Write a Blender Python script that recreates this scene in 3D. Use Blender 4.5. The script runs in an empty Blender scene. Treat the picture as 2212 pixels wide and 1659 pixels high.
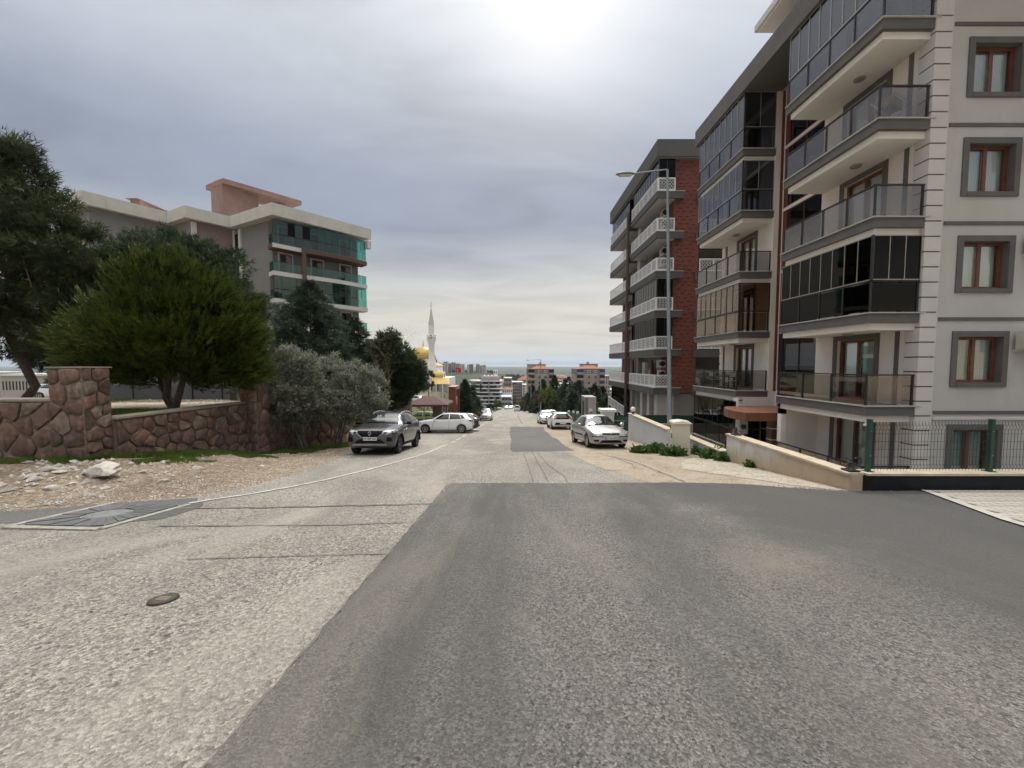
import bpy, bmesh, math, random
import numpy as np
from mathutils import Vector, Matrix
from mathutils.bvhtree import BVHTree

random.seed(7)
RNG = np.random.default_rng(7)
SC = bpy.context.scene
COL = SC.collection
R = math.radians

# ------------------------------------------------------------------ camera
EYE, PITCH = 1.65, R(2.974)
FD, CXD, CYD = 831.7, 1106.0, 829.5          # focal length / centre in the 2212 px wide reading of the photo
cam_d = bpy.data.cameras.new('camera')
cam_d.sensor_width = 36.0
cam_d.lens = 36.0 * FD / 2212.0
cam_d.clip_start, cam_d.clip_end = 0.05, 90000
cam = bpy.data.objects.new('camera', cam_d)
cam.location = (0, 0, EYE)
cam.rotation_euler = (math.pi / 2 - PITCH, 0, 0)
COL.objects.link(cam)
SC.camera = cam

# ------------------------------------------------------------------ sky
SUN_AZ, SUN_EL = R(6.1), R(43.0)              # to the right of +Y, above the horizon
world = bpy.data.worlds.new('World')
SC.world = world
world.use_nodes = True
wn, wl = world.node_tree.nodes, world.node_tree.links
wn.clear()
def wnode(t, **kw):
    n = wn.new(t)
    for k, v in kw.items():
        setattr(n, k, v)
    return n
def wmath(op, a, b=None, clamp=False):
    n = wn.new('ShaderNodeMath'); n.operation = op; n.use_clamp = clamp
    for i, q in enumerate((a, b)):
        if q is None: continue
        if isinstance(q, (int, float)): n.inputs[i].default_value = q
        else: wl.new(q, n.inputs[i])
    return n.outputs[0]
def wramp(fac, stops):
    n = wn.new('ShaderNodeValToRGB')
    while len(n.color_ramp.elements) < len(stops): n.color_ramp.elements.new(0.5)
    for e, (p, c) in zip(n.color_ramp.elements, stops):
        e.position = p
        e.color = (c, c, c, 1) if isinstance(c, (int, float)) else (*c, 1)
    wl.new(fac, n.inputs[0])
    return n.outputs[0]
w_out = wnode('ShaderNodeOutputWorld')
w_bg = wnode('ShaderNodeBackground')
w_bg.inputs['Strength'].default_value = 0.1
sky = wnode('ShaderNodeTexSky', sky_type='NISHITA', sun_disc=False)
sky.sun_elevation, sky.sun_rotation = SUN_EL, SUN_AZ
tc = wnode('ShaderNodeTexCoord')
sep = wnode('ShaderNodeSeparateXYZ'); wl.new(tc.outputs['Generated'], sep.inputs[0])
sx, sy, sz = sep.outputs
zc = wmath('MAXIMUM', sz, 0.0)
den = wmath('ADD', zc, 0.16)
comb = wnode('ShaderNodeCombineXYZ')
wl.new(wmath('DIVIDE', sx, den), comb.inputs[0]); wl.new(wmath('DIVIDE', sy, den), comb.inputs[1])
def wnoise(scale, detail, rough, offs, sc=(1, 1, 1), dist=0.0):
    m = wn.new('ShaderNodeMapping'); wl.new(comb.outputs[0], m.inputs[0])
    m.inputs['Location'].default_value = offs; m.inputs['Scale'].default_value = sc
    n = wn.new('ShaderNodeTexNoise'); wl.new(m.outputs[0], n.inputs['Vector'])
    n.inputs['Scale'].default_value = scale; n.inputs['Detail'].default_value = detail
    n.inputs['Roughness'].default_value = rough; n.inputs['Distortion'].default_value = dist
    return n.outputs['Fac']
n_big = wnoise(0.75, 3.0, 0.5, (3.1, 1.4, 0), (0.55, 1.0, 1), 0.3)
n_mid = wnoise(2.3, 6.0, 0.55, (0.7, 5.2, 0), (0.45, 1.0, 1), 0.6)
# overcast layer: brightness by height above the horizon (brighter overhead), broken up by cloud noise
zn = wmath('ADD', zc, wmath('MULTIPLY', wmath('SUBTRACT', n_big, 0.5), 0.16))
lum = wramp(zn, [(0.0, (3.4, 3.2, 2.75)), (0.09, (3.65, 3.3, 2.7)), (0.20, (3.3, 3.2, 3.0)), (0.31, (1.62, 1.78, 2.15)),
                 (0.40, (1.75, 1.93, 2.35)), (0.52, (2.75, 2.95, 3.3)), (0.68, (4.1, 4.25, 4.4)), (1.0, (22, 21.2, 19.6))])
brk = wramp(n_mid, [(0.25, 0.74), (0.5, 1.0), (0.75, 1.18)])
mulc = wnode('ShaderNodeMix', data_type='RGBA', blend_type='MULTIPLY'); mulc.inputs[0].default_value = 1.0
wl.new(lum, mulc.inputs[6]); wl.new(brk, mulc.inputs[7])
mixs = wnode('ShaderNodeMix', data_type='RGBA'); mixs.inputs[0].default_value = 0.93
wl.new(sky.outputs[0], mixs.inputs[6]); wl.new(mulc.outputs[2], mixs.inputs[7])
# the sun seen through thin cloud
sd = Vector((math.sin(SUN_AZ) * math.cos(SUN_EL), math.cos(SUN_AZ) * math.cos(SUN_EL), math.sin(SUN_EL)))
dot = wnode('ShaderNodeVectorMath', operation='DOT_PRODUCT')
wl.new(tc.outputs['Generated'], dot.inputs[0]); dot.inputs[1].default_value = sd
dd = wmath('MAXIMUM', dot.outputs['Value'], 0.0)
glow = wmath('ADD', wmath('MULTIPLY', wmath('POWER', dd, 900.0), 3.0), wmath('MULTIPLY', wmath('POWER', dd, 80.0), 1.0))
gcol = wnode('ShaderNodeMix', data_type='RGBA', blend_type='ADD'); gcol.inputs[0].default_value = 1.0
gl = wnode('ShaderNodeCombineColor')
for i, k in enumerate((1.0, 0.98, 0.90)): wl.new(wmath('MULTIPLY', glow, k), gl.inputs[i])
wl.new(mixs.outputs[2], gcol.inputs[6]); wl.new(gl.outputs[0], gcol.inputs[7])
wl.new(gcol.outputs[2], w_bg.inputs['Color'])
wl.new(w_bg.outputs[0], w_out.inputs['Surface'])

# ------------------------------------------------------------------ sun, exposure
sun_d = bpy.data.lights.new('sun', 'SUN')
sun_d.energy, sun_d.angle, sun_d.color = 1.4, R(14), (1.0, 0.95, 0.87)
sun = bpy.data.objects.new('sun', sun_d)
sun.rotation_euler = (-sd).to_track_quat('-Z', 'Y').to_euler()
sun.location = (20, 60, 80)
COL.objects.link(sun)
vs = SC.view_settings
vs.view_transform, vs.look, vs.exposure, vs.gamma = 'Standard', 'None', 0.85, 1.0
SC.cycles.max_bounces = 8
SC.cycles.transparent_max_bounces = 24
SC.cycles.use_denoising = True

# ------------------------------------------------------------------ reading the photo: rays, ground
def lerp(a, b, t): return a + (b - a) * t
def sstep(a, b, t):
    t = min(1.0, max(0.0, (t - a) / (b - a)))
    return t * t * (3 - 2 * t)
def interp(pts, t):
    if t <= pts[0][0]:
        return pts[0][1] + (t - pts[0][0]) * (pts[1][1] - pts[0][1]) / (pts[1][0] - pts[0][0]) if t < 0 else pts[0][1]
    for (a, va), (b, vb) in zip(pts, pts[1:]):
        if t <= b:
            return lerp(va, vb, (t - a) / (b - a))
    return pts[-1][1]
ROADZ = [(0, 0), (30, -3.6), (330, -34.95), (1000, -57), (2500, -78), (4500, -88), (14000, -91), (15000, -130), (60000, -130)]
def road_z(y):
    return -0.12 * y if y < 30 else interp(ROADZ, y)
LEFTZ = [(8, 0.12), (14.5, 0.12), (30, -1.15), (60, -3.6), (110, -6.2), (170, -14), (260, -27), (330, -34.95)]
def left_z(y):
    return interp(LEFTZ, max(8, y))
def ray(xd, yd):
    r, u = (xd - CXD) / FD, (CYD - yd) / FD
    return Vector((r, math.cos(PITCH) + u * math.sin(PITCH), -math.sin(PITCH) + u * math.cos(PITCH)))
def P(xd, yd, Y):
    d = ray(xd, yd); return Vector((0, 0, EYE)) + d * (Y / d.y)
def G(xd, yd, h=0.0):
    d = ray(xd, yd); d = d / d.y
    lo, hi = 0.3, 400.0
    for _ in range(60):
        m = (lo + hi) / 2
        if EYE + d.z * m > road_z(m) + h: lo = m
        else: hi = m
    return Vector((d.x * lo, lo, EYE + d.z * lo))

# ------------------------------------------------------------------ mesh helpers
class MB:
    def __init__(s): s.v, s.f, s.mi = [], [], []
    def add(s, vs, fs, m=0):
        b = len(s.v); s.v += [tuple(p) for p in vs]
        for f in fs: s.f.append([i + b for i in f]); s.mi.append(m)
        return s
    def box(s, x0, x1, y0, y1, z0, z1, m=0):
        return s.add([(x0,y0,z0),(x1,y0,z0),(x1,y1,z0),(x0,y1,z0),(x0,y0,z1),(x1,y0,z1),(x1,y1,z1),(x0,y1,z1)],
                     [(0,3,2,1),(4,5,6,7),(0,1,5,4),(1,2,6,5),(2,3,7,6),(3,0,4,7)], m)
    def prism(s, poly, z0, z1, m=0):
        n = len(poly)
        a = sum(poly[i][0]*poly[(i+1)%n][1]-poly[(i+1)%n][0]*poly[i][1] for i in range(n))
        if a < 0: poly = poly[::-1]
        zz0 = z0 if callable(z0) else (lambda x, y: z0)
        zz1 = z1 if callable(z1) else (lambda x, y: z1)
        vs = [(x, y, zz0(x, y)) for x, y in poly] + [(x, y, zz1(x, y)) for x, y in poly]
        return s.add(vs, [tuple(range(n))[::-1], tuple(range(n, 2*n))] + [(i,(i+1)%n,n+(i+1)%n,n+i) for i in range(n)], m)
    def obox(s, a, b, half, z0, z1, m=0):
        """box along the plan segment a-b, half = half thickness"""
        d = Vector((b[0]-a[0], b[1]-a[1])).normalized(); nx, ny = -d.y*half, d.x*half
        return s.prism([(a[0]+nx,a[1]+ny),(a[0]-nx,a[1]-ny),(b[0]-nx,b[1]-ny),(b[0]+nx,b[1]+ny)], z0, z1, m)
    def tube(s, pts, r, n=8, m=0):
        pts = [Vector(p) for p in pts]; rs = r if isinstance(r, (list, tuple)) else [r]*len(pts)
        vs, fs = [], []
        up = None
        for i, p in enumerate(pts):
            d = (pts[min(i+1, len(pts)-1)] - pts[max(i-1, 0)]).normalized()
            if up is None: up = d.orthogonal().normalized()
            up = (up - d * up.dot(d))
            up = up.normalized() if up.length > 1e-6 else d.orthogonal().normalized()
            w = d.cross(up)
            for k in range(n):
                t = 2*math.pi*k/n
                vs.append(p + (up*math.cos(t) + w*math.sin(t))*rs[i])
        for i in range(len(pts)-1):
            for k in range(n):
                k2 = (k+1) % n
                fs.append((i*n+k, i*n+k2, (i+1)*n+k2, (i+1)*n+k))
        fs.append(tuple(range(n))[::-1]); fs.append(tuple((len(pts)-1)*n+k for k in range(n)))
        return s.add(vs, fs, m)
    def lathe(s, prof, n=16, c=(0,0,0), axis='z', m=0, cap=True):
        vs, fs = [], []
        for (r, h) in prof:
            for k in range(n):
                t = 2*math.pi*k/n; a, b = r*math.cos(t), r*math.sin(t)
                q = (a, b, h) if axis == 'z' else ((a, h, -b) if axis == 'y' else (h, a, b))
                vs.append((q[0]+c[0], q[1]+c[1], q[2]+c[2]))
        for i in range(len(prof)-1):
            for k in range(n):
                k2 = (k+1) % n
                fs.append((i*n+k, i*n+k2, (i+1)*n+k2, (i+1)*n+k))
        if cap and prof[0][0] > 1e-6: fs.append(tuple(range(n))[::-1])
        if cap and prof[-1][0] > 1e-6: fs.append(tuple((len(prof)-1)*n+k for k in range(n)))
        return s.add(vs, fs, m)
    def quad(s, a, b, c, d, m=0): return s.add([a,b,c,d], [(0,1,2,3)], m)
    def mesh(s, name, mats, smooth=0):
        me = bpy.data.meshes.new(name)
        me.from_pydata(s.v, [], s.f)
        for mt in (mats if isinstance(mats, (list, tuple)) else [mats]): me.materials.append(mt)
        if any(s.mi): me.polygons.foreach_set('material_index', s.mi)
        if smooth:
            me.polygons.foreach_set('use_smooth', [True]*len(me.polygons))
            me.set_sharp_from_angle(angle=R(smooth))
        me.update()
        return me
    def build(s, name, mats, parent=None, smooth=0):
        return link(name, s.mesh(name, mats, smooth), parent)
IDENT = Matrix.Identity(4)
def link(name, me, parent=None, loc=None, rz=0.0):
    """meshes are in world coordinates unless the parent is marked local"""
    o = bpy.data.objects.new(name, me)
    COL.objects.link(o)
    if loc is not None: o.location = loc
    if rz: o.rotation_euler = (0, 0, rz)
    if parent is not None:
        o.parent = parent
        if not parent.get('_local'):
            o.matrix_parent_inverse = Matrix.Translation(-Vector(parent.location))
        else:
            o['_local'] = 1
    return o
def thing(name, label, cat, loc=(0, 0, 0), group=None, local=False, rot=None):
    o = bpy.data.objects.new(name, None)
    o.empty_display_size = 0.3
    COL.objects.link(o)
    o.location = loc
    if rot is not None: o.rotation_euler = rot
    if local: o['_local'] = 1
    return tag(o, label, cat, group)
def tag(o, label, cat, group=None):
    o['label'], o['category'] = label, cat
    if group: o['group'] = group
    return o
def struct(o): o['kind'] = 'structure'; return o
def stuff(o): o['kind'] = 'stuff'; return o
def copy_tree(o, parent=None):
    c = o.copy(); COL.objects.link(c)
    if parent is not None: c.parent = parent
    for ch in o.children: copy_tree(ch, c)
    return c
def text_mesh(txt, size, mat, name='lettering', bold=0.0, extrude=0.0):
    cu = bpy.data.curves.new(name, 'FONT'); cu.body = txt; cu.size = size
    cu.align_x, cu.align_y = 'CENTER', 'CENTER'; cu.offset = bold; cu.extrude = extrude
    t = bpy.data.objects.new(name, cu); COL.objects.link(t)
    dg = bpy.context.evaluated_depsgraph_get(); dg.update()
    me = bpy.data.meshes.new_from_object(t.evaluated_get(dg))
    bpy.data.objects.remove(t); bpy.data.curves.remove(cu)
    me.materials.clear(); me.materials.append(mat)
    return me
def wallgrid(mb, o, u, n, u0, u1, z0, z1, holes=(), depth=0.0, m=0, mr=None):
    """wall face in the plane through o spanned by u (plan direction) and z, outward normal n, with openings and reveals"""
    o, u, n = Vector(o), Vector(u), Vector(n)
    us = sorted({u0, u1, *[h[0] for h in holes], *[h[1] for h in holes]})
    zs = sorted({z0, z1, *[h[2] for h in holes], *[h[3] for h in holes]})
    us = [a for a in us if u0 <= a <= u1]; zs = [a for a in zs if z0 <= a <= z1]
    flip = u.cross(Vector((0,0,1))).dot(n) < 0
    def pt(a, z, d=0): return Vector((o.x + u.x*a - n.x*d, o.y + u.y*a - n.y*d, z))
    def q(a, b, c, d, mm):
        mb.quad(*((a, b, c, d) if not flip else (d, c, b, a)), m=mm)
    for a, b in zip(us, us[1:]):
        for c, d in zip(zs, zs[1:]):
            if any(h[0]-1e-6 <= a and b <= h[1]+1e-6 and h[2]-1e-6 <= c and d <= h[3]+1e-6 for h in holes): continue
            q(pt(a, c), pt(b, c), pt(b, d), pt(a, d), m)
    for h in holes:
        a, b, c, d = h[:4]; k = m if mr is None else mr
        q(pt(a, c), pt(a, d), pt(a, d, depth), pt(a, c, depth), k)
        q(pt(b, c, depth), pt(b, d, depth), pt(b, d), pt(b, c), k)
        q(pt(a, c, depth), pt(b, c, depth), pt(b, c), pt(a, c), k)
        q(pt(a, d), pt(b, d), pt(b, d, depth), pt(a, d, depth), k)
PANES = {}
def pane(parent, c, w, h, mat, ang=0.0, t=0.012, name='pane'):
    """one flat pane, centre c, w wide along plan angle ang, h tall; alike panes share mesh data"""
    k = (round(w, 3), round(h, 3), round(t, 3), mat.name, name)
    if k not in PANES:
        PANES[k] = MB().box(-w/2, w/2, -t/2, t/2, -h/2, h/2).mesh(name, mat)
    return link(name, PANES[k], parent, c, ang)

# ------------------------------------------------------------------ materials
def newmat(name):
    m = bpy.data.materials.new(name); m.use_nodes = True
    nt = m.node_tree; b = nt.nodes['Principled BSDF']
    return m, nt, b
def vec(nt, scale=1.0, kind='Object', stretch=None):
    t = nt.nodes.new('ShaderNodeTexCoord')
    mp = nt.nodes.new('ShaderNodeMapping'); nt.links.new(t.outputs[kind], mp.inputs[0])
    mp.inputs['Scale'].default_value = stretch or (scale, scale, scale)
    return mp.outputs[0]
def noise(nt, v, scale, detail=4, rough=0.55, dist=0.0):
    n = nt.nodes.new('ShaderNodeTexNoise'); nt.links.new(v, n.inputs['Vector'])
    n.inputs['Scale'].default_value = scale; n.inputs['Detail'].default_value = detail
    n.inputs['Roughness'].default_value = rough; n.inputs['Distortion'].default_value = dist
    return n.outputs['Fac']
def voro(nt, v, scale, feature='F1', out='Distance', rnd=1.0):
    n = nt.nodes.new('ShaderNodeTexVoronoi'); nt.links.new(v, n.inputs['Vector']); n.feature = feature
    n.inputs['Scale'].default_value = scale; n.inputs['Randomness'].default_value = rnd
    return n.outputs[out]
def ramp(nt, f, stops):
    n = nt.nodes.new('ShaderNodeValToRGB')
    while len(n.color_ramp.elements) < len(stops): n.color_ramp.elements.new(0.5)
    for e, (p, c) in zip(n.color_ramp.elements, stops):
        e.position = p; e.color = (c, c, c, 1) if isinstance(c, (int, float)) else (*c, 1)
    nt.links.new(f, n.inputs[0])
    return n.outputs[0]
def mix(nt, f, a, b, blend='MIX'):
    n = nt.nodes.new('ShaderNodeMix'); n.data_type = 'RGBA'; n.blend_type = blend
    for i, q in ((0, f), (6, a), (7, b)):
        if isinstance(q, (int, float)): n.inputs[i].default_value = q if i == 0 else (q, q, q, 1)
        elif isinstance(q, tuple): n.inputs[i].default_value = (*q, 1)
        else: nt.links.new(q, n.inputs[i])
    return n.outputs[2]
def bump(nt, b, h, strength, dist=0.02):
    n = nt.nodes.new('ShaderNodeBump'); n.inputs['Strength'].default_value = strength
    n.inputs['Distance'].default_value = dist
    nt.links.new(h, n.inputs['Height']); nt.links.new(n.outputs[0], b.inputs['Normal'])
def M(name, col, rough=0.6, metal=0.0, var=0.12, vs=3.0, bmp=0.0, bs=60.0, spec=0.5, coat=0.0, stain=None):
    """plain surface with a little mottling, optional fine relief and stains"""
    m, nt, b = newmat(name)
    v = vec(nt)
    c = mix(nt, ramp(nt, noise(nt, v, vs, 5), [(0.3, 0.0), (0.7, 1.0)]),
            tuple(k*(1-var) for k in col), tuple(min(1, k*(1+var)) for k in col))
    if stain:
        sc, amt, lo, hi = stain
        f = ramp(nt, noise(nt, vec(nt, stretch=(1, 1, 0.35)), vs*0.8, 6, 0.65), [(lo, 0.0), (hi, amt)])
        c = mix(nt, f, c, sc)
    nt.links.new(c, b.inputs['Base Color'])
    b.inputs['Roughness'].default_value = rough; b.inputs['Metallic'].default_value = metal
    b.inputs['Specular IOR Level'].default_value = spec; b.inputs['Coat Weight'].default_value = coat
    if bmp: bump(nt, b, noise(nt, v, bs, 3), bmp, 0.01)
    return m
def glass(name, tint, refl=0.12, rough=0.02, dens=0.85):
    """tinted sheet: see-through tint plus a mirror coat that grows at grazing angles"""
    m = bpy.data.materials.new(name); m.use_nodes = True
    nt = m.node_tree; nt.nodes.clear()
    out = nt.nodes.new('ShaderNodeOutputMaterial')
    tr = nt.nodes.new('ShaderNodeBsdfTransparent'); tr.inputs[0].default_value = (*tint, 1)
    gl = nt.nodes.new('ShaderNodeBsdfGlossy'); gl.inputs['Roughness'].default_value = rough
    gl.inputs['Color'].default_value = (0.92, 0.88, 0.84, 1)
    lw = nt.nodes.new('ShaderNodeLayerWeight'); lw.inputs[0].default_value = 0.35
    v = vec(nt, 1.0)
    wv = nt.nodes.new('ShaderNodeBump'); wv.inputs['Strength'].default_value = 0.05; wv.inputs['Distance'].default_value = 0.02
    nt.links.new(noise(nt, v, 1.3, 2), wv.inputs['Height']); nt.links.new(wv.outputs[0], gl.inputs['Normal'])
    f = nt.nodes.new('ShaderNodeMath'); f.operation = 'MULTIPLY_ADD'; f.use_clamp = True
    nt.links.new(lw.outputs['Fresnel'], f.inputs[0]); f.inputs[1].default_value = 0.42; f.inputs[2].default_value = refl*.6
    mx = nt.nodes.new('ShaderNodeMixShader')
    nt.links.new(f.outputs[0], mx.inputs[0]); nt.links.new(tr.outputs[0], mx.inputs[1]); nt.links.new(gl.outputs[0], mx.inputs[2])
    nt.links.new(mx.outputs[0], out.inputs['Surface'])
    return m
def foliage(name, dark, light, scale=1.4, trans=0.25, rough=0.6):
    m, nt, b = newmat(name)
    v = vec(nt)
    f = ramp(nt, noise(nt, v, scale, 5, 0.65), [(0.34, 0.0), (0.66, 1.0)])
    nt.links.new(mix(nt, f, dark, light), b.inputs['Base Color'])
    b.inputs['Roughness'].default_value = rough; b.inputs['Specular IOR Level'].default_value = 0.25
    tl = nt.nodes.new('ShaderNodeBsdfTranslucent')
    nt.links.new(mix(nt, f, dark, light), tl.inputs[0])
    mx = nt.nodes.new('ShaderNodeMixShader'); mx.inputs[0].default_value = trans
    out = nt.nodes['Material Output']
    nt.links.new(b.outputs[0], mx.inputs[1]); nt.links.new(tl.outputs[0], mx.inputs[2]); nt.links.new(mx.outputs[0], out.inputs['Surface'])
    return m

def asphalt(name, base, spread, grain, warm, holes, stone=0.5, bump_s=0.6, streak=None, dust=None):
    m, nt, b = newmat(name)
    v = vec(nt)
    big = noise(nt, v, 0.35, 5, 0.6); med = noise(nt, v, 2.2, 5, 0.6)
    cell = voro(nt, v, grain, 'F1', 'Color'); edge = voro(nt, v, grain, 'F1', 'Distance')
    fine = noise(nt, v, grain*2.2, 3, 0.6)
    c = mix(nt, ramp(nt, big, [(0.3, 0.0), (0.7, 1.0)]), tuple(k*(1-spread) for k in base), tuple(k*(1+spread) for k in base))
    c = mix(nt, ramp(nt, med, [(0.42, 0.0), (0.75, 0.5)]), c, warm)
    c = mix(nt, stone, c, ramp(nt, cell, [(0.0, 0.22), (0.5, 0.9), (1.0, 1.8)]), 'MULTIPLY')
    c = mix(nt, 1.0, c, ramp(nt, fine, [(0.3, 0.45), (0.5, 1.0), (0.7, 1.5)]), 'MULTIPLY')
    pit = ramp(nt, noise(nt, v, grain*0.45, 2, 0.5), [(0.30, holes), (0.40, 1.0)])
    c = mix(nt, 1.0, c, pit, 'MULTIPLY')
    if streak:
        sv = vec(nt, stretch=streak[0])
        f = ramp(nt, noise(nt, sv, 1.0, 5, 0.6, 0.4), [(0.48, 0.0), (0.68, streak[2])])
        c = mix(nt, f, c, streak[1])
    if dust:
        f = ramp(nt, noise(nt, vec(nt, stretch=(0.5, 0.16, 1)), 1.3, 6, 0.62, 0.5), [(0.50, 0.0), (0.72, 0.8)])
        c = mix(nt, f, c, dust)
        if name.startswith('fresh'):
            xx = nt.nodes.new('ShaderNodeSeparateXYZ'); nt.links.new(v, xx.inputs[0])
            ax_ = nt.nodes.new('ShaderNodeMath'); ax_.operation = 'MULTIPLY_ADD'; nt.links.new(xx.outputs[1], ax_.inputs[0]); ax_.inputs[1].default_value = 0.35; nt.links.new(xx.outputs[0], ax_.inputs[2])
            wob = nt.nodes.new('ShaderNodeMath'); wob.operation = 'MULTIPLY_ADD'; nt.links.new(noise(nt, v, 0.9, 5, 0.65), wob.inputs[0]); wob.inputs[1].default_value = 4.0; nt.links.new(ax_.outputs[0], wob.inputs[2])
            rg = nt.nodes.new('ShaderNodeMapRange'); rg.inputs[1].default_value = 6.3; rg.inputs[2].default_value = 8.2; rg.inputs[4].default_value = 0.85; nt.links.new(wob.outputs[0], rg.inputs[0])
            c = mix(nt, rg.outputs[0], c, (0.085, 0.083, 0.082))
        spot = ramp(nt, noise(nt, v, 1.1, 6, 0.75), [(0.66, 0.0), (0.74, 0.45)])
        c = mix(nt, spot, c, tuple(k*0.55 for k in base))
    nt.links.new(c, b.inputs['Base Color'])
    b.inputs['Roughness'].default_value = 0.85; b.inputs['Specular IOR Level'].default_value = 0.3
    h = nt.nodes.new('ShaderNodeMath'); h.operation = 'ADD'
    nt.links.new(edge, h.inputs[0]); nt.links.new(fine, h.inputs[1])
    bump(nt, b, h.outputs[0], bump_s, 0.012)
    return m
OLD_ASPHALT = asphalt('worn pale asphalt', (0.275, 0.257, 0.230), 0.22, 48, (0.325, 0.295, 0.245), 0.35, 0.8, 1.0,
                      ((0.9, 0.10, 1), (0.185, 0.175, 0.16), 0.65), (0.36, 0.335, 0.295))
NEW_ASPHALT = asphalt('fresh dark asphalt', (0.158, 0.151, 0.142), 0.22, 66, (0.175, 0.163, 0.138), 0.5, 0.75, 0.9,
                      ((0.85, 0.07, 1), (0.085, 0.083, 0.080), 0.85), (0.225, 0.207, 0.175))
MID_ASPHALT = asphalt('dark repair asphalt', (0.125, 0.123, 0.122), 0.18, 85, (0.14, 0.135, 0.125), 0.6, 0.5, 0.7)
def sand(name, c1, c2, c3, grain=26, bump_s=0.8):
    m, nt, b = newmat(name)
    v = vec(nt)
    c = mix(nt, ramp(nt, noise(nt, v, 0.55, 6, 0.65), [(0.35, 0.0), (0.65, 1.0)]), c1, c2)
    c = mix(nt, ramp(nt, noise(nt, v, 1.7, 6, 0.7), [(0.52, 0.0), (0.7, 0.85)]), c, c3)
    c = mix(nt, 0.55, c, ramp(nt, voro(nt, v, grain, 'F1', 'Color'), [(0.0, 0.5), (0.6, 1.0), (1.0, 1.6)]), 'MULTIPLY')
    c = mix(nt, 1.0, c, ramp(nt, noise(nt, v, grain*2, 4, 0.7), [(0.3, 0.6), (0.5, 1.0), (0.72, 1.3)]), 'MULTIPLY')
    nt.links.new(c, b.inputs['Base Color'])
    b.inputs['Roughness'].default_value = 0.95; b.inputs['Specular IOR Level'].default_value = 0.15
    bump(nt, b, noise(nt, v, grain*0.8, 5, 0.7), bump_s, 0.03)
    return m
APRON = sand('sandy worn concrete', (0.32, 0.265, 0.20), (0.375, 0.33, 0.27), (0.215, 0.165, 0.122), 34, 0.6)
DIRT = sand('stony dirt', (0.27, 0.215, 0.165), (0.33, 0.27, 0.205), (0.20, 0.155, 0.12), 16, 1.0)
CONCRETE_VERGE = sand('pale rough concrete', (0.40, 0.36, 0.29), (0.46, 0.42, 0.35), (0.29, 0.245, 0.19), 24, 0.9)
GARDEN = sand('sandy garden soil', (0.40, 0.33, 0.25), (0.47, 0.40, 0.31), (0.24, 0.22, 0.14), 10, 1.0)

# far terrain: dirt close by, scrub and fields farther away
TERRAIN, nt, b = newmat('terrain')
v = vec(nt)
c = mix(nt, ramp(nt, noise(nt, v, 0.5, 6, 0.65), [(0.35, 0.0), (0.65, 1.0)]), (0.235, 0.185, 0.14), (0.31, 0.255, 0.195))
c = mix(nt, ramp(nt, noise(nt, v, 1.9, 6, 0.7), [(0.50, 0.0), (0.70, 0.8)]), c, (0.16, 0.125, 0.098))
c = mix(nt, 0.75, c, ramp(nt, voro(nt, v, 22, 'F1', 'Color'), [(0.0, 0.35), (0.6, 1.0), (1.0, 1.9)]), 'MULTIPLY')
c = mix(nt, 1.0, c, ramp(nt, noise(nt, v, 46, 4, 0.7), [(0.3, 0.55), (0.5, 1.0), (0.72, 1.4)]), 'MULTIPLY')
fld = mix(nt, ramp(nt, voro(nt, v, 0.004, 'F1', 'Color'), [(0.2, 0.0), (0.8, 1.0)]), (0.045, 0.058, 0.040), (0.115, 0.118, 0.085))
fld = mix(nt, ramp(nt, noise(nt, v, 0.012, 6, 0.7), [(0.45, 0.0), (0.62, 0.8)]), fld, (0.034, 0.048, 0.028))
sepn = nt.nodes.new('ShaderNodeSeparateXYZ'); tcn = nt.nodes.new('ShaderNodeTexCoord')
nt.links.new(tcn.outputs['Object'], sepn.inputs[0])
mr = nt.nodes.new('ShaderNodeMapRange'); mr.inputs[1].default_value = 45; mr.inputs[2].default_value = 130
nt.links.new(sepn.outputs[1], mr.inputs[0])
nt.links.new(mix(nt, mr.outputs[0], c, fld), b.inputs['Base Color'])
b.inputs['Roughness'].default_value = 0.95; b.inputs['Specular IOR Level'].default_value = 0.1
bump(nt, b, noise(nt, v, 14, 6, 0.75), 1.0, 0.05)

PAINT_LINE = M('worn road paint', (0.46, 0.445, 0.41), 0.8, var=0.25, vs=9, bmp=0.5, stain=((0.25, 0.235, 0.21), 0.75, 0.48, 0.66))
CRACK = M('tar seam', (0.135, 0.128, 0.118), 0.9, var=0.3, vs=12)
CREAM = M('cream render', (0.78, 0.725, 0.67), 0.85, var=0.05, vs=1.2, bmp=0.35, bs=120, stain=((0.50, 0.46, 0.41), 0.35, 0.55, 0.8))
GREIGE = M('grey beige render', (0.50, 0.482, 0.46), 0.88, var=0.05, vs=1.0, bmp=0.5, bs=120, stain=((0.33, 0.315, 0.30), 0.4, 0.55, 0.8))
QUOIN = M('pale quoin render', (0.60, 0.572, 0.547), 0.85, var=0.06, vs=1.5, bmp=0.4, bs=120)
SOFFIT = M('white soffit paint', (0.82, 0.775, 0.72), 0.85, var=0.04, vs=1.0, bmp=0.2, bs=90, stain=((0.55, 0.48, 0.40), 0.4, 0.56, 0.8))
DARKTRIM = M('dark grey render', (0.12, 0.112, 0.108), 0.8, var=0.12, vs=2.0, bmp=0.3, bs=120, stain=((0.30, 0.285, 0.27), 0.5, 0.66, 0.78))
CAPSTONE = M('pale sill stone', (0.44, 0.42, 0.39), 0.6, var=0.1, vs=3)
MULLION = M('aluminium profile', (0.50, 0.48, 0.45), 0.4, 0.6, var=0.05)
BRONZE = M('dark bronze profile', (0.045, 0.038, 0.034), 0.4, 0.5, var=0.1)
WOODFRAME = M('red brown window frame', (0.145, 0.046, 0.022), 0.45, var=0.25, vs=6)
CURTAIN, nt, b = newmat('net curtain')
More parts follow.
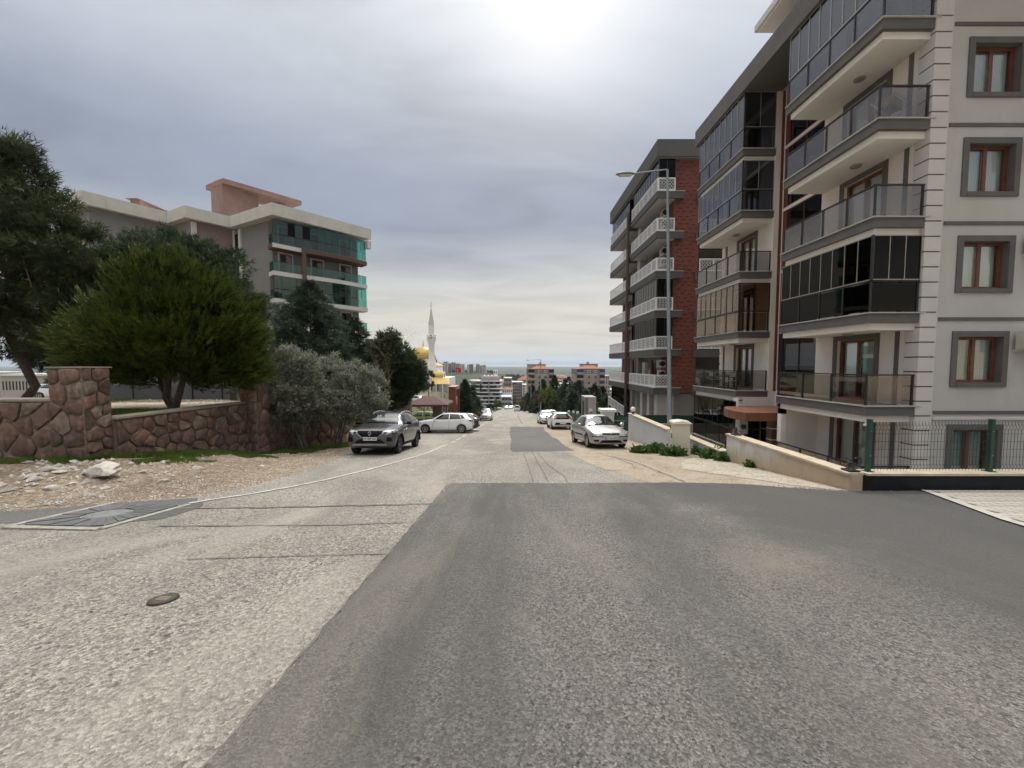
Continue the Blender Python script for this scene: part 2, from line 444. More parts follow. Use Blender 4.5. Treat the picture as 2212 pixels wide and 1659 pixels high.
wv = nt.nodes.new('ShaderNodeTexWave'); wv.inputs['Scale'].default_value = 5.5; wv.inputs['Distortion'].default_value = 3.0
nt.links.new(vec(nt), wv.inputs['Vector'])
nt.links.new(ramp(nt, wv.outputs['Fac'], [(0.0, (0.52, 0.56, 0.54)), (1.0, (0.82, 0.85, 0.82))]), b.inputs['Base Color'])
b.inputs['Roughness'].default_value = 0.9
G_WINDOW = glass('window glass', (0.90, 0.94, 0.93), 0.04)
G_RAIL = glass('smoked balcony glass', (0.74, 0.71, 0.68), 0.05)
G_GREY = glass('grey glazing', (0.55, 0.56, 0.60), 0.14)
G_BROWN = glass('bronze glazing', (0.66, 0.58, 0.50), 0.10)
G_DARK = glass('near black glazing', (0.04, 0.04, 0.045), 0.0)
G_TEAL = glass('dark teal glazing', (0.06, 0.10, 0.10), 0.09)
G_GREEN = glass('green balcony glass', (0.30, 0.66, 0.58), 0.10)
G_CLEAR = glass('clear glass', (0.80, 0.84, 0.82), 0.06)
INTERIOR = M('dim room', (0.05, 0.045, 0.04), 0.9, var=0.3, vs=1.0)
BGREY = M('charcoal render', (0.082, 0.080, 0.080), 0.8, var=0.08, vs=1.5, bmp=0.3, bs=90)
BGREY2 = M('mid grey render', (0.20, 0.193, 0.187), 0.85, var=0.07, vs=1.5, bmp=0.3, bs=90)
BLIGHT = M('light grey render', (0.42, 0.41, 0.40), 0.85, var=0.06, vs=1.5)
WHITEMETAL = M('white lacquered metal', (0.72, 0.72, 0.72), 0.45, var=0.05, vs=4)
BROWNPOST = M('brown steel', (0.065, 0.033, 0.026), 0.5, var=0.2, vs=3)
# brick cladding
BRICK, nt, b = newmat('red brick cladding')
tcn = nt.nodes.new('ShaderNodeTexCoord'); sp = nt.nodes.new('ShaderNodeSeparateXYZ'); nt.links.new(tcn.outputs['Object'], sp.inputs[0])
ad = nt.nodes.new('ShaderNodeMath'); ad.operation = 'ADD'; nt.links.new(sp.outputs[0], ad.inputs[0]); nt.links.new(sp.outputs[1], ad.inputs[1])
cb = nt.nodes.new('ShaderNodeCombineXYZ'); nt.links.new(ad.outputs[0], cb.inputs[0]); nt.links.new(sp.outputs[2], cb.inputs[1])
bt = nt.nodes.new('ShaderNodeTexBrick'); nt.links.new(cb.outputs[0], bt.inputs['Vector'])
bt.inputs['Scale'].default_value = 1.0; bt.inputs['Brick Width'].default_value = 0.24; bt.inputs['Row Height'].default_value = 0.078
bt.inputs['Mortar Size'].default_value = 0.008; bt.inputs['Color1'].default_value = (0.205, 0.058, 0.038, 1)
bt.inputs['Color2'].default_value = (0.15, 0.042, 0.030, 1); bt.inputs['Mortar'].default_value = (0.10, 0.045, 0.035, 1)
nt.links.new(bt.outputs[0], b.inputs['Base Color']); b.inputs['Roughness'].default_value = 0.85
bump(nt, b, bt.outputs['Fac'], -0.6, 0.01)
SHADOWBRICK = M('shadow-toned brick', (0.060, 0.024, 0.020), 0.85, var=0.25, vs=5)  # darkened to stand for the shadow at the proud header bricks
STONES = [M('red brown stone %d' % i, c, 0.9, var=0.38, vs=7.0, bmp=1.0, bs=22, spec=0.2, stain=((0.085, 0.07, 0.058), 0.7, 0.50, 0.72))
          for i, c in enumerate([(0.200, 0.122, 0.094), (0.165, 0.108, 0.086), (0.215, 0.140, 0.110), (0.130, 0.092, 0.075), (0.235, 0.180, 0.138)])]
MORTAR_L = M('pale wall mortar', (0.215, 0.185, 0.148), 0.95, var=0.2, vs=6, bmp=0.8, bs=40)
MORTAR = M('wall mortar', (0.150, 0.124, 0.100), 0.95, var=0.2, vs=6, bmp=0.8, bs=40)
WALLCAP = M('wall coping', (0.30, 0.26, 0.215), 0.9, var=0.15, vs=4, bmp=0.6, bs=40)
TRAVERTINE = M('travertine coping', (0.52, 0.435, 0.335), 0.7, var=0.18, vs=5, bmp=0.3, bs=60, stain=((0.38, 0.27, 0.18), 0.6, 0.52, 0.72))
STAINED, nt, b = newmat('whitewashed wall with rust stains')
v = vec(nt)
c = mix(nt, ramp(nt, noise(nt, v, 1.6, 5), [(0.35, 0.0), (0.65, 1.0)]), (0.47, 0.48, 0.48), (0.56, 0.56, 0.545))
sp_ = nt.nodes.new('ShaderNodeSeparateXYZ'); nt.links.new(v, sp_.inputs[0])
half = nt.nodes.new('ShaderNodeMapRange'); half.inputs[1].default_value = 9.9; half.inputs[2].default_value = 9.7; nt.links.new(sp_.outputs[1], half.inputs[0])
c = mix(nt, half.outputs[0], c, (0.43, 0.36, 0.275))
foot = nt.nodes.new('ShaderNodeMath'); foot.operation = 'MULTIPLY_ADD'; nt.links.new(sp_.outputs[1], foot.inputs[0]); foot.inputs[1].default_value = 0.12; nt.links.new(sp_.outputs[2], foot.inputs[2])
low = nt.nodes.new('ShaderNodeMapRange'); low.inputs[1].default_value = 0.55; low.inputs[2].default_value = 0.05; nt.links.new(foot.outputs[0], low.inputs[0])
c = mix(nt, low.outputs[0], c, (0.44, 0.34, 0.235))
c = mix(nt, ramp(nt, noise(nt, vec(nt, stretch=(1, 1.1, 0.6)), 1.6, 6, 0.7), [(0.46, 0.0), (0.64, 0.85)]), c, (0.40, 0.30, 0.20))
c = mix(nt, ramp(nt, noise(nt, vec(nt, stretch=(1, 3.0, 0.5)), 2.2, 6, 0.75), [(0.56, 0.0), (0.72, 0.8)]), c, (0.30, 0.20, 0.12))
c = mix(nt, ramp(nt, noise(nt, v, 5.0, 3, 0.5), [(0.70, 0.0), (0.73, 0.8)]), c, (0.24, 0.215, 0.19))
nt.links.new(c, b.inputs['Base Color']); b.inputs['Roughness'].default_value = 0.9
bump(nt, b, noise(nt, v, 30, 4), 0.4, 0.01)
WHITEWASH = M('pale blue white render', (0.50, 0.515, 0.53), 0.9, var=0.06, vs=1.3, bmp=0.4, bs=60, stain=((0.36, 0.34, 0.31), 0.6, 0.52, 0.75))
TARBLACK = M('black bitumen paint', (0.010, 0.012, 0.017), 0.6, var=0.4, vs=4, bmp=0.5, bs=30, spec=0.25, stain=((0.12, 0.11, 0.10), 0.7, 0.68, 0.72))
PAVERS = [M('paver %d' % i, c, 0.9, var=0.12, vs=8, bmp=0.5, bs=80) for i, c in enumerate([(0.40, 0.375, 0.33), (0.36, 0.335, 0.295), (0.43, 0.405, 0.36)])]
PAVER_BED = M('paver joints', (0.20, 0.185, 0.16), 0.95, var=0.2, vs=20)
GREENPOST = M('green fence steel', (0.008, 0.055, 0.038), 0.4, var=0.15, vs=5)
GREENWIRE = M('green fence wire', (0.020, 0.045, 0.036), 0.5, 0.2, var=0.1)
GALV = M('galvanised steel', (0.25, 0.285, 0.30), 0.5, 0.55, var=0.12, vs=4)
LAMPHEAD = M('grey green lamp housing', (0.24, 0.25, 0.20), 0.5, var=0.1)
IVORY = M('ivory cabinet lacquer', (0.58, 0.54, 0.43), 0.55, var=0.06, vs=2, stain=((0.42, 0.36, 0.27), 0.4, 0.6, 0.8))
BLACKIRON = M('black cast iron', (0.012, 0.012, 0.013), 0.5, var=0.2)
OPAL = M('opal glass', (0.72, 0.70, 0.66), 0.25, var=0.03)
COPPER = M('brown sheet metal', (0.215, 0.088, 0.046), 0.55, 0.1, var=0.12, vs=2)
DARKWOOD = M('dark brown panel', (0.085, 0.034, 0.020), 0.5, var=0.2, vs=3)
REDCLOTH = M('red cloth', (0.42, 0.012, 0.028), 0.8, var=0.1)
FLAGRED = M('flag red', (0.55, 0.006, 0.018), 0.7, var=0.05)
WHITE = M('white paint', (0.74, 0.74, 0.73), 0.6, var=0.04, vs=2)
BLACK = M('matt black', (0.012, 0.012, 0.012), 0.7, var=0.1)
YELLOW = M('yellow sticker', (0.70, 0.52, 0.03), 0.6, var=0.05)
INK = M('dark print', (0.03, 0.03, 0.035), 0.7, var=0.1)
PAPER = M('white notice paper', (0.70, 0.70, 0.69), 0.8, var=0.03)
GREENSCREEN = M('dark green privacy screen', (0.012, 0.042, 0.026), 0.9, var=0.3, vs=14, bmp=1.0, bs=40)
CROOF = M('weathered white parapet', (0.56, 0.545, 0.50), 0.9, var=0.08, vs=1.2, bmp=0.3, bs=60, stain=((0.30, 0.27, 0.23), 0.7, 0.60, 0.80))
CGREY = M('grey facade render', (0.215, 0.208, 0.205), 0.9, var=0.05, vs=0.8, bmp=0.4, bs=100)
CMAUVE = M('mauve facade render', (0.225, 0.165, 0.158), 0.9, var=0.05, vs=0.8, bmp=0.4, bs=100)
CBROWN = M('brown facade frame', (0.115, 0.066, 0.052), 0.85, var=0.08, vs=1.5)
CROSE = M('rose roof render', (0.30, 0.19, 0.165), 0.9, var=0.12, vs=1.2, stain=((0.20, 0.12, 0.10), 0.5, 0.55, 0.75))
WHITEFASCIA = M('white fascia', (0.60, 0.59, 0.575), 0.85, var=0.05, vs=1.0, stain=((0.40, 0.37, 0.33), 0.4, 0.60, 0.8))
ACWHITE = M('air conditioner shell', (0.56, 0.54, 0.50), 0.5, var=0.06, vs=3)
ROCK = M('white limestone', (0.46, 0.43, 0.385), 0.9, var=0.25, vs=5, bmp=1.0, bs=16, stain=((0.24, 0.20, 0.165), 0.7, 0.50, 0.70))
GREYROCK = M('grey limestone', (0.33, 0.31, 0.275), 0.9, var=0.25, vs=6, bmp=1.0, bs=20)
BARK = M('pine bark', (0.085, 0.062, 0.048), 0.95, var=0.4, vs=9, bmp=1.0, bs=24)
BARK2 = M('grey bark', (0.14, 0.12, 0.10), 0.95, var=0.35, vs=9, bmp=1.0, bs=24)
F_PINE = foliage('pine needles', (0.022, 0.034, 0.013), (0.088, 0.108, 0.044), 2.0)
F_PINE2 = foliage('dark pine needles', (0.020, 0.036, 0.017), (0.072, 0.104, 0.048), 2.2)
F_CYPRESS = foliage('bright cypress sprays', (0.012, 0.025, 0.005), (0.092, 0.118, 0.014), 3.2, 0.25)
F_SPRUCE = foliage('blue green spruce', (0.028, 0.048, 0.031), (0.088, 0.118, 0.076), 2.4)
F_OLIVE = foliage('olive leaves', (0.11, 0.12, 0.085), (0.33, 0.345, 0.27), 3.5, 0.2)
F_BROAD = foliage('spring leaves', (0.075, 0.095, 0.020), (0.17, 0.19, 0.055), 1.6, 0.35)
F_BROWN = foliage('russet twigs', (0.10, 0.062, 0.042), (0.18, 0.115, 0.080), 1.8, 0.2)
F_GRASS = foliage('short grass', (0.06, 0.105, 0.018), (0.14, 0.20, 0.042), 2.5, 0.3)
F_WEED = foliage('weed leaves', (0.035, 0.080, 0.016), (0.10, 0.165, 0.042), 5.0, 0.25)
F_FAR = foliage('far trees', (0.035, 0.050, 0.026), (0.075, 0.095, 0.045), 0.15)
TYRE = M('tyre rubber', (0.018, 0.018, 0.018), 0.85, var=0.2, vs=8)
RIM = M('alloy rim', (0.55, 0.55, 0.56), 0.3, 0.85, var=0.05)
RIMDARK = M('dark alloy rim', (0.14, 0.14, 0.145), 0.35, 0.7, var=0.1)
CARBLACK = M('black car plastic', (0.008, 0.008, 0.009), 0.65, var=0.15, spec=0.15)
CHROME = M('chrome', (0.70, 0.70, 0.71), 0.12, 1.0, var=0.02)
LENS = M('headlamp lens', (0.48, 0.50, 0.50), 0.08, 0.35, var=0.15, vs=14, coat=1.0)
REDLENS = M('tail lamp lens', (0.28, 0.012, 0.018), 0.15, var=0.2, coat=1.0)
PLATE = M('number plate', (0.62, 0.62, 0.60), 0.5, var=0.02)
PLATEBLUE = M('plate blue band', (0.02, 0.05, 0.28), 0.5, var=0.02)
CARGLASS, nt, b = newmat('car glass')
b.inputs['Base Color'].default_value = (0.014, 0.017, 0.017, 1); b.inputs['Roughness'].default_value = 0.03
b.inputs['Specular IOR Level'].default_value = 0.9; b.inputs['Coat Weight'].default_value = 1.0; b.inputs['Coat IOR'].default_value = 1.7
SIDEGLASS, nt, b = newmat('car side glass')
b.inputs['Base Color'].default_value = (0.010, 0.011, 0.012, 1); b.inputs['Roughness'].default_value = 0.04; b.inputs['Specular IOR Level'].default_value = 0.35
def carpaint(name, col, metal=0.0, rough=0.35):
    m, nt, b = newmat(name)
    v = vec(nt)
    f = ramp(nt, noise(nt, v, 1.5, 4), [(0.3, 0.0), (0.7, 1.0)])
    nt.links.new(mix(nt, f, tuple(k*0.95 for k in col), col), b.inputs['Base Color'])
    b.inputs['Metallic'].default_value = metal; b.inputs['Roughness'].default_value = rough
    b.inputs['Coat Weight'].default_value = 1.0; b.inputs['Coat Roughness'].default_value = 0.04
    return m
P_GREY = carpaint('grey metallic car paint', (0.085, 0.080, 0.086), 0.6, 0.3)
P_WHITE = carpaint('white car paint', (0.78, 0.79, 0.81))
P_SILVER = carpaint('silver car paint', (0.46, 0.455, 0.45), 0.6, 0.35)
P_LIME = carpaint('lime car paint', (0.36, 0.55, 0.02))
P_BLACK = carpaint('black car paint', (0.015, 0.015, 0.017))
GOLD = M('gilded dome sheet', (0.42, 0.29, 0.075), 0.45, 0.25, var=0.2, vs=1.2)
MOSQUE = M('mosque white stone', (0.80, 0.79, 0.755), 0.85, var=0.05, vs=0.6)
ROOFTILE = M('orange roof tile', (0.27, 0.10, 0.062), 0.85, var=0.2, vs=1.0, bmp=0.5, bs=4)
PINKWALL = M('pink beige render', (0.44, 0.345, 0.305), 0.9, var=0.05, vs=0.4)
TAUPE = M('taupe render', (0.25, 0.215, 0.19), 0.9, var=0.05, vs=0.4)
FARGLASS = M('far window', (0.028, 0.031, 0.037), 0.35, var=0.3, vs=0.5, spec=0.2)
BLUEGLASS = M('far blue glazing', (0.035, 0.075, 0.17), 0.15, var=0.4, vs=0.6)
FARWHITE = M('far white wall', (0.80, 0.79, 0.77), 0.9, var=0.06, vs=0.2)
FARGREY = M('far grey wall', (0.33, 0.325, 0.33), 0.9, var=0.08, vs=0.2)
FARCREAM = M('far cream wall', (0.50, 0.46, 0.41), 0.9, var=0.08, vs=0.2)
RUST = M('weathered steel portal', (0.135, 0.048, 0.026), 0.7, var=0.2, vs=2)
CORAL = M('coral sign disc', (0.45, 0.13, 0.085), 0.6, var=0.08)
KIOSKROOF = M('dark red shingles', (0.105, 0.058, 0.055), 0.9, var=0.2, vs=6, bmp=0.6, bs=30)
SEA = M('sea', (0.30, 0.34, 0.36), 0.25, var=0.05, vs=0.001)
MOUNT = M('far hills', (0.12, 0.14, 0.15), 0.95, var=0.15, vs=0.0005)

# ------------------------------------------------------------------ terrain
def hill(x, y):
    return 34*math.exp(-((x+160)/230)**2 - ((y-1100)/260)**2) + 7*math.exp(-((x+30)/160)**2 - ((y-900)/260)**2) \
        + 30*math.exp(-((x+900)/500)**2 - ((y-1500)/600)**2)
def terrain_z(x, y):
    z = road_z(y)
    if y > 31 and x < -6:
        w = sstep(-12 + 1.5*sstep(46, 56, y), lerp(-15, -19, sstep(40, 60, y)), x)*sstep(31, 36, y)*(1 - sstep(330, 700, y))
        z = lerp(z, left_z(y) - 6*sstep(-34, -80, x)*sstep(30, 60, y), w)
    if x < -6 and y < 16:
        z += 0.42*sstep(-6.3, -9.8, x)*sstep(5.5, 9.0, y)*(1 - sstep(10.5, 15, y))
        z += 0.05*math.sin(x*1.7 + y*2.3)*math.sin(x*2.9 - y*1.1)*sstep(-6.6, -7.6, x)
    if x > 7.0 and 7.8 < y < 25.5:
        z = -3.0
    if x > 7 and y > 46:
        z -= 3.0*sstep(7, 30, x)*sstep(46, 70, y)*(1 - sstep(250, 500, y))
    if y > 350:
        z += hill(x, y) + 2.5*math.sin(x*0.011 + 1)*math.sin(y*0.007)
    return z - 0.03
def axis(fine0, fine1, step, lo, hi, grow, extra=()):
    a = list(np.arange(fine0, fine1 + 1e-6, step)); s = step
    while a[-1] < hi: s *= grow; a.append(a[-1] + s)
    s = step
    while a[0] > lo: s *= grow; a.insert(0, a[0] - s)
    return sorted(set(round(float(q), 4) for q in list(a) + list(extra)))
xs = axis(-26, 20, 0.5, -16000, 16000, 1.13, (6.92, 7.03))
ys = axis(-6, 60, 0.5, -120, 15500, 1.07, (7.74, 7.88, 25.42, 25.54))
vs_ = [(x, y, terrain_z(x, y)) for y in ys for x in xs]
nx = len(xs)
fs_ = [(j*nx+i, j*nx+i+1, (j+1)*nx+i+1, (j+1)*nx+i) for j in range(len(ys)-1) for i in range(nx-1)]
struct(MB().add(vs_, fs_).build('ground', TERRAIN, smooth=40))
struct(MB().quad((-30000, 13500, -90.6), (30000, 13500, -90.6), (30000, 31000, -90.6), (-30000, 31000, -90.6)).build('sea', SEA))
mb = MB(); hv = []
N = 160
for i in range(N+1):
    x = lerp(-26000, 26000, i/N)
    h = 150 + 160*abs(math.sin(i*0.061+0.6)) + 60*math.sin(i*0.23) + 26*math.sin(i*0.71+2) + 12*math.sin(i*1.9)
    h *= 0.42 + 0.58*sstep(-0.7, 0.5, math.sin(i*0.045 + 2.6))
    hv += [(x, 29500, -120), (x, 30600, h*0.62), (x, 31400, h), (x, 33000, -120)]
for i in range(N):
    for k in range(3):
        mb.f.append([i*4+k, (i+1)*4+k, (i+1)*4+k+1, i*4+k+1]); mb.mi.append(0)
mb.v = hv
struct(mb.build('hills', MOUNT, smooth=60))

# ------------------------------------------------------------------ sheets lying on the slope
def rough(poly, step=0.35, amp=0.05, seed=1):
    r = random.Random(seed); out = []
    for (a, b) in zip(poly, poly[1:] + poly[:1]):
        a, b = Vector(a[:2]), Vector(b[:2]); n = max(1, int((b-a).length/step))
        d = (b-a); nrm = Vector((-d.y, d.x)).normalized() if d.length > 1e-6 else Vector((0, 0))
        for i in range(n):
            k = amp*(r.random()-0.5)*2 if i else 0.0
            out.append(tuple(a + d*(i/n) + nrm*k))
    return out
def sheet(name, poly, off, mat, parent=None, zf=road_z, cuts=(30,)):
    bm = bmesh.new()
    bm.faces.new([bm.verts.new((p[0], p[1], 0)) for p in poly])
    for c in cuts:
        bmesh.ops.bisect_plane(bm, geom=bm.verts[:] + bm.edges[:] + bm.faces[:], plane_co=(0, c, 0), plane_no=(0, 1, 0))
    bmesh.ops.triangulate(bm, faces=bm.faces[:])
    for v_ in bm.verts: v_.co.z = zf(v_.co.y) + off
    bmesh.ops.recalc_face_normals(bm, faces=bm.faces[:])
    if sum(f.normal.z for f in bm.faces) < 0: bmesh.ops.reverse_faces(bm, faces=bm.faces[:])
    me = bpy.data.meshes.new(name); bm.to_mesh(me); bm.free(); me.materials.append(mat)
    return link(name, me, parent)
def ribbon(pts, w):
    """plan polyline -> polygon of width w (number or list)"""
    L, Rr = [], []
    ws = w if isinstance(w, list) else [w]*len(pts)
    for i, p in enumerate(pts):
        a, b = Vector(pts[max(i-1, 0)][:2]), Vector(pts[min(i+1, len(pts)-1)][:2])
        d = (b-a).normalized(); n = Vector((-d.y, d.x))*ws[i]/2
        q = Vector(p[:2]); L.append(tuple(q+n)); Rr.append(tuple(q-n))
    return L + Rr[::-1]
def g2(*pts): return [tuple(G(*p)[:2]) for p in pts]

LX = -1.40                                     # left edge of the fresh asphalt
edge_l = g2((0, 1104), (110, 1096), (300, 1082), (430, 1072), (560, 1046), (690, 1008), (748, 984))
road_poly = [(-30, -12), (-30, 4.6)] + edge_l + [(-7.0, 17.6), (-7.3, 22), (-7.3, 33), (-5.2, 41), (-4.3, 48), (-4.6, 80), (-4.6, 150), (-4.5, 330), (4.6, 330),
            (5.0, 150), (5.2, 80), (5.6, 48), (2.6, 46), (2.5, 33), (2.45, 20), (2.2, 15), (2.6, 11), (3.4, 8.3), (12, 8.2), (12, -12)]
road = struct(sheet('road', rough(road_poly, 0.5, 0.05, 3), 0.0, OLD_ASPHALT))
apron = struct(sheet('pavement', rough([(2.3, 47), (2.35, 33), (2.3, 20), (2.05, 15), (2.5, 11), (3.2, 8.1), (6.87, 7.4), (6.87, 22), (6.87, 47)], 0.5, 0.06, 5), 0.004, APRON))
verge_c = g2((1530, 1010), (1575, 1003), (1640, 1012), (1720, 1030), (1800, 1050), (1835, 1058), (1836, 1040), (1700, 1010), (1590, 985), (1500, 962), (1488, 985))
concrete_pts = [(4.7, 10.6), (5.3, 9.6), (5.9, 8.6), (6.6, 7.75), (6.86, 7.7), (6.86, 12.6), (6.2, 13.0), (5.6, 12.4)]
struct(sheet('path', rough(concrete_pts, 0.3, 0.07, 9), 0.012, CONCRETE_VERGE))
patch_poly = [(LX, -12), (LX, 4.0), (LX + 0.02, 8.45)] + g2((1100, 1044), (1210, 1045), (1330, 1044), (1440, 1043), (1520, 1044), (1600, 1046), (1700, 1054), (1770, 1059), (1835, 1063)) \
    + [(7.0, 7.62), (8.35, 7.66), (7.3, 5.55), (6.6, 3.4), (6.0, -12)]
patch = struct(sheet('asphalt_patch', rough(patch_poly, 0.09, 0.022, 4), 0.012, NEW_ASPHALT))
struct(sheet('repair_patch', rough(g2((1103, 922), (1101, 935), (1105, 950), (1103, 962), (1105, 976), (1160, 975), (1243, 974), (1228, 967), (1212, 957), (1205, 949), (1192, 944), (1184, 935), (1176, 930), (1174, 922)), 0.2, 0.05, 8), 0.008, MID_ASPHALT))
struct(sheet('gutter_patch', rough([(-18, 4.15), (-18, 4.8)] + g2((0, 1104), (110, 1096), (300, 1083), (428, 1076), (440, 1092), (350, 1121), (240, 1131), (120, 1128), (0, 1131)), 0.25, 0.04, 12), 0.006, MID_ASPHALT))
# tar-sealed joint along the left edge of the fresh asphalt
jp = [(LX + .012*math.sin(i*2.3) - .01, -2 + i*.15) for i in range(70)]
sheet('seam', ribbon(jp, [.016 + .010*math.sin(i*1.7) for i in range(70)]), 0.0145, CRACK, road)
# worn darker band across the near lane, tar seams and cracks
for k, (pts, w) in enumerate([
        ([(350, 1099), (600, 1097), (760, 1093), (936, 1089)], 0.055), ([(345, 1137), (560, 1136), (720, 1135), (892, 1129)], 0.03),
        ([(400, 1209), (560, 1204), (700, 1200), (838, 1197)], 0.018),
        ([(1131, 978), (1140, 1005), (1152, 1043)], 0.03), ([(1150, 978), (1165, 1005), (1186, 1043)], 0.035), ([(1160, 978), (1185, 1005), (1220, 1030), (1226, 1043)], 0.025),
        ([(1320, 985), (1375, 1000), (1420, 1018), (1480, 1042)], 0.06), ([(1290, 978), (1330, 990), (1365, 1003), (1372, 1014)], 0.03),
        ([(1020, 930), (1080, 929), (1180, 930)], 0.12), ([(1030, 945), (1060, 944), (1100, 946)], 0.10), ([(1090, 905), (1120, 904), (1150, 905)], 0.16),
        ([(1118, 895), (1122, 905), (1128, 915)], 0.14), ([(1000, 962), (1050, 960), (1098, 962)], 0.06)]):
    q = g2(*pts); fine_pts = []
    r_ = random.Random(k)
    for a, b_ in zip(q, q[1:]):
        for t in range(8):
            p = Vector(a).lerp(Vector(b_), t/8); fine_pts.append((p.x + r_.uniform(-1, 1)*w*0.5, p.y + r_.uniform(-1, 1)*w*0.5))
    fine_pts.append(q[-1])
    sheet('seam', ribbon(fine_pts, [w*r_.uniform(0.5, 1.3) for _ in fine_pts]), 0.011, CRACK, road)
# painted edge line
line = g2((408, 1088), (470, 1078), (537, 1068.5), (620, 1054), (697, 1038.6), (793.6, 1015.5), (859.5, 998), (925.4, 978), (967, 959.5))
sheet('edge_line', ribbon(line, [0.10 + 0.02*math.sin(i*3) for i in range(len(line))]), 0.012, PAINT_LINE, road)
for a, b_ in [((975, 956), (982, 953)), ((985, 951.5), (996, 946)), ((999, 944.5), (1008.4, 938.6))]:
    sheet('edge_line', ribbon(g2(a, b_), 0.10), 0.012, PAINT_LINE, road)
line = g2((1012, 936.5), (1046.5, 914.8), (1060, 907), (1073.4, 900.5), (1085, 894))
sheet('edge_line', ribbon(line, 0.10), 0.012, PAINT_LINE, road)

# round manhole cover in the near lane
c_ = G(353, 1296)
t = thing('manhole_cover', 'small round iron manhole cover in the pale near lane', 'manhole', c_)
t.rotation_euler = (-math.atan(0.12), 0, 0)
t['_local'] = 1
t.scale = (.68, .68, 1)
link('lid', MB().lathe([(0.0, 0.010), (0.09, 0.012), (0.095, 0.016), (0.125, 0.016), (0.13, 0.010)], 28).mesh('lid', M('rusty iron', (0.085, 0.068, 0.056), 0.6, 0.3, var=0.35, vs=30), 30), t)
link('ring', MB().lathe([(0.13, 0.002), (0.13, 0.014), (0.155, 0.014), (0.16, 0.0)], 28).mesh('ring', M('iron rim', (0.05, 0.043, 0.038), 0.6, 0.3, var=0.3, vs=30), 30), t)
mb = MB()
for k in range(5): mb.box(-0.06 + 0.03*k - 0.006, -0.06 + 0.03*k + 0.006, -0.05, 0.05, 0.012, 0.017)
link('raised_mark', mb.mesh('raised_mark', M('worn raised iron', (0.33, 0.27, 0.20), 0.6, 0.2, var=0.2, vs=40)), t)

# square drain surround with wedge blocks and an oval lid
c_ = G(232, 1113)
t = thing('drain_surround', 'square block-paved surround with round lid at the road edge', 'drain cover', c_)
t.rotation_euler = (-math.atan(0.12), 0, R(-3)); t['_local'] = 1
W_ = 0.62
link('bed', MB().box(-W_, W_, -W_, W_, -0.02, 0.012).mesh('bed', M('pale mortar joints', (0.34, 0.325, 0.29), 0.9, var=0.15, vs=20)), t)
for s_, (a, b_) in enumerate([((-W_-.07, -W_-.07), (W_+.07, -W_-.07)), ((W_+.07, -W_-.07), (W_+.07, W_+.07)), ((-W_-.07, W_+.07), (-W_-.07, -W_-.07))]):
    link('kerb_strip', MB().obox(a, b_, 0.055, -0.01, 0.022).mesh('kerb_strip', M('kerb mortar %d' % s_, (0.27, 0.255, 0.225), 0.9, var=0.3, vs=12)), t)
DARKBLOCK = M('dark surround block', (0.10, 0.102, 0.105), 0.85, var=0.25, vs=10, bmp=0.6, bs=60)
nb = 34
for k in range(nb):
    def ring_pt(a, rr):
        ca, sa = math.cos(a), math.sin(a); sq = W_/max(abs(ca), abs(sa))
        return (ca*sq*0.985, sa*sq*0.985) if rr else (ca*0.30, sa*0.30)
    a0, a1 = 2*math.pi*(k+0.05)/nb, 2*math.pi*(k+0.95)/nb
    link('block', MB().prism([ring_pt(a0, 0), ring_pt(a0, 1), ring_pt(a1, 1), ring_pt(a1, 0)], 0.0, 0.026 + 0.004*(k % 3)).mesh('block', DARKBLOCK), t)
link('lid', MB().lathe([(0.0, 0.03), (0.24, 0.032), (0.255, 0.028), (0.26, 0.02), (0.275, 0.02), (0.28, 0.0)], 28).mesh('lid', M('grey iron lid', (0.19, 0.20, 0.205), 0.6, 0.3, var=0.3, vs=20), 30), t)

# concrete block paving on the drive at the right
pav = struct(sheet('driveway', [(8.35, 7.66), (7.3, 5.55), (6.6, 3.4), (6.0, -12), (26, -12), (26, 7.66)], 0.014, PAVER_BED, cuts=()))
pv_mesh = []
zig = [(-.12, -.06), (-.06, -.085), (0, -.06), (.06, -.085), (.12, -.06), (.12, .06), (.06, .035), (0, .06), (-.06, .035), (-.12, .06)]
for mt in PAVERS:
    pv_mesh.append(MB().prism([(x*0.97, y*0.93) for x, y in zig], 0.0, 0.03).mesh('paver', mt))
npv = 0; rest = MB()
for row in range(80):
    for k in range(44):
        x, y = 7.3 + k*0.242 + (row % 2)*0.0, 7.58 - row*0.123
        if x < 8.35 - (7.66 - y)*0.5 + 0.05 or y < -2 or x > 17.8: continue
        if x > 1.34*y + 0.5 or npv >= 296:
            rest.prism([(x + a*0.97, y + b*0.93) for a, b in zig], lambda a, b: road_z(b), lambda a, b: road_z(b) + .03, (row*7 + k*3) % 3); continue
        o = link('paver', pv_mesh[(row*7 + k*3) % 3], pav)
        o.location = (x, y, road_z(y) + 0.0); o.rotation_euler = (-math.atan(0.12), 0, 0); npv += 1
stuff(rest.build('paver_field', PAVERS, pav))
sheet('edging_strip', ribbon([(8.32, 7.62), (7.28, 5.55), (6.58, 3.4), (6.2, -2)], 0.14), 0.036, PAVERS[2], pav, cuts=())

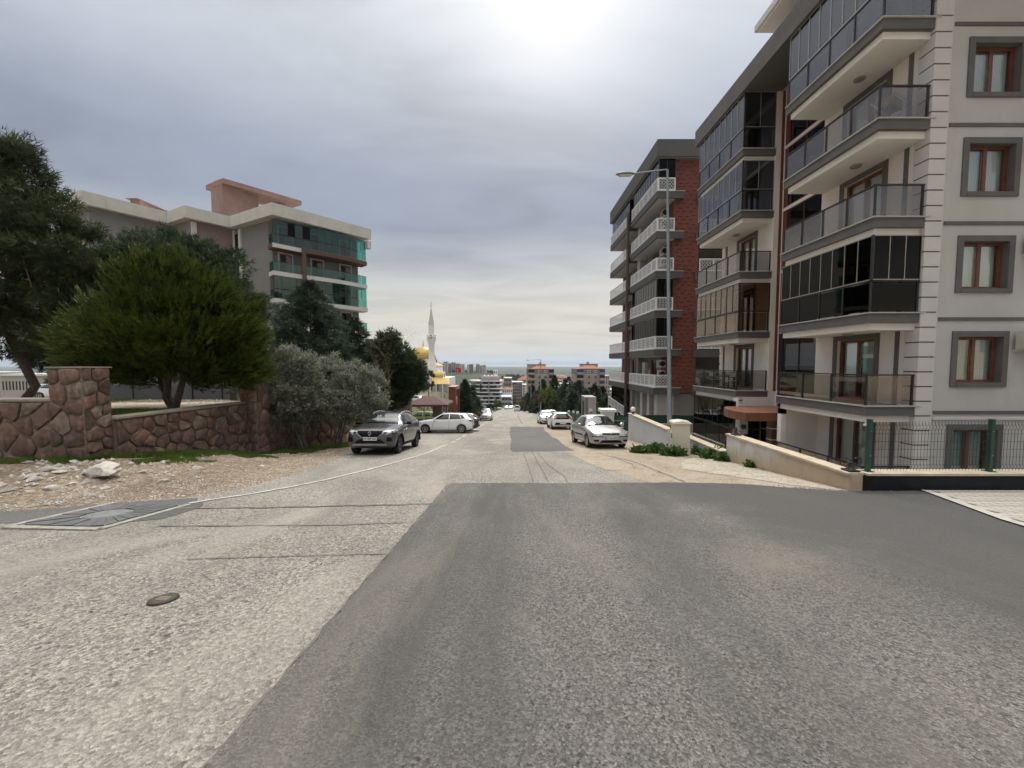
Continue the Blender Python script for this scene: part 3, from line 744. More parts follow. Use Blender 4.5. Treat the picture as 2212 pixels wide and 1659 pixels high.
# ------------------------------------------------------------------ stone walls on the left
def clip_poly(poly, px, py, nx_, ny_):
    out = []
    for (a, b_) in zip(poly, poly[1:] + poly[:1]):
        da, db = (a[0]-px)*nx_ + (a[1]-py)*ny_, (b_[0]-px)*nx_ + (b_[1]-py)*ny_
        if da <= 0: out.append(a)
        if (da < 0 < db) or (db < 0 < da):
            k = da/(da-db); out.append((a[0]+(b_[0]-a[0])*k, a[1]+(b_[1]-a[1])*k))
    return out
def voronoi_cells(L, H, cw, ch, r, jit=0.42, rows=False):
    pts = []
    nr, nc = max(1, round(H/ch)), max(1, round(L/cw))
    for j in range(nr):
        for i in range(nc):
            jx, jy = (jit, jit*(0.35 if rows else 1.0))
            pts.append(((i+0.5+(0.5 if j % 2 else 0)*0.9-0.2 + r.uniform(-jx, jx))*L/nc, (j+0.5+r.uniform(-jy, jy))*H/nr))
    cells = []
    for a, p in enumerate(pts):
        poly = [(0, 0), (L, 0), (L, H), (0, H)]
        for b_, q in enumerate(pts):
            if a == b_ or abs(p[0]-q[0]) > 3.2*cw or abs(p[1]-q[1]) > 3.2*ch: continue
            poly = clip_poly(poly, (p[0]+q[0])/2, (p[1]+q[1])/2, q[0]-p[0], q[1]-p[1])
            if len(poly) < 3: break
        if len(poly) >= 3: cells.append(poly)
    return cells
def stone_face(root, a, b_, n, z0, z1, cw, ch, seed, gap=0.014, rows=False):
    """separate stones on the vertical face from plan point a to b, outward normal n"""
    r = random.Random(seed)
    a, b_, n = Vector(a), Vector(b_), Vector(n); u = (b_-a); L = u.length; u /= L; H = z1 - z0
    for poly in voronoi_cells(L, H, cw, ch, r, rows=rows):
        cx, cy = sum(p[0] for p in poly)/len(poly), sum(p[1] for p in poly)/len(poly)
        size = max(0.05, min(max(p[0] for p in poly)-min(p[0] for p in poly), max(p[1] for p in poly)-min(p[1] for p in poly)))
        # round the corners a little, then shrink for the joint
        pl = []; cut_ = r.uniform(.08, .2)
        for i, p in enumerate(poly):
            q0, q1 = poly[i-1], poly[(i+1) % len(poly)]
            for q in (q0, q1):
                pl.append((lerp(p[0], q[0], cut_), lerp(p[1], q[1], cut_)))
        k = max(0.3, 1 - 2*gap/size)
        pl = [(cx+(p[0]-cx)*k + r.uniform(-.006, .006), cy+(p[1]-cy)*k + r.uniform(-.006, .006)) for p in pl]
        def W3(s, t, d): return (a.x+u.x*s+n.x*d, a.y+u.y*s+n.y*d, z0+t)
        d1 = r.uniform(0.02, 0.05); d2 = d1 + r.uniform(0.012, 0.035)
        m_ = len(pl); vs = []
        for (kk, d) in ((1.0, -0.03), (0.975, d1), (0.82, d2)):
            vs += [W3(cx+(p[0]-cx)*kk, cy+(p[1]-cy)*kk, d + (r.uniform(-.018, .018) if d > 0 else 0)) for p in pl]
        fs = [tuple(2*m_+i for i in range(m_))]
        for ring in range(2):
            fs += [(ring*m_+i, ring*m_+(i+1) % m_, (ring+1)*m_+(i+1) % m_, (ring+1)*m_+i) for i in range(m_)]
        if u.cross(n) > 0: fs = [f[::-1] for f in fs]
        MB().add(vs, fs).build('stone', STONES[r.choice((0, 0, 1, 1, 2, 3, 4))], root, smooth=50)
def pillar(root, x0, x1, y0, y1, zb, zt, seed, ch=0.42, cap=0.03):
    MB().box(x0, x1, y0, y1, zb, zt).build('pillar', MORTAR_L, root)
    stone_face(root, (x0, y0), (x1, y0), (0, -1), zb, zt, (x1-x0)/1.6, ch, seed, rows=True)
    stone_face(root, (x1, y0), (x1, y1), (1, 0), zb, zt, (y1-y0)/1.5, ch*0.8, seed+1, rows=True)
    MB().box(x0-.04, x1+.05, y0-.05, y1+.04, zt, zt+cap).build('coping', WALLCAP, root)
w = thing('stone_wall', 'red-brown rubble stone wall with sloping view of its coping, between the two pillars', 'wall', (-10.3, 12, -1.5))
A1, B1 = (-10.50, 10.12), (-9.98, 14.35)
MB().obox((-10.70, 10.1), (-10.18, 14.4), 0.2, lambda x, y: terrain_z(x, y)-.3, 0.19).build('core', MORTAR, w)
stone_face(w, A1, B1, Vector((B1[1]-A1[1], -(B1[0]-A1[0]))).normalized(), -1.85, 0.18, 0.42, 0.34, 21)
MB().obox((-10.69, 10.1), (-10.17, 14.4), 0.27, 0.19, 0.245).build('coping', WALLCAP, w)
pillar(w, -11.45, -10.62, 9.5, 10.14, -1.2, 1.55, 31, 0.40)
pillar(w, -10.12, -9.52, 14.3, 14.95, -2.1, P(540, 826, 14.3).z, 41, 0.40)
w = thing('stone_wall', 'big-block red stone wall running out of the left picture edge beside the tall pillar', 'wall', (-15, 9.8, -0.8))
MB().box(-24, -11.46, 9.58, 9.98, -1.3, 0.72).build('core', MORTAR_L, w)
stone_face(w, (-24, 9.58), (-11.47, 9.58), (0, -1), -1.05, 0.72, 0.66, 0.36, 51, 0.03, rows=True)
MB().box(-24, -11.46, 9.53, 10.03, 0.72, 0.775).build('coping', WALLCAP, w)
w = thing('stone_wall', 'long lower red stone wall stepping down behind the olive bushes and dark car', 'wall', (-8.5, 20, -2))
for (a, b_, zt, sd_) in [((-9.75, 14.96), (-8.75, 19.2), -0.42, 61), ((-8.75, 19.2), (-8.35, 24.6), -1.05, 62), ((-8.35, 24.6), (-8.1, 30.2), -1.55, 63)]:
    d = (Vector(b_)-Vector(a)).normalized(); n = Vector((d.y, -d.x))
    MB().obox(Vector(a)-n*0.2, Vector(b_)-n*0.2, 0.2, lambda x, y: road_z(y)-.4, zt-.05).build('core', MORTAR, w)
    stone_face(w, a, b_, n, road_z(b_[1])-.1, zt-.06, 0.55, 0.45, sd_)
    MB().obox(Vector(a)-n*0.2, Vector(b_)-n*0.2, 0.27, zt-.05, zt).build('coping', WALLCAP, w)
pillar(w, -8.95, -8.30, 24.3, 24.95, -3.3, -0.30, 71, 0.45)
pillar(w, -8.75, -8.05, 29.9, 30.6, -4.0, P(898, 864, 30).z, 73, 0.45)
# the raised garden behind the walls
garden_poly = [(-60, 9.9), (-11.2, 9.9), (-10.75, 10.3), (-10.25, 14.5), (-9.95, 15.2), (-9.05, 19.3), (-8.65, 24.7), (-8.4, 30.5), (-13, 31.2), (-14.5, 37), (-60, 37)]
struct(sheet('garden', garden_poly, 0.0, GARDEN, zf=left_z, cuts=(14.5, 30)))

# ------------------------------------------------------------------ rocks and gravel
def rock(name, c, sx_, sy_, sz_, mat, seed, rz=0.0, parent=None, lift=0.3):
    r = np.random.default_rng(seed); bm = bmesh.new()
    bmesh.ops.create_icosphere(bm, subdivisions=3 if sx_ > 0.25 else 2, radius=1.0)
    ph = r.uniform(0, 6, 9)
    pl = [(Vector(r.normal(size=3)).normalized(), r.uniform(0.45, 0.8)) for _ in range(8)]
    for v_ in bm.verts:
        p = v_.co.copy()
        for n_, d_ in pl:
            k = p.dot(n_)
            if k > d_: p -= n_*(k-d_)*0.9
        p *= 1 + 0.10*math.sin(p.x*5+ph[0])*math.sin(p.y*4+ph[1]) + 0.06*math.sin(p.z*11+ph[2]) + 0.03*math.sin(p.x*17+ph[3])
        v_.co = (p.x*sx_, p.y*sy_, p.z*sz_)
    me = bpy.data.meshes.new(name); bm.to_mesh(me); bm.free(); me.materials.append(mat)
    for p in me.polygons: p.use_smooth = True
    me.set_sharp_from_angle(angle=R(28))
    return link(name, me, parent, (c[0], c[1], c[2] + sz_*lift), rz)
def on_verge(xd, yd):
    """point of the left verge seen at that pixel"""
    d = ray(xd, yd); d /= d.y; y = 2.0
    while y < 30 and EYE + d.z*y > terrain_z(d.x*y, y): y += 0.02
    return Vector((d.x*y, y, terrain_z(d.x*y, y)))
c_ = on_verge(225, 1030)
tag(rock('boulder', c_, 0.56, 0.28, 0.19, ROCK, 8, R(-22), lift=0.6), 'large white layered boulder lying below the stone pillar', 'rock')
for k, (xd, yd, s_, lab) in enumerate([
        (112, 1058, .17, 'flat pale rock on the dirt, left of the cream lump'), (158, 1046, .11, 'small cream rock beside the flat pale rock'),
        (160, 1000, .15, 'grey rubble stone leaning under the tall pillar'), (105, 1018, .22, 'broad grey rubble slab in the heap left of the boulder'),
        (70, 1030, .18, 'grey rubble stone at the left end of the heap'), (130, 1022, .14, 'pale stone in the heap nearest the boulder'),
        (352, 1042, .13, 'dark flat stone at the edge of the grass patch'), (425, 1012, .14, 'pale stone on the grass below the rubble wall'),
        (310, 1021, .08, 'small white stone on the grass right of the boulder'), (565, 1008, .12, 'low pale stone in the grass below the second pillar')]):
    tag(rock('rock', on_verge(xd, yd), s_, s_*0.7, s_*0.42, ROCK if k not in (3, 4, 6) else GREYROCK, 20+k, k*1.3), lab, 'rock')
# loose gravel (nobody could count it)
gv, gf = [], []
r_ = random.Random(5)
def stone_bit(p, s):
    b_ = len(gv); q = [(1, 0, 0), (-.5, .86, 0), (-.5, -.86, 0), (0, .1, .7), (.3, -.2, .5)]
    a = r_.uniform(0, 6.28); ca, sa = math.cos(a), math.sin(a)
    for (x, y, z) in q:
        x *= s*r_.uniform(.6, 1.2); y *= s*r_.uniform(.5, 1.0); z *= s*r_.uniform(.5, 1.1)
        gv.append((p[0]+x*ca-y*sa, p[1]+x*sa+y*ca, p[2]+z-.004))
    for f in ((0, 1, 3), (1, 2, 3), (2, 0, 4), (0, 3, 4), (2, 4, 3)): gf.append([i+b_ for i in f])
for _ in range(5200):
    y = r_.uniform(5.6, 17.5) if r_.random() < .7 else r_.uniform(5.4, 9.5)
    x0 = interp([(p[1], p[0]) for p in sorted(edge_l, key=lambda q: q[1])] + [(18, -7.0)], y)
    x = x0 - abs(r_.gauss(0, 1.6)) + 0.25
    if x < -20 or (y > 9.3 and x < -10.4) or (y > 14 and x < -9.5) or x < -1.34*y-.5: continue
    stone_bit((x, y, terrain_z(x, y) if x < x0 else road_z(y)), min(.09, .012 + abs(r_.gauss(0, .016))))
for _ in range(420):
    y = r_.uniform(7.0, 9.4); x = -9.0 - abs(r_.gauss(0, 2.6)) if r_.random() < .75 else r_.uniform(-9.6, -7.5)
    if r_.random() < .25: y = r_.uniform(9, 15); x = interp([(9, -9.2), (15, -8.6)], y) + r_.uniform(-.4, .6)
    if x < -16: continue
    stone_bit((x, y, terrain_z(x, y)), min(.17, .03 + abs(r_.gauss(0, .045))))
me = bpy.data.meshes.new('gravel'); me.from_pydata(gv, [], gf); me.materials.append(ROCK)
stuff(link('gravel', me))
tag(bpy.data.objects['gravel'], 'loose pale gravel scattered over the left dirt verge', 'gravel')
gv, gf = [], []
for _ in range(900):
    t_ = r_.random(); p = Vector((3.6, 8.25)).lerp(Vector((8.6, 7.45)), t_); x, y = p.x + r_.gauss(0, .3), p.y + r_.gauss(0, .10)
    if y > 7.66 and x > 6.8: continue
    stone_bit((x, y, road_z(y) + .012), min(.05, .008 + abs(r_.gauss(0, .009))))
for _ in range(260):
    x, y = r_.uniform(-1.2, 6), r_.uniform(1.5, 8); stone_bit((x, y, road_z(y)+.014), .004 + abs(r_.gauss(0, .004)))
me = bpy.data.meshes.new('asphalt_crumbs'); me.from_pydata(gv, [], gf); me.materials.append(CRACK)
tag(stuff(link('asphalt_crumbs', me)), 'black asphalt crumbs along the fresh asphalt edge', 'gravel')
gv, gf = [], []
for _ in range(1500):
    y = r_.uniform(16, 30); x = r_.uniform(-30, -10.4)
    stone_bit((x, y, left_z(y)), min(.16, .03 + abs(r_.gauss(0, .04))))
me = bpy.data.meshes.new('garden_rubble'); me.from_pydata(gv, [], gf); me.materials.append(ROCK)
tag(stuff(link('garden_rubble', me)), 'pale rubble strewn over the sandy garden behind the wall', 'rubble')

# ------------------------------------------------------------------ near apartment house on the right (cream)
LV = {k: 0.27 + 3.0*k for k in range(-1, 5)}
ROOF_A = 15.02
bA = thing('apartment_house', 'cream five-storey apartment house with grey balconies nearest the camera on the right', 'building', (17, 18, -3))
XW, XB, YN, YN2, YF, YF2 = 13.05, 11.42, 12.4, 16.6, 19.6, 24.2       # wall plane, balcony front, near block, far block
def glazed_run(root, p, q, z0, z1, n, gl, frame=MULLION, t=0.02, fw=0.022, cap=0.03):
    """n separate panes between plan points p and q with thin uprights"""
    p, q = Vector(p), Vector(q); d = q-p; L = d.length; u = d/L; ang = math.atan2(u.y, u.x)
    fr = MB()
    for i in range(n+1):
        c = p + d*(i/n); fr.obox(c-u*fw/2, c+u*fw/2, 0.02, z0, z1)
    fr.obox(p, q, 0.022, z0-cap, z0); fr.obox(p, q, 0.022, z1, z1+cap)
    f = fr.build('frame', frame, root)
    w = L/n
    for i in range(n):
        c = p + d*((i+0.5)/n)
        pane(root, (c.x, c.y, (z0+z1)/2), w-fw, z1-z0, gl, ang)
def french_door(root, o, u, n, a, b, z0, z1, two=True, curt=True, trim=DARKTRIM, tw=0.18, dep=0.2):
    """door leafs in the wall opening a..b; o,u,n as in wallgrid"""
    o, u, n = Vector(o), Vector(u), Vector(n)
    def q(s, d): return (o.x+u.x*s-n.x*d, o.y+u.y*s-n.y*d)
    fr = MB(); ft = 0.09
    cols = [a, (a+b)/2, b] if two else [a, b]
    for s in cols: 
        s0 = min(max(s-ft/2, a), b-ft); fr.obox(q(s0, dep-.04), q(s0+ft, dep-.04), 0.04, z0, z1)
    fr.obox(q(a, dep-.04), q(b, dep-.04), 0.038, z0, z0+.14); fr.obox(q(a, dep-.04), q(b, dep-.04), 0.038, z1-.09, z1)
    door = fr.build('door', WOODFRAME, root)
    ang = math.atan2(u.y, u.x)
    for s0, s1 in zip(cols, cols[1:]):
        c = q((s0+s1)/2, dep-.02); pane(door, (*c, (z0+z1)/2), (s1-s0)-.1, z1-z0-.24, G_WINDOW, ang)
        if curt:
            c = q((s0+s1)/2, dep+.09); pane(door, (*c, (z0+z1)/2), (s1-s0)*0.88, z1-z0-.05, CURTAIN, ang, 0.01, 'curtain')
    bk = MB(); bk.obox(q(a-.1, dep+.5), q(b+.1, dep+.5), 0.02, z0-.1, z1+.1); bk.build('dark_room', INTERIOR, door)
    if trim:
        tm = MB(); e = 0.035
        tm.obox(q(a-tw, -e/2), q(a, -e/2), e/2, z0, z1+tw); tm.obox(q(b, -e/2), q(b+tw, -e/2), e/2, z0, z1+tw)
        tm.obox(q(a, -e/2), q(b, -e/2), e/2, z1, z1+tw)
        tm.build('trim', trim, door)
    return door
# -- walls
DO = (13.9, 15.5)                            # french door on the near block
WIN = (14.27, 15.72)
mb = MB()
holes = [(DO[0], DO[1], LV[k]+0.0, LV[k]+2.3) for k in LV]
wallgrid(mb, (XW, 0, 0), (0, 1, 0), (-1, 0, 0), YN, YN2, -3.0, ROOF_A, holes, 0.2)
mb.quad((XW, YN2, -3), (13.42, YN2, -3), (13.42, YN2, ROOF_A), (XW, YN2, ROOF_A))
FD_ = (21.0, 22.5)
wallgrid(mb, (XW, 0, 0), (0, 1, 0), (-1, 0, 0), YF, YF2, -3.0, ROOF_A, [(FD_[0], FD_[1], LV[k], LV[k]+2.3) for k in LV], 0.2)
mb.quad((XW, YF, -3), (13.42, YF, -3), (13.42, YF, ROOF_A), (XW, YF, ROOF_A))
wallgrid(mb, (13.42, 0, 0), (0, 1, 0), (-1, 0, 0), YN2, YF, -3.0, ROOF_A, [(16.65, 19.5, LV[k]+.05, LV[k]+2.9) for k in LV], 0.1)
mb.quad((XW, YF2, -3), (XW, YF2, ROOF_A), (24, YF2, ROOF_A), (24, YF2, -3))
mb.quad((24, YN, -3), (24, YF2, -3), (24, YF2, ROOF_A), (24, YN, ROOF_A))
mb.build('wall', CREAM, bA)
mb = MB()
wallgrid(mb, (0, YN, 0), (1, 0, 0), (0, -1, 0), XW, 24, -3.0, ROOF_A+.9, [(WIN[0], WIN[1], LV[k]+.78, LV[k]+2.25) for k in LV], 0.24, 0, 1)
wallA2 = mb.build('wall', [GREIGE, DARKTRIM], bA)
# -- windows on the wall facing the camera
for k in LV:
    z0, z1 = LV[k]+.78, LV[k]+2.25
    fr = MB()
    for s in (WIN[0], (WIN[0]+WIN[1])/2-.06, WIN[1]-.09): fr.box(s, s+(.12 if 0 < s-WIN[0] < 1 else .09), YN+.16, YN+.23, z0, z1)
    fr.box(WIN[0], WIN[1], YN+.165, YN+.225, z0, z0+.09); fr.box(WIN[0], WIN[1], YN+.165, YN+.225, z1-.09, z1)
    wd = fr.build('window', WOODFRAME, bA)
    tm = MB(); e = .18
    tm.box(WIN[0]-e, WIN[0], YN-.04, YN, z0-.14, z1+e); tm.box(WIN[1], WIN[1]+e, YN-.04, YN, z0-.14, z1+e)
    tm.box(WIN[0], WIN[1], YN-.04, YN, z1, z1+e); tm.box(WIN[0], WIN[1], YN-.055, YN+.0, z0-.14, z0-.001)
    tm.build('trim', DARKTRIM, wd)
    for i in range(2):
        c = (lerp(WIN[0], WIN[1], .25+.5*i), YN+.2, (z0+z1)/2)
        pane(wd, c, .60, z1-z0-.18, G_WINDOW)
        ww = (.66, .60, .52, .70, .64, .58)[(k+1+i*2) % 6]
        pane(wd, (c[0]+(.05 if (k+i) % 2 else -.03), YN+.30, c[2]), ww, z1-z0+.05, CURTAIN, 0, .01, 'curtain')
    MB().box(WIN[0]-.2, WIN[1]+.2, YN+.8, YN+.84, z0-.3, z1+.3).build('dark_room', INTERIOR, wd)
    if k >= 0:
        MB().box(13.62, 24, YN-.03, YN, LV[k]-.24, LV[k]-.13).build('string_course', DARKTRIM, bA)
MB().box(13.6, 24, YN-.05, YN, LV[0]-.42, LV[0]-.34).build('string_course', QUOIN, bA)
# -- quoins: blocks with dark recessed joints
zq = -2.9; qi = 0
while zq < ROOF_A+.5:
    mbq = MB()
    mbq.box(XW-.03, 13.55, YN-.03, YN+.45, zq+.045, zq+.475)
    mbq.build('quoin', QUOIN, bA)
    MB().box(XW-.02, 13.52, YN-.02, YN+.42, zq, zq+.045).build('quoin_joint', DARKTRIM, bA)
    zq += .475; qi += 1
MB().box(XW-.03, XW, YN+.62, YN+.76, -2.9, ROOF_A).build('wall_strip', DARKTRIM, bA)
zq = -2.9
while zq < ROOF_A-.3:
    MB().box(XW-.03, XW+.2, YF2-.14, YF2+.02, zq+.05, zq+.6).build('quoin', SOFFIT, bA); zq += .65
MB().box(XW-.03, XW, YF2-.5, YF2-.36, -2.9, ROOF_A).build('wall_strip', DARKTRIM, bA)
# -- french doors and stair glazing
for k in LV:
    french_door(bA, (XW, 0, 0), (0, 1, 0), (-1, 0, 0), DO[0], DO[1], LV[k], LV[k]+2.3, curt=(k not in (1, 4)))
    french_door(bA, (XW, 0, 0), (0, 1, 0), (-1, 0, 0), FD_[0], FD_[1], LV[k], LV[k]+2.3, curt=(k in (0, 2)))
    fr = MB()
    z0, z1 = LV[k]+.05, LV[k]+2.9
    if k >= 0:
        for s in (16.65, 18.1, 19.22): fr.box(13.44, 13.51, s, s+(.28 if s > 19 else .04), z0, z1)
        fr.box(13.44, 13.51, 16.65, 19.5, z0, z0+.06); fr.box(13.44, 13.51, 16.65, 19.5, z1-.06, z1); fr.box(13.445, 13.505, 16.65, 19.5, z0+1.2, z0+1.23)
        st = fr.build('stair_window', WOODFRAME if k else BRONZE, bA)
        for a, b_ in ((16.69, 18.1), (18.14, 19.22)):
            for c, d in ((z0+.06, z0+1.2), (z0+1.23, z1-.06)):
                pane(st, (13.475, (a+b_)/2, (c+d)/2), b_-a, d-c, G_TEAL, math.pi/2)
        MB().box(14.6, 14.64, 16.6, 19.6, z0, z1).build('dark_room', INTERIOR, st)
# brown jamb strip seen in the recess
MB().box(13.30, 13.418, YF-.05, YF-.002, LV[0], ROOF_A).build('brown_jamb', WOODFRAME, bA)
# -- balconies
def balcony_A(k, y0, y1, mode, gl, posts, npan, nfront, frame=MULLION):
    z = LV[k]
    mb = MB()
    mb.box(XB, XW, y0, y1, z-.30, z-.002)                                    # dark fascia slab
    mb.box(XB+.13, XW, y0+.13, y1-.1, z-.52, z-.30, 1)                       # pale slab below it
    b = mb.build('balcony', [DARKTRIM, SOFFIT], bA)
    c = MB(); c.box(XB-.05, XB+.09, y0-.05, y1+.02, z-.002, z+.035); c.box(XB+.09, XW+(.12 if y0 == YN else 0), y0-.05, y0+.09, z-.002, z+.035)
    c.build('coping', CAPSTONE, b)
    MB().lathe([(0.0, z-.60), (.11, z-.595), (.16, z-.57), (.18, z-.52)], 20, ((XB+XW)/2+.1, (y0+y1)/2-.3, 0)).build('ceiling_lamp', LAMPHEAD, b, 40)
    xr, yr = XB+.05, y0+.05
    rail_z = z+1.0
    r = MB()
    n_p = posts
    for i in range(n_p+1):
        y = lerp(yr, y1-.06, i/n_p); r.box(xr-.025, xr+.025, y-.025, y+.025, z+.035, rail_z)
    r.box(XW-.12, XW-.07, yr-.025, yr+.025, z+.035, rail_z)
    r.box(xr-.03, xr+.03, yr-.03, y1-.03, rail_z, rail_z+.045); r.box(xr+.03, XW-.05, yr-.03, yr+.03, rail_z, rail_z+.045)
    r.build('railing', BRONZE, b)
    for i in range(n_p):
        ya, yb = lerp(yr, y1-.06, i/n_p), lerp(yr, y1-.06, (i+1)/n_p)
        pane(b, (xr+.0, (ya+yb)/2, z+.53), yb-ya-.06, .90, gl if mode else G_RAIL, math.pi/2)
    pane(b, ((xr+XW)/2-.05, yr, z+.53), XW-xr-.2, .90, gl if mode else G_RAIL)
    if mode:
        zt = LV[k]+3.0-.56 if k < 4 else ROOF_A-.02
        glazed_run(b, (xr, yr), (xr, y1-.06), rail_z+.09, zt, npan, gl, frame)
        glazed_run(b, (xr+.03, yr), (XW-.04, yr), rail_z+.09, zt, nfront, gl, frame)
        MB().box(xr-.03, xr+.03, yr-.03, yr+.03, rail_z, zt+.03).build('corner_post', BRONZE, b)
    return b
near = {-1: (0, G_RAIL, 3), 0: (0, G_RAIL, 3), 1: (1, G_DARK, 4), 2: (0, G_RAIL, 4), 3: (0, G_RAIL, 4), 4: (1, G_GREY, 4)}
far = {-1: (1, G_TEAL, 3), 0: (0, G_RAIL, 4), 1: (1, G_BROWN, 4), 2: (0, G_RAIL, 4), 3: (1, G_GREY, 4), 4: (1, G_GREY, 4)}
for k in LV:
    m_, g_, n_ = near[k]
    b = balcony_A(k, YN, YN2, m_, g_, n_, 8, 3, M('champagne profile', (0.42, 0.36, 0.27), 0.4, 0.5) if k == 1 else MULLION)
    m_, g_, n_ = far[k]
    balcony_A(k, YF, YF2, m_, g_, n_, 8, 2, BRONZE if k in (1, -1) else MULLION)
MB().box(XB-.1, XW+.2, YN-.1, YF2+.35, ROOF_A, ROOF_A+.93).build('eaves_band', DARKTRIM, bA)
MB().box(XW+.2, 24, YN-.1, YF2+.35, ROOF_A, ROOF_A+.93).build('roof_slab', GREIGE, bA)
mb = MB(); mb.box(11.35, 24, 8.6, 18.6, 16.92, 17.0, 0); mb.box(11.25, 24, 8.5, 18.7, 17.0, 17.28, 1)
mb.build('roof_overhang', [SOFFIT, WHITEFASCIA], bA)
MB().box(13.4, 24, 12.8, 18.2, ROOF_A+.93, 16.92).build('attic_wall', SOFFIT, bA)
# -- ground floor: white portal frame, entrance canopy, brown panelling
mb = MB(); mb.box(11.5, 11.72, YN2-.25, YN2-.02, -3, LV[0]-.52); mb.box(11.5, XW, YN2-.25, YN2-.02, LV[0]-.75, LV[0]-.52)
mb.build('portal_frame', SOFFIT, bA)
MB().box(11.73, XW-.003, YN2-.22, YN2-.03, -3, LV[0]-.755).build('terrace_wall', CREAM, bA)
mb = MB()
cp = [(10.35, 16.95), (11.5, 16.95), (13.8, 16.95), (13.8, 19.55), (10.9, 19.55), (10.45, 18.9), (10.25, 18.2), (10.25, 17.5)]
mb.prism(cp, -.88, -.52)
cano = mb.build('entrance_canopy', COPPER, bA)
MB().prism([(x*0.999+.012, y*0.999+.02) for x, y in cp], -.52, -.505).build('canopy_top', M('canopy sheet', (0.33, 0.165, 0.10), 0.5, 0.1, var=0.1), cano)
mb = MB(); mb.box(11.55, 11.9, 17.0, 17.35, -3, -.88)
pil = mb.build('entrance_pillar', DARKWOOD, bA)
for z in (-1.25, -1.75, -2.25): MB().box(11.54, 11.91, 16.99, 17.36, z, z+.045).build('pillar_band', CAPSTONE, pil)
mb = MB(); mb.box(12.6, 12.7, 17.35, 19.5, -3, -.88)
ent = mb.build('entrance_front', DARKWOOD, bA)
for z in (-1.35, -1.85, -2.35): MB().box(12.58, 12.6, 17.36, 18.2, z, z+.035).build('panel_joint', CAPSTONE, ent)
MB().box(12.57, 12.6, 18.25, 19.3, -2.95, -1.0).build('entrance_door', G_DARK, ent)
mb = MB(); mb.box(12.55, 12.585, 18.2, 18.26, -2.95, -.95); mb.box(12.55, 12.585, 19.3, 19.36, -2.95, -.95); mb.box(12.55, 12.585, 18.26, 19.3, -1.6, -1.55)
mb.build('door_frame', GALV, ent)
mb = MB(); mb.box(XB+.05, XB+.42, YF-.06, YF+.3, -3, LV[0]-.30)
colm = mb.build('entrance_column', SOFFIT, bA)
mb = MB(); mb.box(XB+.42, XW, YF, YF+.2, -.62, LV[0]-.30); mb.build('entrance_beam', CREAM, bA)
MB().box(XB+.09, XB+.36, YF-.075, YF-.06, -.62, -.02).build('notice_board', PAPER, colm)
nb_ = MB()
for z, w_ in ((-.07, .2), (-.17, .22), (-.20, .2), (-.24, .18), (-.33, .2)): nb_.box(XB+.225-w_/2, XB+.225+w_/2, YF-.079, YF-.075, z-.012, z+.012)
for i in range(3): nb_.box(XB+.13+i*.08, XB+.17+i*.08, YF-.079, YF-.075, -.54, -.47)
nb_.build('notice_print', INK, colm)
# -- air conditioners on the wall facing the camera
for k in range(0, 5):
    z = LV[k]+1.84; x = 16.02 + (.10 if k % 2 else 0)
    ac = MB().box(x, x+.82, YN-.42, YN-.1, z, z+.56).build('air_conditioner', ACWHITE, bA)
    MB().lathe([(0.0, 0.0), (.2, 0.0), (.22, -.012), (.23, 0.005)], 24, (x+.34, YN-.425, z+.28), 'y').build('fan_grille', BLACK, ac, 40)
    mb = MB(); mb.box(x+.05, x+.09, YN-.45, YN, z-.06, z-.002); mb.box(x+.7, x+.74, YN-.45, YN, z-.06, z-.002); mb.build('bracket', ACWHITE, ac)
# courtyard floor below street level, and back of the house
struct(sheet('courtyard', [(7.06, 7.95), (24, 7.95), (24, 25.4), (7.06, 25.4)], 0.0, CONCRETE_VERGE, zf=lambda y: -2.96, cuts=()))
# -- furniture left on balconies
def folding_chair(x, y, z, rz, label, mat=DARKWOOD, seat=PAPER):
    t = thing('folding_chair', label, 'chair', (x, y, z), 'chairs on the house balconies', True, (0, 0, rz))
    for s in (-1, 1):
        mb = MB(); mb.tube([(-.22, s*.24, 0), (.22, s*.24, .45), (.24, s*.24, .85)], .018, 6); mb.tube([(.22, s*.25, 0), (-.2, s*.25, .45)], .018, 6)
        link('leg_frame', mb.mesh('leg_frame', mat), t)
        link('armrest', MB().box(-.24, .24, s*.25-.025, s*.25+.025, .62, .65).mesh('armrest', mat), t)
    link('seat', MB().box(-.2, .2, -.23, .23, .43, .455).mesh('seat', seat), t)
    link('backrest', MB().box(.215, .24, -.24, .24, .66, .88).mesh('backrest', seat), t)
folding_chair(12.3, 23.3, LV[0]+.002, R(200), 'folding chair on the first open balcony of the cream house, farther from the camera')
folding_chair(12.25, 21.6, LV[0]+.002, R(20), 'folding chair on the first open balcony of the cream house, nearer to the camera')
t = thing('balcony_table', 'small table between the folding chairs on the cream house balcony', 'table', (12.2, 22.45, LV[0]), None, True)
link('table_top', MB().box(-.33, .33, -.33, .33, .68, .71).mesh('table_top', DARKWOOD), t)
for sx_ in (-1, 1):
    for sy_ in (-1, 1): link('leg', MB().box(sx_*.28-.02, sx_*.28+.02, sy_*.28-.02, sy_*.28+.02, 0, .68).mesh('leg', DARKWOOD), t)
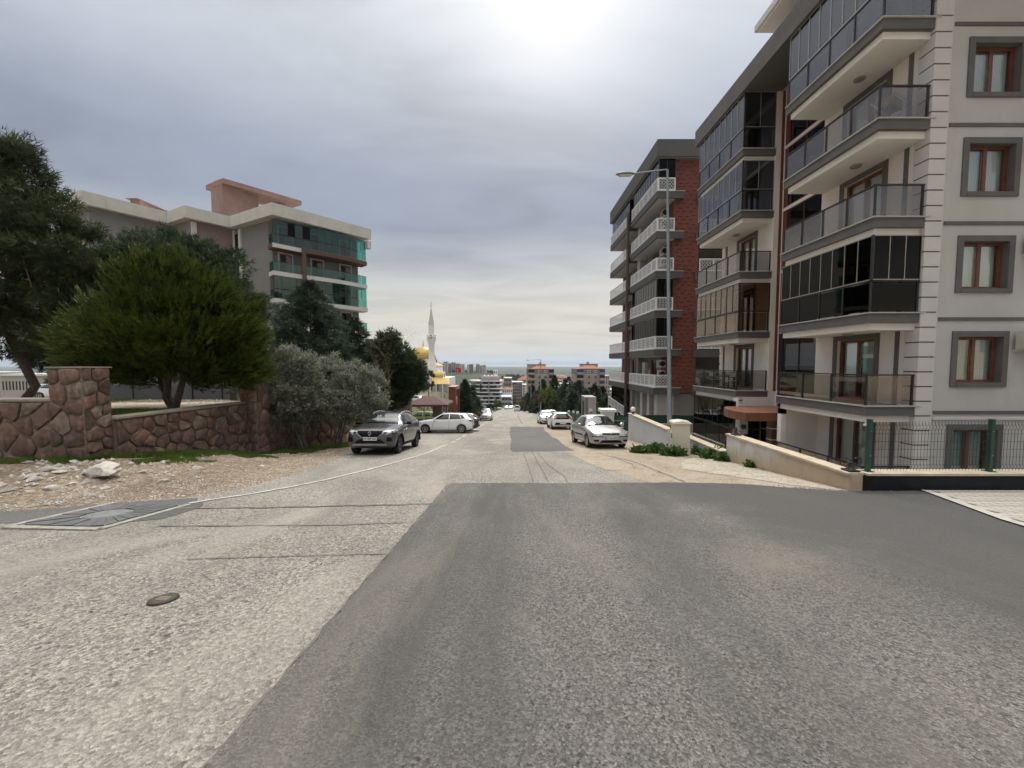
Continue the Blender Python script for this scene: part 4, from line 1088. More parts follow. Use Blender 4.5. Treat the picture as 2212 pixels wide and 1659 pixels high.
def drying_rack(k, lab):
    t = thing('drying_rack', lab, 'drying rack', (12.25, 12.95, LV[k]), None, True, (0, 0, R(25)))
    for s in (-.45, .45):
        mb = MB(); mb.tube([(s, -.3, 0), (s, .3, .85)], .014, 6); mb.tube([(s+.02, .3, 0), (s+.02, -.3, .85)], .014, 6)
        link('leg_frame', mb.mesh('leg_frame', MULLION), t)
    mb = MB()
    for i in range(7): y = -.3+.1*i; mb.tube([(-.5, y, .85), (.5, y, .85)], .007, 5)
    link('rails', mb.mesh('rails', MULLION), t)
    link('laundry', MB().box(-.35, .3, -.22, .26, .60, .87).mesh('laundry', M('beige laundry', (0.33, 0.29, 0.22), 0.9, var=0.3, vs=5)), t)
drying_rack(3, 'drying rack with laundry on the open upper balcony of the cream house')
drying_rack(1, 'drying rack standing behind the near-black glazing of the cream house')

# ------------------------------------------------------------------ low walls along the cream house
def street_wall(label, y0, y1, zt, face, x=6.86, th=0.24, capw=0.05, seg=1.1):
    w = thing('garden_wall', label, 'wall', (x+th/2, (y0+y1)/2, road_z(y1)))
    MB().prism([(x, y0), (x+th, y0), (x+th, y1), (x, y1)], lambda a, b_: min(road_z(b_), -2.9)-.2, zt-.045).build('body', face, w)
    n = max(1, round((y1-y0)/seg))
    for i in range(n):
        a, b_ = lerp(y0, y1, i/n), lerp(y0, y1, (i+1)/n)
        MB().box(x-capw, x+th+capw, a+.002, b_-.002, zt-.045, zt).build('coping_slab', TRAVERTINE, w)
    return w
w1 = street_wall('whitewashed street wall with rust stains in front of the cream house', 7.7, 12.2, -.56, STAINED)
w2 = street_wall('low beige street wall between the cable cabinet and the rust-stained wall', 12.45, 15.6, -1.19, WHITEWASH)
w3 = street_wall('pale bluish street wall topped with a globe lamp, behind the lamp post', 15.85, 21.2, -1.05, WHITEWASH, 6.45)
w = thing('garden_wall', 'low black-painted wall under the green mesh fence', 'wall', (11, 7.8, -1))
MB().box(7.11, 24, 7.7, 7.94, -3.2, -.60).build('body', TARBLACK, w)
for i in range(13): MB().box(7.16+i*1.3, 7.157+1.3*(i+1), 7.64, 7.99, -.60, -.555).build('coping_slab', TRAVERTINE, w)
MB().box(6.87, 7.11, 7.695, 7.7, -1.3, -.60).build('corner_face', STAINED, w)
# green mesh fence
fz = -.553
t = thing('mesh_fence', 'green welded mesh fence on the low black wall', 'fence', (11, 7.82, fz))
posts = [7.32, 9.82, 12.32, 14.82]
for x in posts:
    p_ = MB().box(x-.035, x+.035, 7.79, 7.86, fz, fz+1.06).build('post', GREENPOST, t)
    MB().box(x-.04, x+.04, 7.785, 7.865, fz+1.06, fz+1.075).build('post_cap', BLACK, p_)
    MB().box(x-.08, x+.08, 7.75, 7.90, fz, fz+.01).build('foot_plate', GREENPOST, p_)
    mb = MB()
    for z in (.32, .82): mb.box(x-.012, x+.012, 7.775, 7.79, fz+z, fz+z+.02)
    mb.build('clip', GALV, p_)
for xa, xb_ in zip(posts, posts[1:]):
    mb = MB(); n = int((xb_-xa-.09)/.066)
    def yb(z): return 7.80 - (.03 if (.90 < z < .94 or .08 < z < .12) else 0)
    for i in range(n+1):
        x = xa+.045 + i*(xb_-xa-.09)/n
        mb.tube([(x, 7.80, fz+.02), (x, 7.80, fz+.06), (x, 7.77, fz+.10), (x, 7.80, fz+.14), (x, 7.80, fz+.86), (x, 7.77, fz+.91), (x, 7.80, fz+.96), (x, 7.80, fz+1.03)], .0033, 4)
    for z in (.06, .14, .30, .46, .62, .78, .86, .96): mb.tube([(xa+.04, 7.797, fz+z), (xb_-.04, 7.797, fz+z)], .0036, 4)
    mb.build('mesh_panel', GREENWIRE, t)
# iron lamp bases with bent arms on the wall ends
def lamp_base(x, y, z, label):
    t = thing('lantern_base', label, 'lamp', (x, y, z), 'broken lamp bases on the wall ends', True)
    mb = MB(); mb.box(-.11, .11, -.11, .11, 0, .03)
    link('foot', mb.mesh('foot', BLACKIRON), t)
    link('stem', MB().lathe([(.09, .03), (.07, .06), (.045, .10), (.035, .16), (.05, .18), (.03, .20), (.025, .24), (0, .25)], 14).mesh('stem', BLACKIRON, 40), t)
    for s in (-1, 1):
        pts = [(s*.03, 0, .12)] + [(s*(.14+.08*math.cos(a)), 0, .19+.09*math.sin(a)) for a in [R(220+i*28) for i in range(11)]]
        link('arm', MB().tube(pts, .011, 6).mesh('arm', BLACKIRON), t)
lamp_base(6.98, 11.9, -.559, 'black iron lamp base with curled arms at the far end of the rust-stained wall')
lamp_base(7.0, 7.86, -.554, 'black iron lamp base with curled arms at the corner beside the green fence')
# dark handrail of the lower terrace is part of the house balcony (level below the street)
# meter box on the entrance, pennant hung over the rail
t = thing('meter_box', 'white meter box beside the brown entrance of the cream house', 'box', (11.3, 18.7, -1.5))
MB().box(11.05, 11.45, 18.55, 18.85, -1.75, -1.02).build('case', ACWHITE, t)
MB().box(11.12, 11.36, 18.54, 18.55, -1.5, -1.28).build('display', INK, t)
MB().box(11.22, 11.28, 18.6, 18.8, -1.02, -.6).build('duct', ACWHITE, t)
MB().box(11.2, 11.3, 18.65, 18.75, -2.95, -1.75).build('post', ACWHITE, t)
t = thing('pennant', 'crumpled red and white pennant hanging from the lower balcony rail', 'flag', (11.1, 19.5, -1.7))
for nm, mt, xo, wd_ in (('red_half', REDCLOTH, 0.0, .26), ('white_half', WHITE, .16, .14), ('dark_edge', M('maroon cloth', (0.10, 0.02, 0.035), 0.9), -.10, .12)):
    mb = MB(); n = 14
    vs, fs = [], []
    for i in range(n+1):
        tt = i/n; z = -1.68 - tt*1.0; cx = 11.14 + xo*(1-.4*tt) - .30*tt; hw = wd_/2*(1-.55*tt)
        for j in range(5):
            s = j/4*2-1; vs.append((cx+hw*s, 19.46-.03-.035*math.sin(s*4+tt*9+xo*20)-.02*math.sin(tt*17), z + .02*s))
    for i in range(n):
        for j in range(4): fs.append((i*5+j, i*5+j+1, (i+1)*5+j+1, (i+1)*5+j))
    mb.add(vs, fs); mb.build(nm, mt, t, 60)
# small floodlight under the ground-floor slab
t = thing('security_camera', 'small white security camera under the lowest balcony corner of the cream house', 'camera', (11.5, 12.5, -.32))
MB().box(11.45, 11.62, 12.40, 12.47, -.36, -.29).build('body', WHITE, t)
MB().box(11.56, 11.60, 12.47, 12.54, -.33, -.24).build('bracket', WHITE, t)

# ------------------------------------------------------------------ brick apartment house farther down on the right
bB = thing('apartment_house', 'dark grey and red brick apartment house with white lattice balconies', 'building', (16, 36, -4))
LB = [-.19 + 2.98*k for k in range(6)]
ROOF_B = 17.2
BX, BW, BY0, BYM0, BYM1, BY1 = 10.96, 12.42, 29.8, 36.2, 37.0, 43.6
# lattice panel, made once
def lattice_mesh(w, h, name='lattice_panel'):
    mb = MB(); t = .012
    mb.box(-w/2, w/2, -t, t, 0, .045); mb.box(-w/2, w/2, -t, t, h-.045, h); mb.box(-w/2, -w/2+.035, -t, t, .045, h-.045); mb.box(w/2-.035, w/2, -t, t, .045, h-.045)
    nr = 3; ch = (h-.09)/nr; nc = max(1, round((w-.07)/ch)); cw = (w-.07)/nc
    for i in range(nc):
        for j in range(nr):
            cx, cz = -w/2+.035+cw*(i+.5), .045+ch*(j+.5); r0, r1 = min(cw, ch)*.24, min(cw, ch)*.34
            vs, fs = [], []
            for k in range(8):
                a = math.pi*2*(k+.5)/8
                vs += [(cx+r0*math.cos(a), -t*.6, cz+r0*math.sin(a)), (cx+r1*math.cos(a), -t*.6, cz+r1*math.sin(a)),
                       (cx+r0*math.cos(a), t*.6, cz+r0*math.sin(a)), (cx+r1*math.cos(a), t*.6, cz+r1*math.sin(a))]
            for k in range(8):
                a, b_ = k*4, ((k+1) % 8)*4
                fs += [(a, a+1, b_+1, b_), (a+2, b_+2, b_+3, a+3), (a, b_, b_+2, a+2), (a+1, a+3, b_+3, b_+1)]
            mb.add(vs, fs)
            for sx_ in (-1, 1):
                for sz_ in (-1, 1):
                    p0 = Vector((cx+sx_*r1*.72, 0, cz+sz_*r1*.72)); p1 = Vector((cx+sx_*cw*.5, 0, cz+sz_*ch*.5))
                    mb.tube([p0, p1], .016, 4)
    return mb.mesh(name, WHITEMETAL)
LAT = {}
def lattice(parent, p, q, z, h=.86, n=None):
    p, q = Vector(p), Vector(q); L = (q-p).length; n = n or max(1, round(L/1.05)); w = round(L/n, 3)
    if (w, h) not in LAT: LAT[(w, h)] = lattice_mesh(w-.02, h)
    ang = math.atan2((q-p).y, (q-p).x)
    for i in range(n):
        c = p.lerp(q, (i+.5)/n); link('lattice_panel', LAT[(w, h)], parent, (c.x, c.y, z), ang)
    mb = MB()
    for i in range(n+1):
        c = p.lerp(q, i/n); mb.box(c.x-.028, c.x+.028, c.y-.028, c.y+.028, z-.09, z+h+.03)
    mb.obox(p, q, .032, z+h, z+h+.045); mb.obox(p, q, .025, z-.05, z)
    mb.build('railing', WHITEMETAL, parent)
# walls
mb = MB()
wallgrid(mb, (0, BY0+.35, 0), (1, 0, 0), (0, -1, 0), BW, 14.35, LB[0]-.45, ROOF_B)
wallgrid(mb, (BW, 0, 0), (0, 1, 0), (-1, 0, 0), BY0+.35, 32.2, LB[0]-.45, ROOF_B)
wallgrid(mb, (BW, 0, 0), (0, 1, 0), (-1, 0, 0), 40.6, BY1, LB[0]-.45, ROOF_B)
mb.quad((14.35, BY0+.35, LB[0]-.45), (14.35, 32, LB[0]-.45), (14.35, 32, ROOF_B), (14.35, BY0+.35, ROOF_B))
mb.build('brick_wall', BRICK, bB)
mb = MB()
wallgrid(mb, (BW, 0, 0), (0, 1, 0), (-1, 0, 0), 32.2, 40.6, LB[0]-.45, ROOF_B, [(33.0, 34.5, z, z+2.25) for z in LB] + [(38.4, 39.9, z, z+2.25) for z in LB], .15)
mb.quad((14.35, 32, -4.5), (22, 32, -4.5), (22, 32, ROOF_B), (14.35, 32, ROOF_B))
mb.quad((BW, BY1, -6), (BW, BY1, ROOF_B), (22, BY1, ROOF_B), (22, BY1, -6))
mb.quad((22, 30, -4.5), (22, BY1, -4.5), (22, BY1, ROOF_B), (22, 30, ROOF_B))
mb.build('wall', BGREY2, bB)
# header bricks standing proud of the brickwork; their shadow is painted as dark colour
hb = MB().box(-.15, .15, -.012, .0, -.036, .036).mesh('brick', SHADOWBRICK)
r_ = random.Random(11); z = LB[0]-.2; row = 0; nb_ = 0
while z < ROOF_B-.2:
    for k in range(4):
        x = BW+.22+k*.52+(row % 2)*.26 + r_.uniform(-.05, .05)
        if x < 14.2 and nb_ < 290: link('brick', hb, bB, (x, BY0+.349, z + r_.choice((0, .078)))); nb_ += 1
    z += .31; row += 1
# balconies
AC_SPOTS = []
def balcony_B(k, y0, y1, mode, south):
    z = LB[k]
    mb = MB(); mb.box(BX, BW+.35 if south else BW, y0, y1, z-.52, z-.02)
    if south: mb.box(BW+.35, BW+.62, y0, y0+.35, z-.52, z-.02)
    b = mb.build('balcony', BGREY, bB)
    mb = MB(); mb.box(BX-.03, BX+.15, y0-.03, y1, z-.02, z+.02); mb.box(BX+.15, BW+(.66 if south else 0), y0-.03, y0+.15, z-.02, z+.02); mb.build('coping', BLIGHT, b)
    MB().box(BX+.14, BW-.02, y0+.14, y1-.1, z-.56, z-.52).build('soffit', BLIGHT, b)
    xr, yr = BX+.07, y0+.07
    lattice(b, (xr, yr), (xr, y1-.07), z+.10)
    lattice(b, (xr+.06, yr), (BW-.08, yr), z+.10, n=1) if south else None
    if not south: lattice(b, (xr+.06, y1-.07), (BW-.08, y1-.07), z+.10, n=1)
    MB().lathe([(0, z-.62), (.08, z-.61), (.11, z-.56)], 14, ((BX+BW)/2, (y0+y1)/2, 0)).build('ceiling_lamp', CAPSTONE, b, 40)
    if mode:
        zt = z+2.46 if k < 5 else ROOF_B-.03
        glazed_run(b, (xr+.1, yr+.1), (xr+.1, y1-.3), z+.06, zt, 10, G_GREY if k == 5 else (G_DARK if k == 1 else G_BGL), BRONZE, fw=.035)
        glazed_run(b, (xr+.14, yr+.1), (BW-.05, yr+.1), z+.06, zt, 2, G_DARK, BRONZE, fw=.035)
    return b
G_BGL = glass('blue grey glazing', (0.10, 0.11, 0.125), 0.16)
for k in range(6):
    balcony_B(k, BY0, BYM0, k in (1, 2, 5), True)
    balcony_B(k, BYM1, BY1, k in (5,), False)
    french_door(bB, (BW, 0, 0), (0, 1, 0), (-1, 0, 0), 33.0, 34.5, LB[k], LB[k]+2.25, trim=None, dep=.15, curt=False)
    french_door(bB, (BW, 0, 0), (0, 1, 0), (-1, 0, 0), 38.4, 39.9, LB[k], LB[k]+2.25, trim=None, dep=.15, curt=False)
    # pier between the two stacks
    MB().box(BX+.9, BW, BYM0+.02, BYM1-.02, LB[k]-.5, LB[k]+2.46).build('balcony_pier', BLIGHT if k in (3, 4) else BGREY2, bB)
    # right-hand recessed balcony facing the camera
    mb = MB(); mb.box(14.1, 22, 30.0, 31.9, LB[k]-.62, LB[k]-.02); rb = mb.build('balcony', BGREY, bB)
    if k in (1, 2, 3, 4): lattice(rb, (14.45, 30.1), (17.7, 30.1), LB[k]+.10, n=3)
    pane(rb, (16, 31.2, LB[k]+1.25), 3.4, 2.3, G_TEAL)
    MB().box(BX-.02, BX+.1, BY0+.3, BY0+.42, LB[k]+.02, LB[k]+.05).build('drip_edge', WHITE, rb)
    for j in range(2):
        if k in (0, 3, 4):
            zz = LB[k]+.75+j*.82; x = BW-.42
            ac = MB().box(x, x+.34, 31.0, 31.8, zz, zz+.58).build('air_conditioner', ACWHITE, bB)
            MB().lathe([(0, 0), (.2, 0), (.22, -.01)], 20, (x+.1, 30.99, zz+.29), 'y').build('fan_grille', BLACK, ac, 40)
            MB().lathe([(0, 0), (.2, 0), (.22, .01)], 20, (x-.01, 31.36, zz+.29), 'x').build('fan_grille', BGREY2, ac, 40)
mb = MB(); mb.box(BX-.06, 22, BY0-.1, BY1+.1, ROOF_B, 18.45); mb.build('roof_parapet', BGREY, bB)
MB().box(BX+.02, 22, BY0, BY1, ROOF_B-.06, ROOF_B).build('eaves_soffit', BGREY2, bB)
for y in (36.38, 36.72):
    MB().box(BX-.22, BX-.10, y-.07, y+.07, road_z(36)-.3, LB[5]+.9).build('steel_post', BROWNPOST, bB)
# boiler cabinet and washing on the lowest balcony
t = thing('boiler_cabinet', 'white boiler cabinet on the lowest lattice balcony of the brick house', 'cabinet', (11.9, 35.4, LB[0]))
MB().box(BW-.36, BW-.02, 35.0, 35.75, LB[0]+.75, LB[0]+2.0).build('case', ACWHITE, t)
MB().box(BW-.365, BW-.36, 35.1, 35.25, LB[0]+1.15, LB[0]+1.25).build('badge', REDCLOTH, t)
MB().box(BW-.25, BW-.1, 35.2, 35.3, LB[0]-.02, LB[0]+.75).build('pipe', BLACK, t)
for i, mt in enumerate((PAPER, YELLOW)):
    t = tag(MB().box(BW-.10, BW-.04, 34.62-i*.22, 34.76-i*.22, LB[0]+.85-.1*i, LB[0]+1.35).build('hanging_cloth', mt, None),
            ('pale cloth' if i == 0 else 'yellow cloth') + ' hanging on the lowest lattice balcony of the brick house', 'cloth')
# ground floor
mb = MB()
for y in (30.2, 31.9, 33.6, 35.3): mb.box(BX+.45, BW+.3, y, y+.6, -5.2, LB[0]-.52)
mb.build('ground_columns', BLIGHT, bB)
mb = MB(); mb.box(BW+.3, 22, BY0+.4, BY1, -6, LB[0]-.5); mb.build('ground_floor', BGREY2, bB)
mb = MB(); mb.box(BX+.1, BX+.5, 35.5, 36.2, -5.2, LB[0]-.52); mb.box(BX+.1, BW+.3, 36.0, 36.2, -5.2, LB[0]-.52); mb.build('ground_wall', BGREY2, bB)
for y in (31.0, 32.7): MB().box(BW+.26, BW+.299, y, y+.8, -4.2, -1.2).build('ground_door', BLACK, bB)
mb = MB(); mb.box(BX+.3, BX+.36, BYM1+.1, BY1-.1, -5.2, LB[0]-.55); mb.build('ground_glazing', G_DARK, bB)
t = thing('stair_railing', 'sloping white lattice railing at the far foot of the brick house', 'railing', (BX, 40, -4.2))
mb = MB()
for i in range(6):
    y = lerp(BYM1+.2, BY1, i/5); z = lerp(-3.5, -2.95, i/5); mb.box(BX-.03, BX+.03, y-.03, y+.03, z-1.0, z+.95)
mb.tube([(BX, BYM1+.2, -2.55), (BX, BY1, -2.0)], .035, 4); mb.tube([(BX, BYM1+.2, -3.4), (BX, BY1, -2.85)], .03, 4)
mb.build('rail_frame', WHITEMETAL, t)
for i in range(5):
    y = lerp(BYM1+.2, BY1, (i+.5)/5); mb = MB()
    for j in range(4): mb.tube([(BX, y-.6, lerp(-3.35, -2.65, j/3)+(i-.1)*.11), (BX, y+.6, lerp(-3.35, -2.65, j/3)+(i+.9)*.11)], .016, 4)
    for j in range(6): mb.box(BX-.012, BX+.012, y-.55+j*.2, y-.525+j*.2, -3.4+i*.11, -2.5+i*.11)
    mb.build('infill_panel', WHITEMETAL, t)
# plot boundary between the two houses
w = thing('garden_wall', 'low grey boundary wall between the cream house and the brick house', 'wall', (10, 25.5, -3))
MB().box(6.9, 20, 25.4, 25.6, -3.6, -2.35).build('body', BLIGHT, w)
MB().box(6.85, 20, 25.36, 25.64, -2.35, -2.31).build('coping', WHITEFASCIA, w)
t = thing('privacy_screen', 'dark green privacy screen on the boundary wall before the brick house', 'fence', (10, 25.5, -2.3))
for i in range(6): MB().box(6.95+i*2.1, 6.95+(i+1)*2.1-.02, 25.49, 25.51, -2.31, -1.76+.02*math.sin(i*2)).build('screen_panel', GREENSCREEN, t)
for i in range(7): MB().box(6.93+i*2.1, 6.97+i*2.1, 25.51, 25.55, -2.31, -1.74).build('post', GREENPOST, t)
t = thing('privacy_screen', 'dark green privacy screen along the street behind the silver car', 'fence', (6.9, 28, -3))
for i in range(5): 
    a, b_ = 21.3+i*2.6, 21.3+(i+1)*2.6
    MB().prism([(6.6, a), (6.62, a), (6.62, b_-.02), (6.6, b_-.02)], lambda x, y: road_z(y)+.45, lambda x, y: road_z(y)+1.25).build('screen_panel', GREENSCREEN, t)
    MB().prism([(6.5, a), (6.74, a), (6.74, b_), (6.5, b_)], lambda x, y: road_z(y)-.3, lambda x, y: road_z(y)+.45).build('plinth', BLIGHT, t)

# ------------------------------------------------------------------ grey and mauve apartment block on the left
def at_z(xd, yd, z):
    d = ray(xd, yd); k = (z-EYE)/d.z; return Vector((d.x*k, d.y*k))
ZC = 18.64
CV = [at_z(801.5, 495.5, ZC), at_z(587, 436.7, ZC), at_z(495.3, 466.9, ZC), at_z(398.5, 443.1, ZC), at_z(360.4, 457.4, ZC), at_z(173, 409.8, ZC)]
F1, F0 = CV[0], CV[1]
f = (F1-F0).normalized(); nf = Vector((f.y, -f.x)); e = (CV[2]-F0).normalized()
back = [CV[5] + Vector((-3, 9)), CV[5] + Vector((6, 26)), F1 + e*22, F1 + e*8]
foot = CV + [CV[5] + e*9, CV[5] + e*9 + f*20, F1 + e*14]
bC = thing('apartment_block', 'grey and mauve apartment block with white parapet and green glass balconies on the left', 'building', (*foot[3], -4))
def inset(poly, d):
    n = len(poly); a = sum(poly[i].x*poly[(i+1) % n].y-poly[(i+1) % n].x*poly[i].y for i in range(n)); s = 1 if a > 0 else -1
    out = []
    for i in range(n):
        p0, p1, p2 = poly[i-1], poly[i], poly[(i+1) % n]
        d1, d2 = (p1-p0).normalized(), (p2-p1).normalized()
        n1, n2 = Vector((-d1.y, d1.x))*s, Vector((-d2.y, d2.x))*s
        b_ = (n1+n2); b_ = b_/max(.35, b_.dot(n1)); out.append(p1 + b_*d)
    return out
mb = MB(); mb.prism([tuple(p) for p in foot], ZC-1.25, ZC); mb.build('parapet', CROOF, bC)
wallp = inset(foot, .65)
# the balcony side steps back
wallp[0] = wallp[0] - nf*1.35; wallp[1] = wallp[1] - nf*1.35
def seg_wall(name, a, b_, mat, z0=-5.5, z1=ZC-1.25):
    return MB().quad((a.x, a.y, z0), (a.x, a.y, z1), (b_.x, b_.y, z1), (b_.x, b_.y, z0)).build(name, mat, bC)
N_ = len(wallp)
for i in range(N_):
    a, b_ = wallp[i], wallp[(i+1) % N_]
    mt = CMAUVE if i in (2,) else CGREY
    seg_wall('wall', a, b_, mt)
# white stone strips and stair window strip
def strip(p, d, w, name, mat, z0, z1, t=.12):
    return MB().obox(p, p + d*w, t, z0, z1).build(name, mat, bC)
d3 = (wallp[3]-wallp[2]).normalized()
for zz in range(16):
    strip(wallp[3]-d3*.55-nf*0, d3, .5, 'facing_block', WHITEFASCIA, -4+zz*1.33, -4+zz*1.33+1.30)
    strip(wallp[2]+d3*0.0+e*.0, -e, .32, 'facing_block', WHITEFASCIA, -4+zz*1.33, -4+zz*1.33+1.30)
    strip(wallp[2]-e*1.15, -e, .42, 'facing_block', WHITEFASCIA, -4+zz*1.33, -4+zz*1.33+1.30)
sw = strip(wallp[2]-e*.34, -e, .8, 'stair_window', G_TEAL, -3, ZC-1.9, .06)
# balconies on the street side
LC = [14.64-2.93*k for k in range(7)]
b0, b1 = F0 - nf*.55 + f*.1, F1 - nf*.55 - f*.35
w0 = F0 - nf*2.0 + f*.1
Lf = (b1-b0).length
def fp(s, back_=0.0): p = b0.lerp(b1, s) - nf*back_; bow = .55*math.sin(math.pi*min(1, max(0, (s-.25)/.75)))*nf if s > .25 else Vector((0, 0)); return p + bow*(1 if back_ < .6 else 0)
def bowline(s0, s1, n, back_=0.0): return [fp(lerp(s0, s1, i/n), back_) for i in range(n+1)]
for k, z in enumerate(LC):
    outl = bowline(0, 1, 12)
    poly = [tuple(p) for p in outl] + [tuple(fp(1, 1.5)), tuple(fp(0, 1.5))]
    b = MB().prism(poly, z-.48, z-.03).build('balcony', CBROWN if k == 0 else WHITEFASCIA, bC)
    MB().prism([(q[0]*1, q[1]) for q in poly], z-.03, z).build('floor', CGREY, b)
    if k == 0: MB().prism([tuple(p + nf*.03) for p in bowline(0, .27, 4)] + [tuple(fp(.27, .1)), tuple(fp(0, .1))], z-.47, z-.04).build('white_fascia', WHITEFASCIA, b)
    glz = k in (0, 2, 5)
    pts = bowline(.005, .99, 14, .06)
    mb = MB()
    for p_, q_ in zip(pts, pts[1:]):
        mb.obox(p_, q_, .02, z+.98, z+1.03)
        c = (p_+q_)/2; pane(b, (c.x, c.y, z+.5), (q_-p_).length-.03, .94, G_GREEN, math.atan2((q_-p_).y, (q_-p_).x))
    side0, side1 = pts[0], fp(.005, 1.4)
    mb.obox(side0, side1, .02, z+.98, z+1.03)
    c = (side0+side1)/2; pane(b, (c.x, c.y, z+.5), (side1-side0).length-.04, .94, G_GREEN, math.atan2((side1-side0).y, (side1-side0).x))
    mb.build('railing', BRONZE, b)
    if glz:
        fr = MB()
        for i, (p_, q_) in enumerate(zip(pts, pts[1:])):
            c = (p_+q_)/2
            pane(b, (c.x, c.y, z+1.75), (q_-p_).length-.03, 1.38, G_GREEN if (i not in (2, 4) or k != 0) else G_DARK, math.atan2((q_-p_).y, (q_-p_).x))
            fr.box(p_.x-.02, p_.x+.02, p_.y-.02, p_.y+.02, z+1.03, z+2.46)
            fr.obox(p_, q_, .025, z+2.44, z+2.47)
        c = (side0+side1)/2; pane(b, (c.x, c.y, z+1.75), (side1-side0).length-.04, 1.38, G_CLEAR, math.atan2((side1-side0).y, (side1-side0).x))
        fr.build('frame', BRONZE, b)
    # doors with white surrounds on the wall behind
    for s0 in (.10, .42, .74):
        a, bb = fp(s0, 1.44), fp(s0+.12, 1.44)
        fr = MB(); fr.obox(a, bb, .05, z, z+2.25, 0)
        d_ = fr.build('door', WOODFRAME, bC)
        u_ = (bb-a).normalized()
        tm = MB()
        tm.obox(a-u_*.14+nf*.03, a+nf*.03, .05, z, z+2.4); tm.obox(bb+nf*.03, bb+u_*.14+nf*.03, .05, z, z+2.4); tm.obox(a+nf*.03, bb+nf*.03, .05, z+2.25, z+2.4)
        tm.build('trim', WHITEFASCIA, d_)
        for t_ in (.27, .73):
            c = a.lerp(bb, t_)+nf*.06; pane(d_, (c.x, c.y, z+1.15), .46*(bb-a).length-.1, 1.9, G_DARK if t_ < .5 else G_WINDOW, math.atan2(u_.y, u_.x))
# brown frame standing before the balconies
MB().obox(fp(.27)+nf*.06, fp(.31)+nf*.06, .10, LC[2]-.3, LC[0]-.02).build('facade_frame', CBROWN, bC)
p_ = fp(1.0)
MB().obox(p_-f*.2+nf*.2, p_+f*.35+nf*.1, .35, LC[0]+1.6, LC[0]+2.5).build('roof_bracket', WHITEFASCIA, bC)
MB().obox(p_-f*.2+nf*.2, p_+f*.3+nf*.1, .4, LC[3]-1.6, LC[3]-1.0).build('roof_bracket', CBROWN, bC)
# roof structures
c = P(497, 441, 48); q1 = Vector((c.x, c.y)); top = P(544.5, 402.8, 47).z
mb = MB(); mb.obox(q1, q1 - e*2.4, 2.0, ZC-1, top-.55); mb.build('roof_house', CROSE, bC)
mb = MB(); mb.prism([tuple(q1+e*.5-f*2.1), tuple(q1-e*3.3-f*2.1), tuple(q1-e*3.3+f*6.2), tuple(q1+e*.5+f*6.2)], top-.55, top); mb.build('roof_house_canopy', CROSE, bC)
MB().obox(q1 + f*4.6, q1 + f*4.6 - e*2.2, .3, ZC-1, top-.55).build('roof_house_wall', CROSE, bC)
c1, c2 = P(292, 440, 44), P(356, 452, 48)
rt = P(292, 431, 44).z
MB().obox((c1.x, c1.y), (c2.x, c2.y), .5, ZC-.6, rt).build('chimney_row', CROSE, bC)
MB().obox((c1.x-.2, c1.y-.2), (c2.x+.2, c2.y+.2), .65, rt, rt+.09).build('chimney_cap', CROSE, bC)
MB().lathe([(0, top+.5), (.9, top+.42), (.9, top+.36), (.3, top+.3), (.3, top)], 8, (*(q1-f*.8-e*.4), 0)).build('roof_vent', CROSE, bC)
# slate-grey low wall with dark posts and a gate behind the garden trees
w = thing('garden_wall', 'low slate-grey wall behind the trunks of the garden trees', 'wall', (-27, 31, -2))
MB().box(-33, -20.5, 31.0, 31.3, -3, -.05).build('body', M('slate blue render', (0.115, 0.122, 0.14), 0.85, var=0.06), w)
for i in range(6): MB().box(-33+i*2.4, -32.94+i*2.4, 30.93, 31.0, -2, .35).build('post', BLACKIRON, w)
MB().box(-33, -20.5, 30.9, 31.4, -2, -1.5).build('plinth', CGREY, w)
t = thing('gate_pillar', 'stone gate pillar with white globe lamp behind the garden trees', 'pillar', (-17.2, 27.5, -1.4))
MB().box(-17.6, -16.8, 27.2, 28, -1.6, .25).build('shaft', MORTAR, t)
MB().box(-17.7, -16.7, 27.1, 28.1, .25, .33).build('cap', WALLCAP, t)
g_ = MB().lathe([(0, .33), (.08, .34), (.05, .45), (.14, .5), (.2, .62), (.2, .7), (.14, .82), (0, .88)], 16, (-17.2, 27.6, 0)).build('globe_lamp', OPAL, t, 60)
t = thing('garden_gate', 'orange-brown garden gate frame behind the sandy garden', 'gate', (-13.2, 26.5, -1.3))
mb = MB(); mb.box(-13.9, -13.72, 26.4, 26.5, -1.4, .25); mb.box(-12.5, -12.32, 26.4, 26.5, -1.4, .25); mb.box(-13.72, -12.5, 26.4, 26.5, .05, .25)
mb.build('frame', M('orange brown wood', (0.20, 0.07, 0.03), 0.7, var=0.2), t)
for i in range(5): MB().box(-13.66+i*.23, -13.5+i*.23, 26.43, 26.46, -1.3, .0).build('slat', BLACK, t)
t = thing('carport', 'flat dark carport roof standing behind the garden trees', 'shelter', (-15.5, 32, -2))
MB().box(-19.5, -10.2, 30.5, 35, .75, .95).build('roof', BGREY, t)
for x in (-19.2, -15, -10.6):
    MB().box(x-.06, x+.06, 30.7, 30.82, -2.4, .75).build('post', BLACK, t)
MB().box(-19.4, -10.3, 34.7, 34.9, -2.6, .75).build('back_wall', BGREY, t)

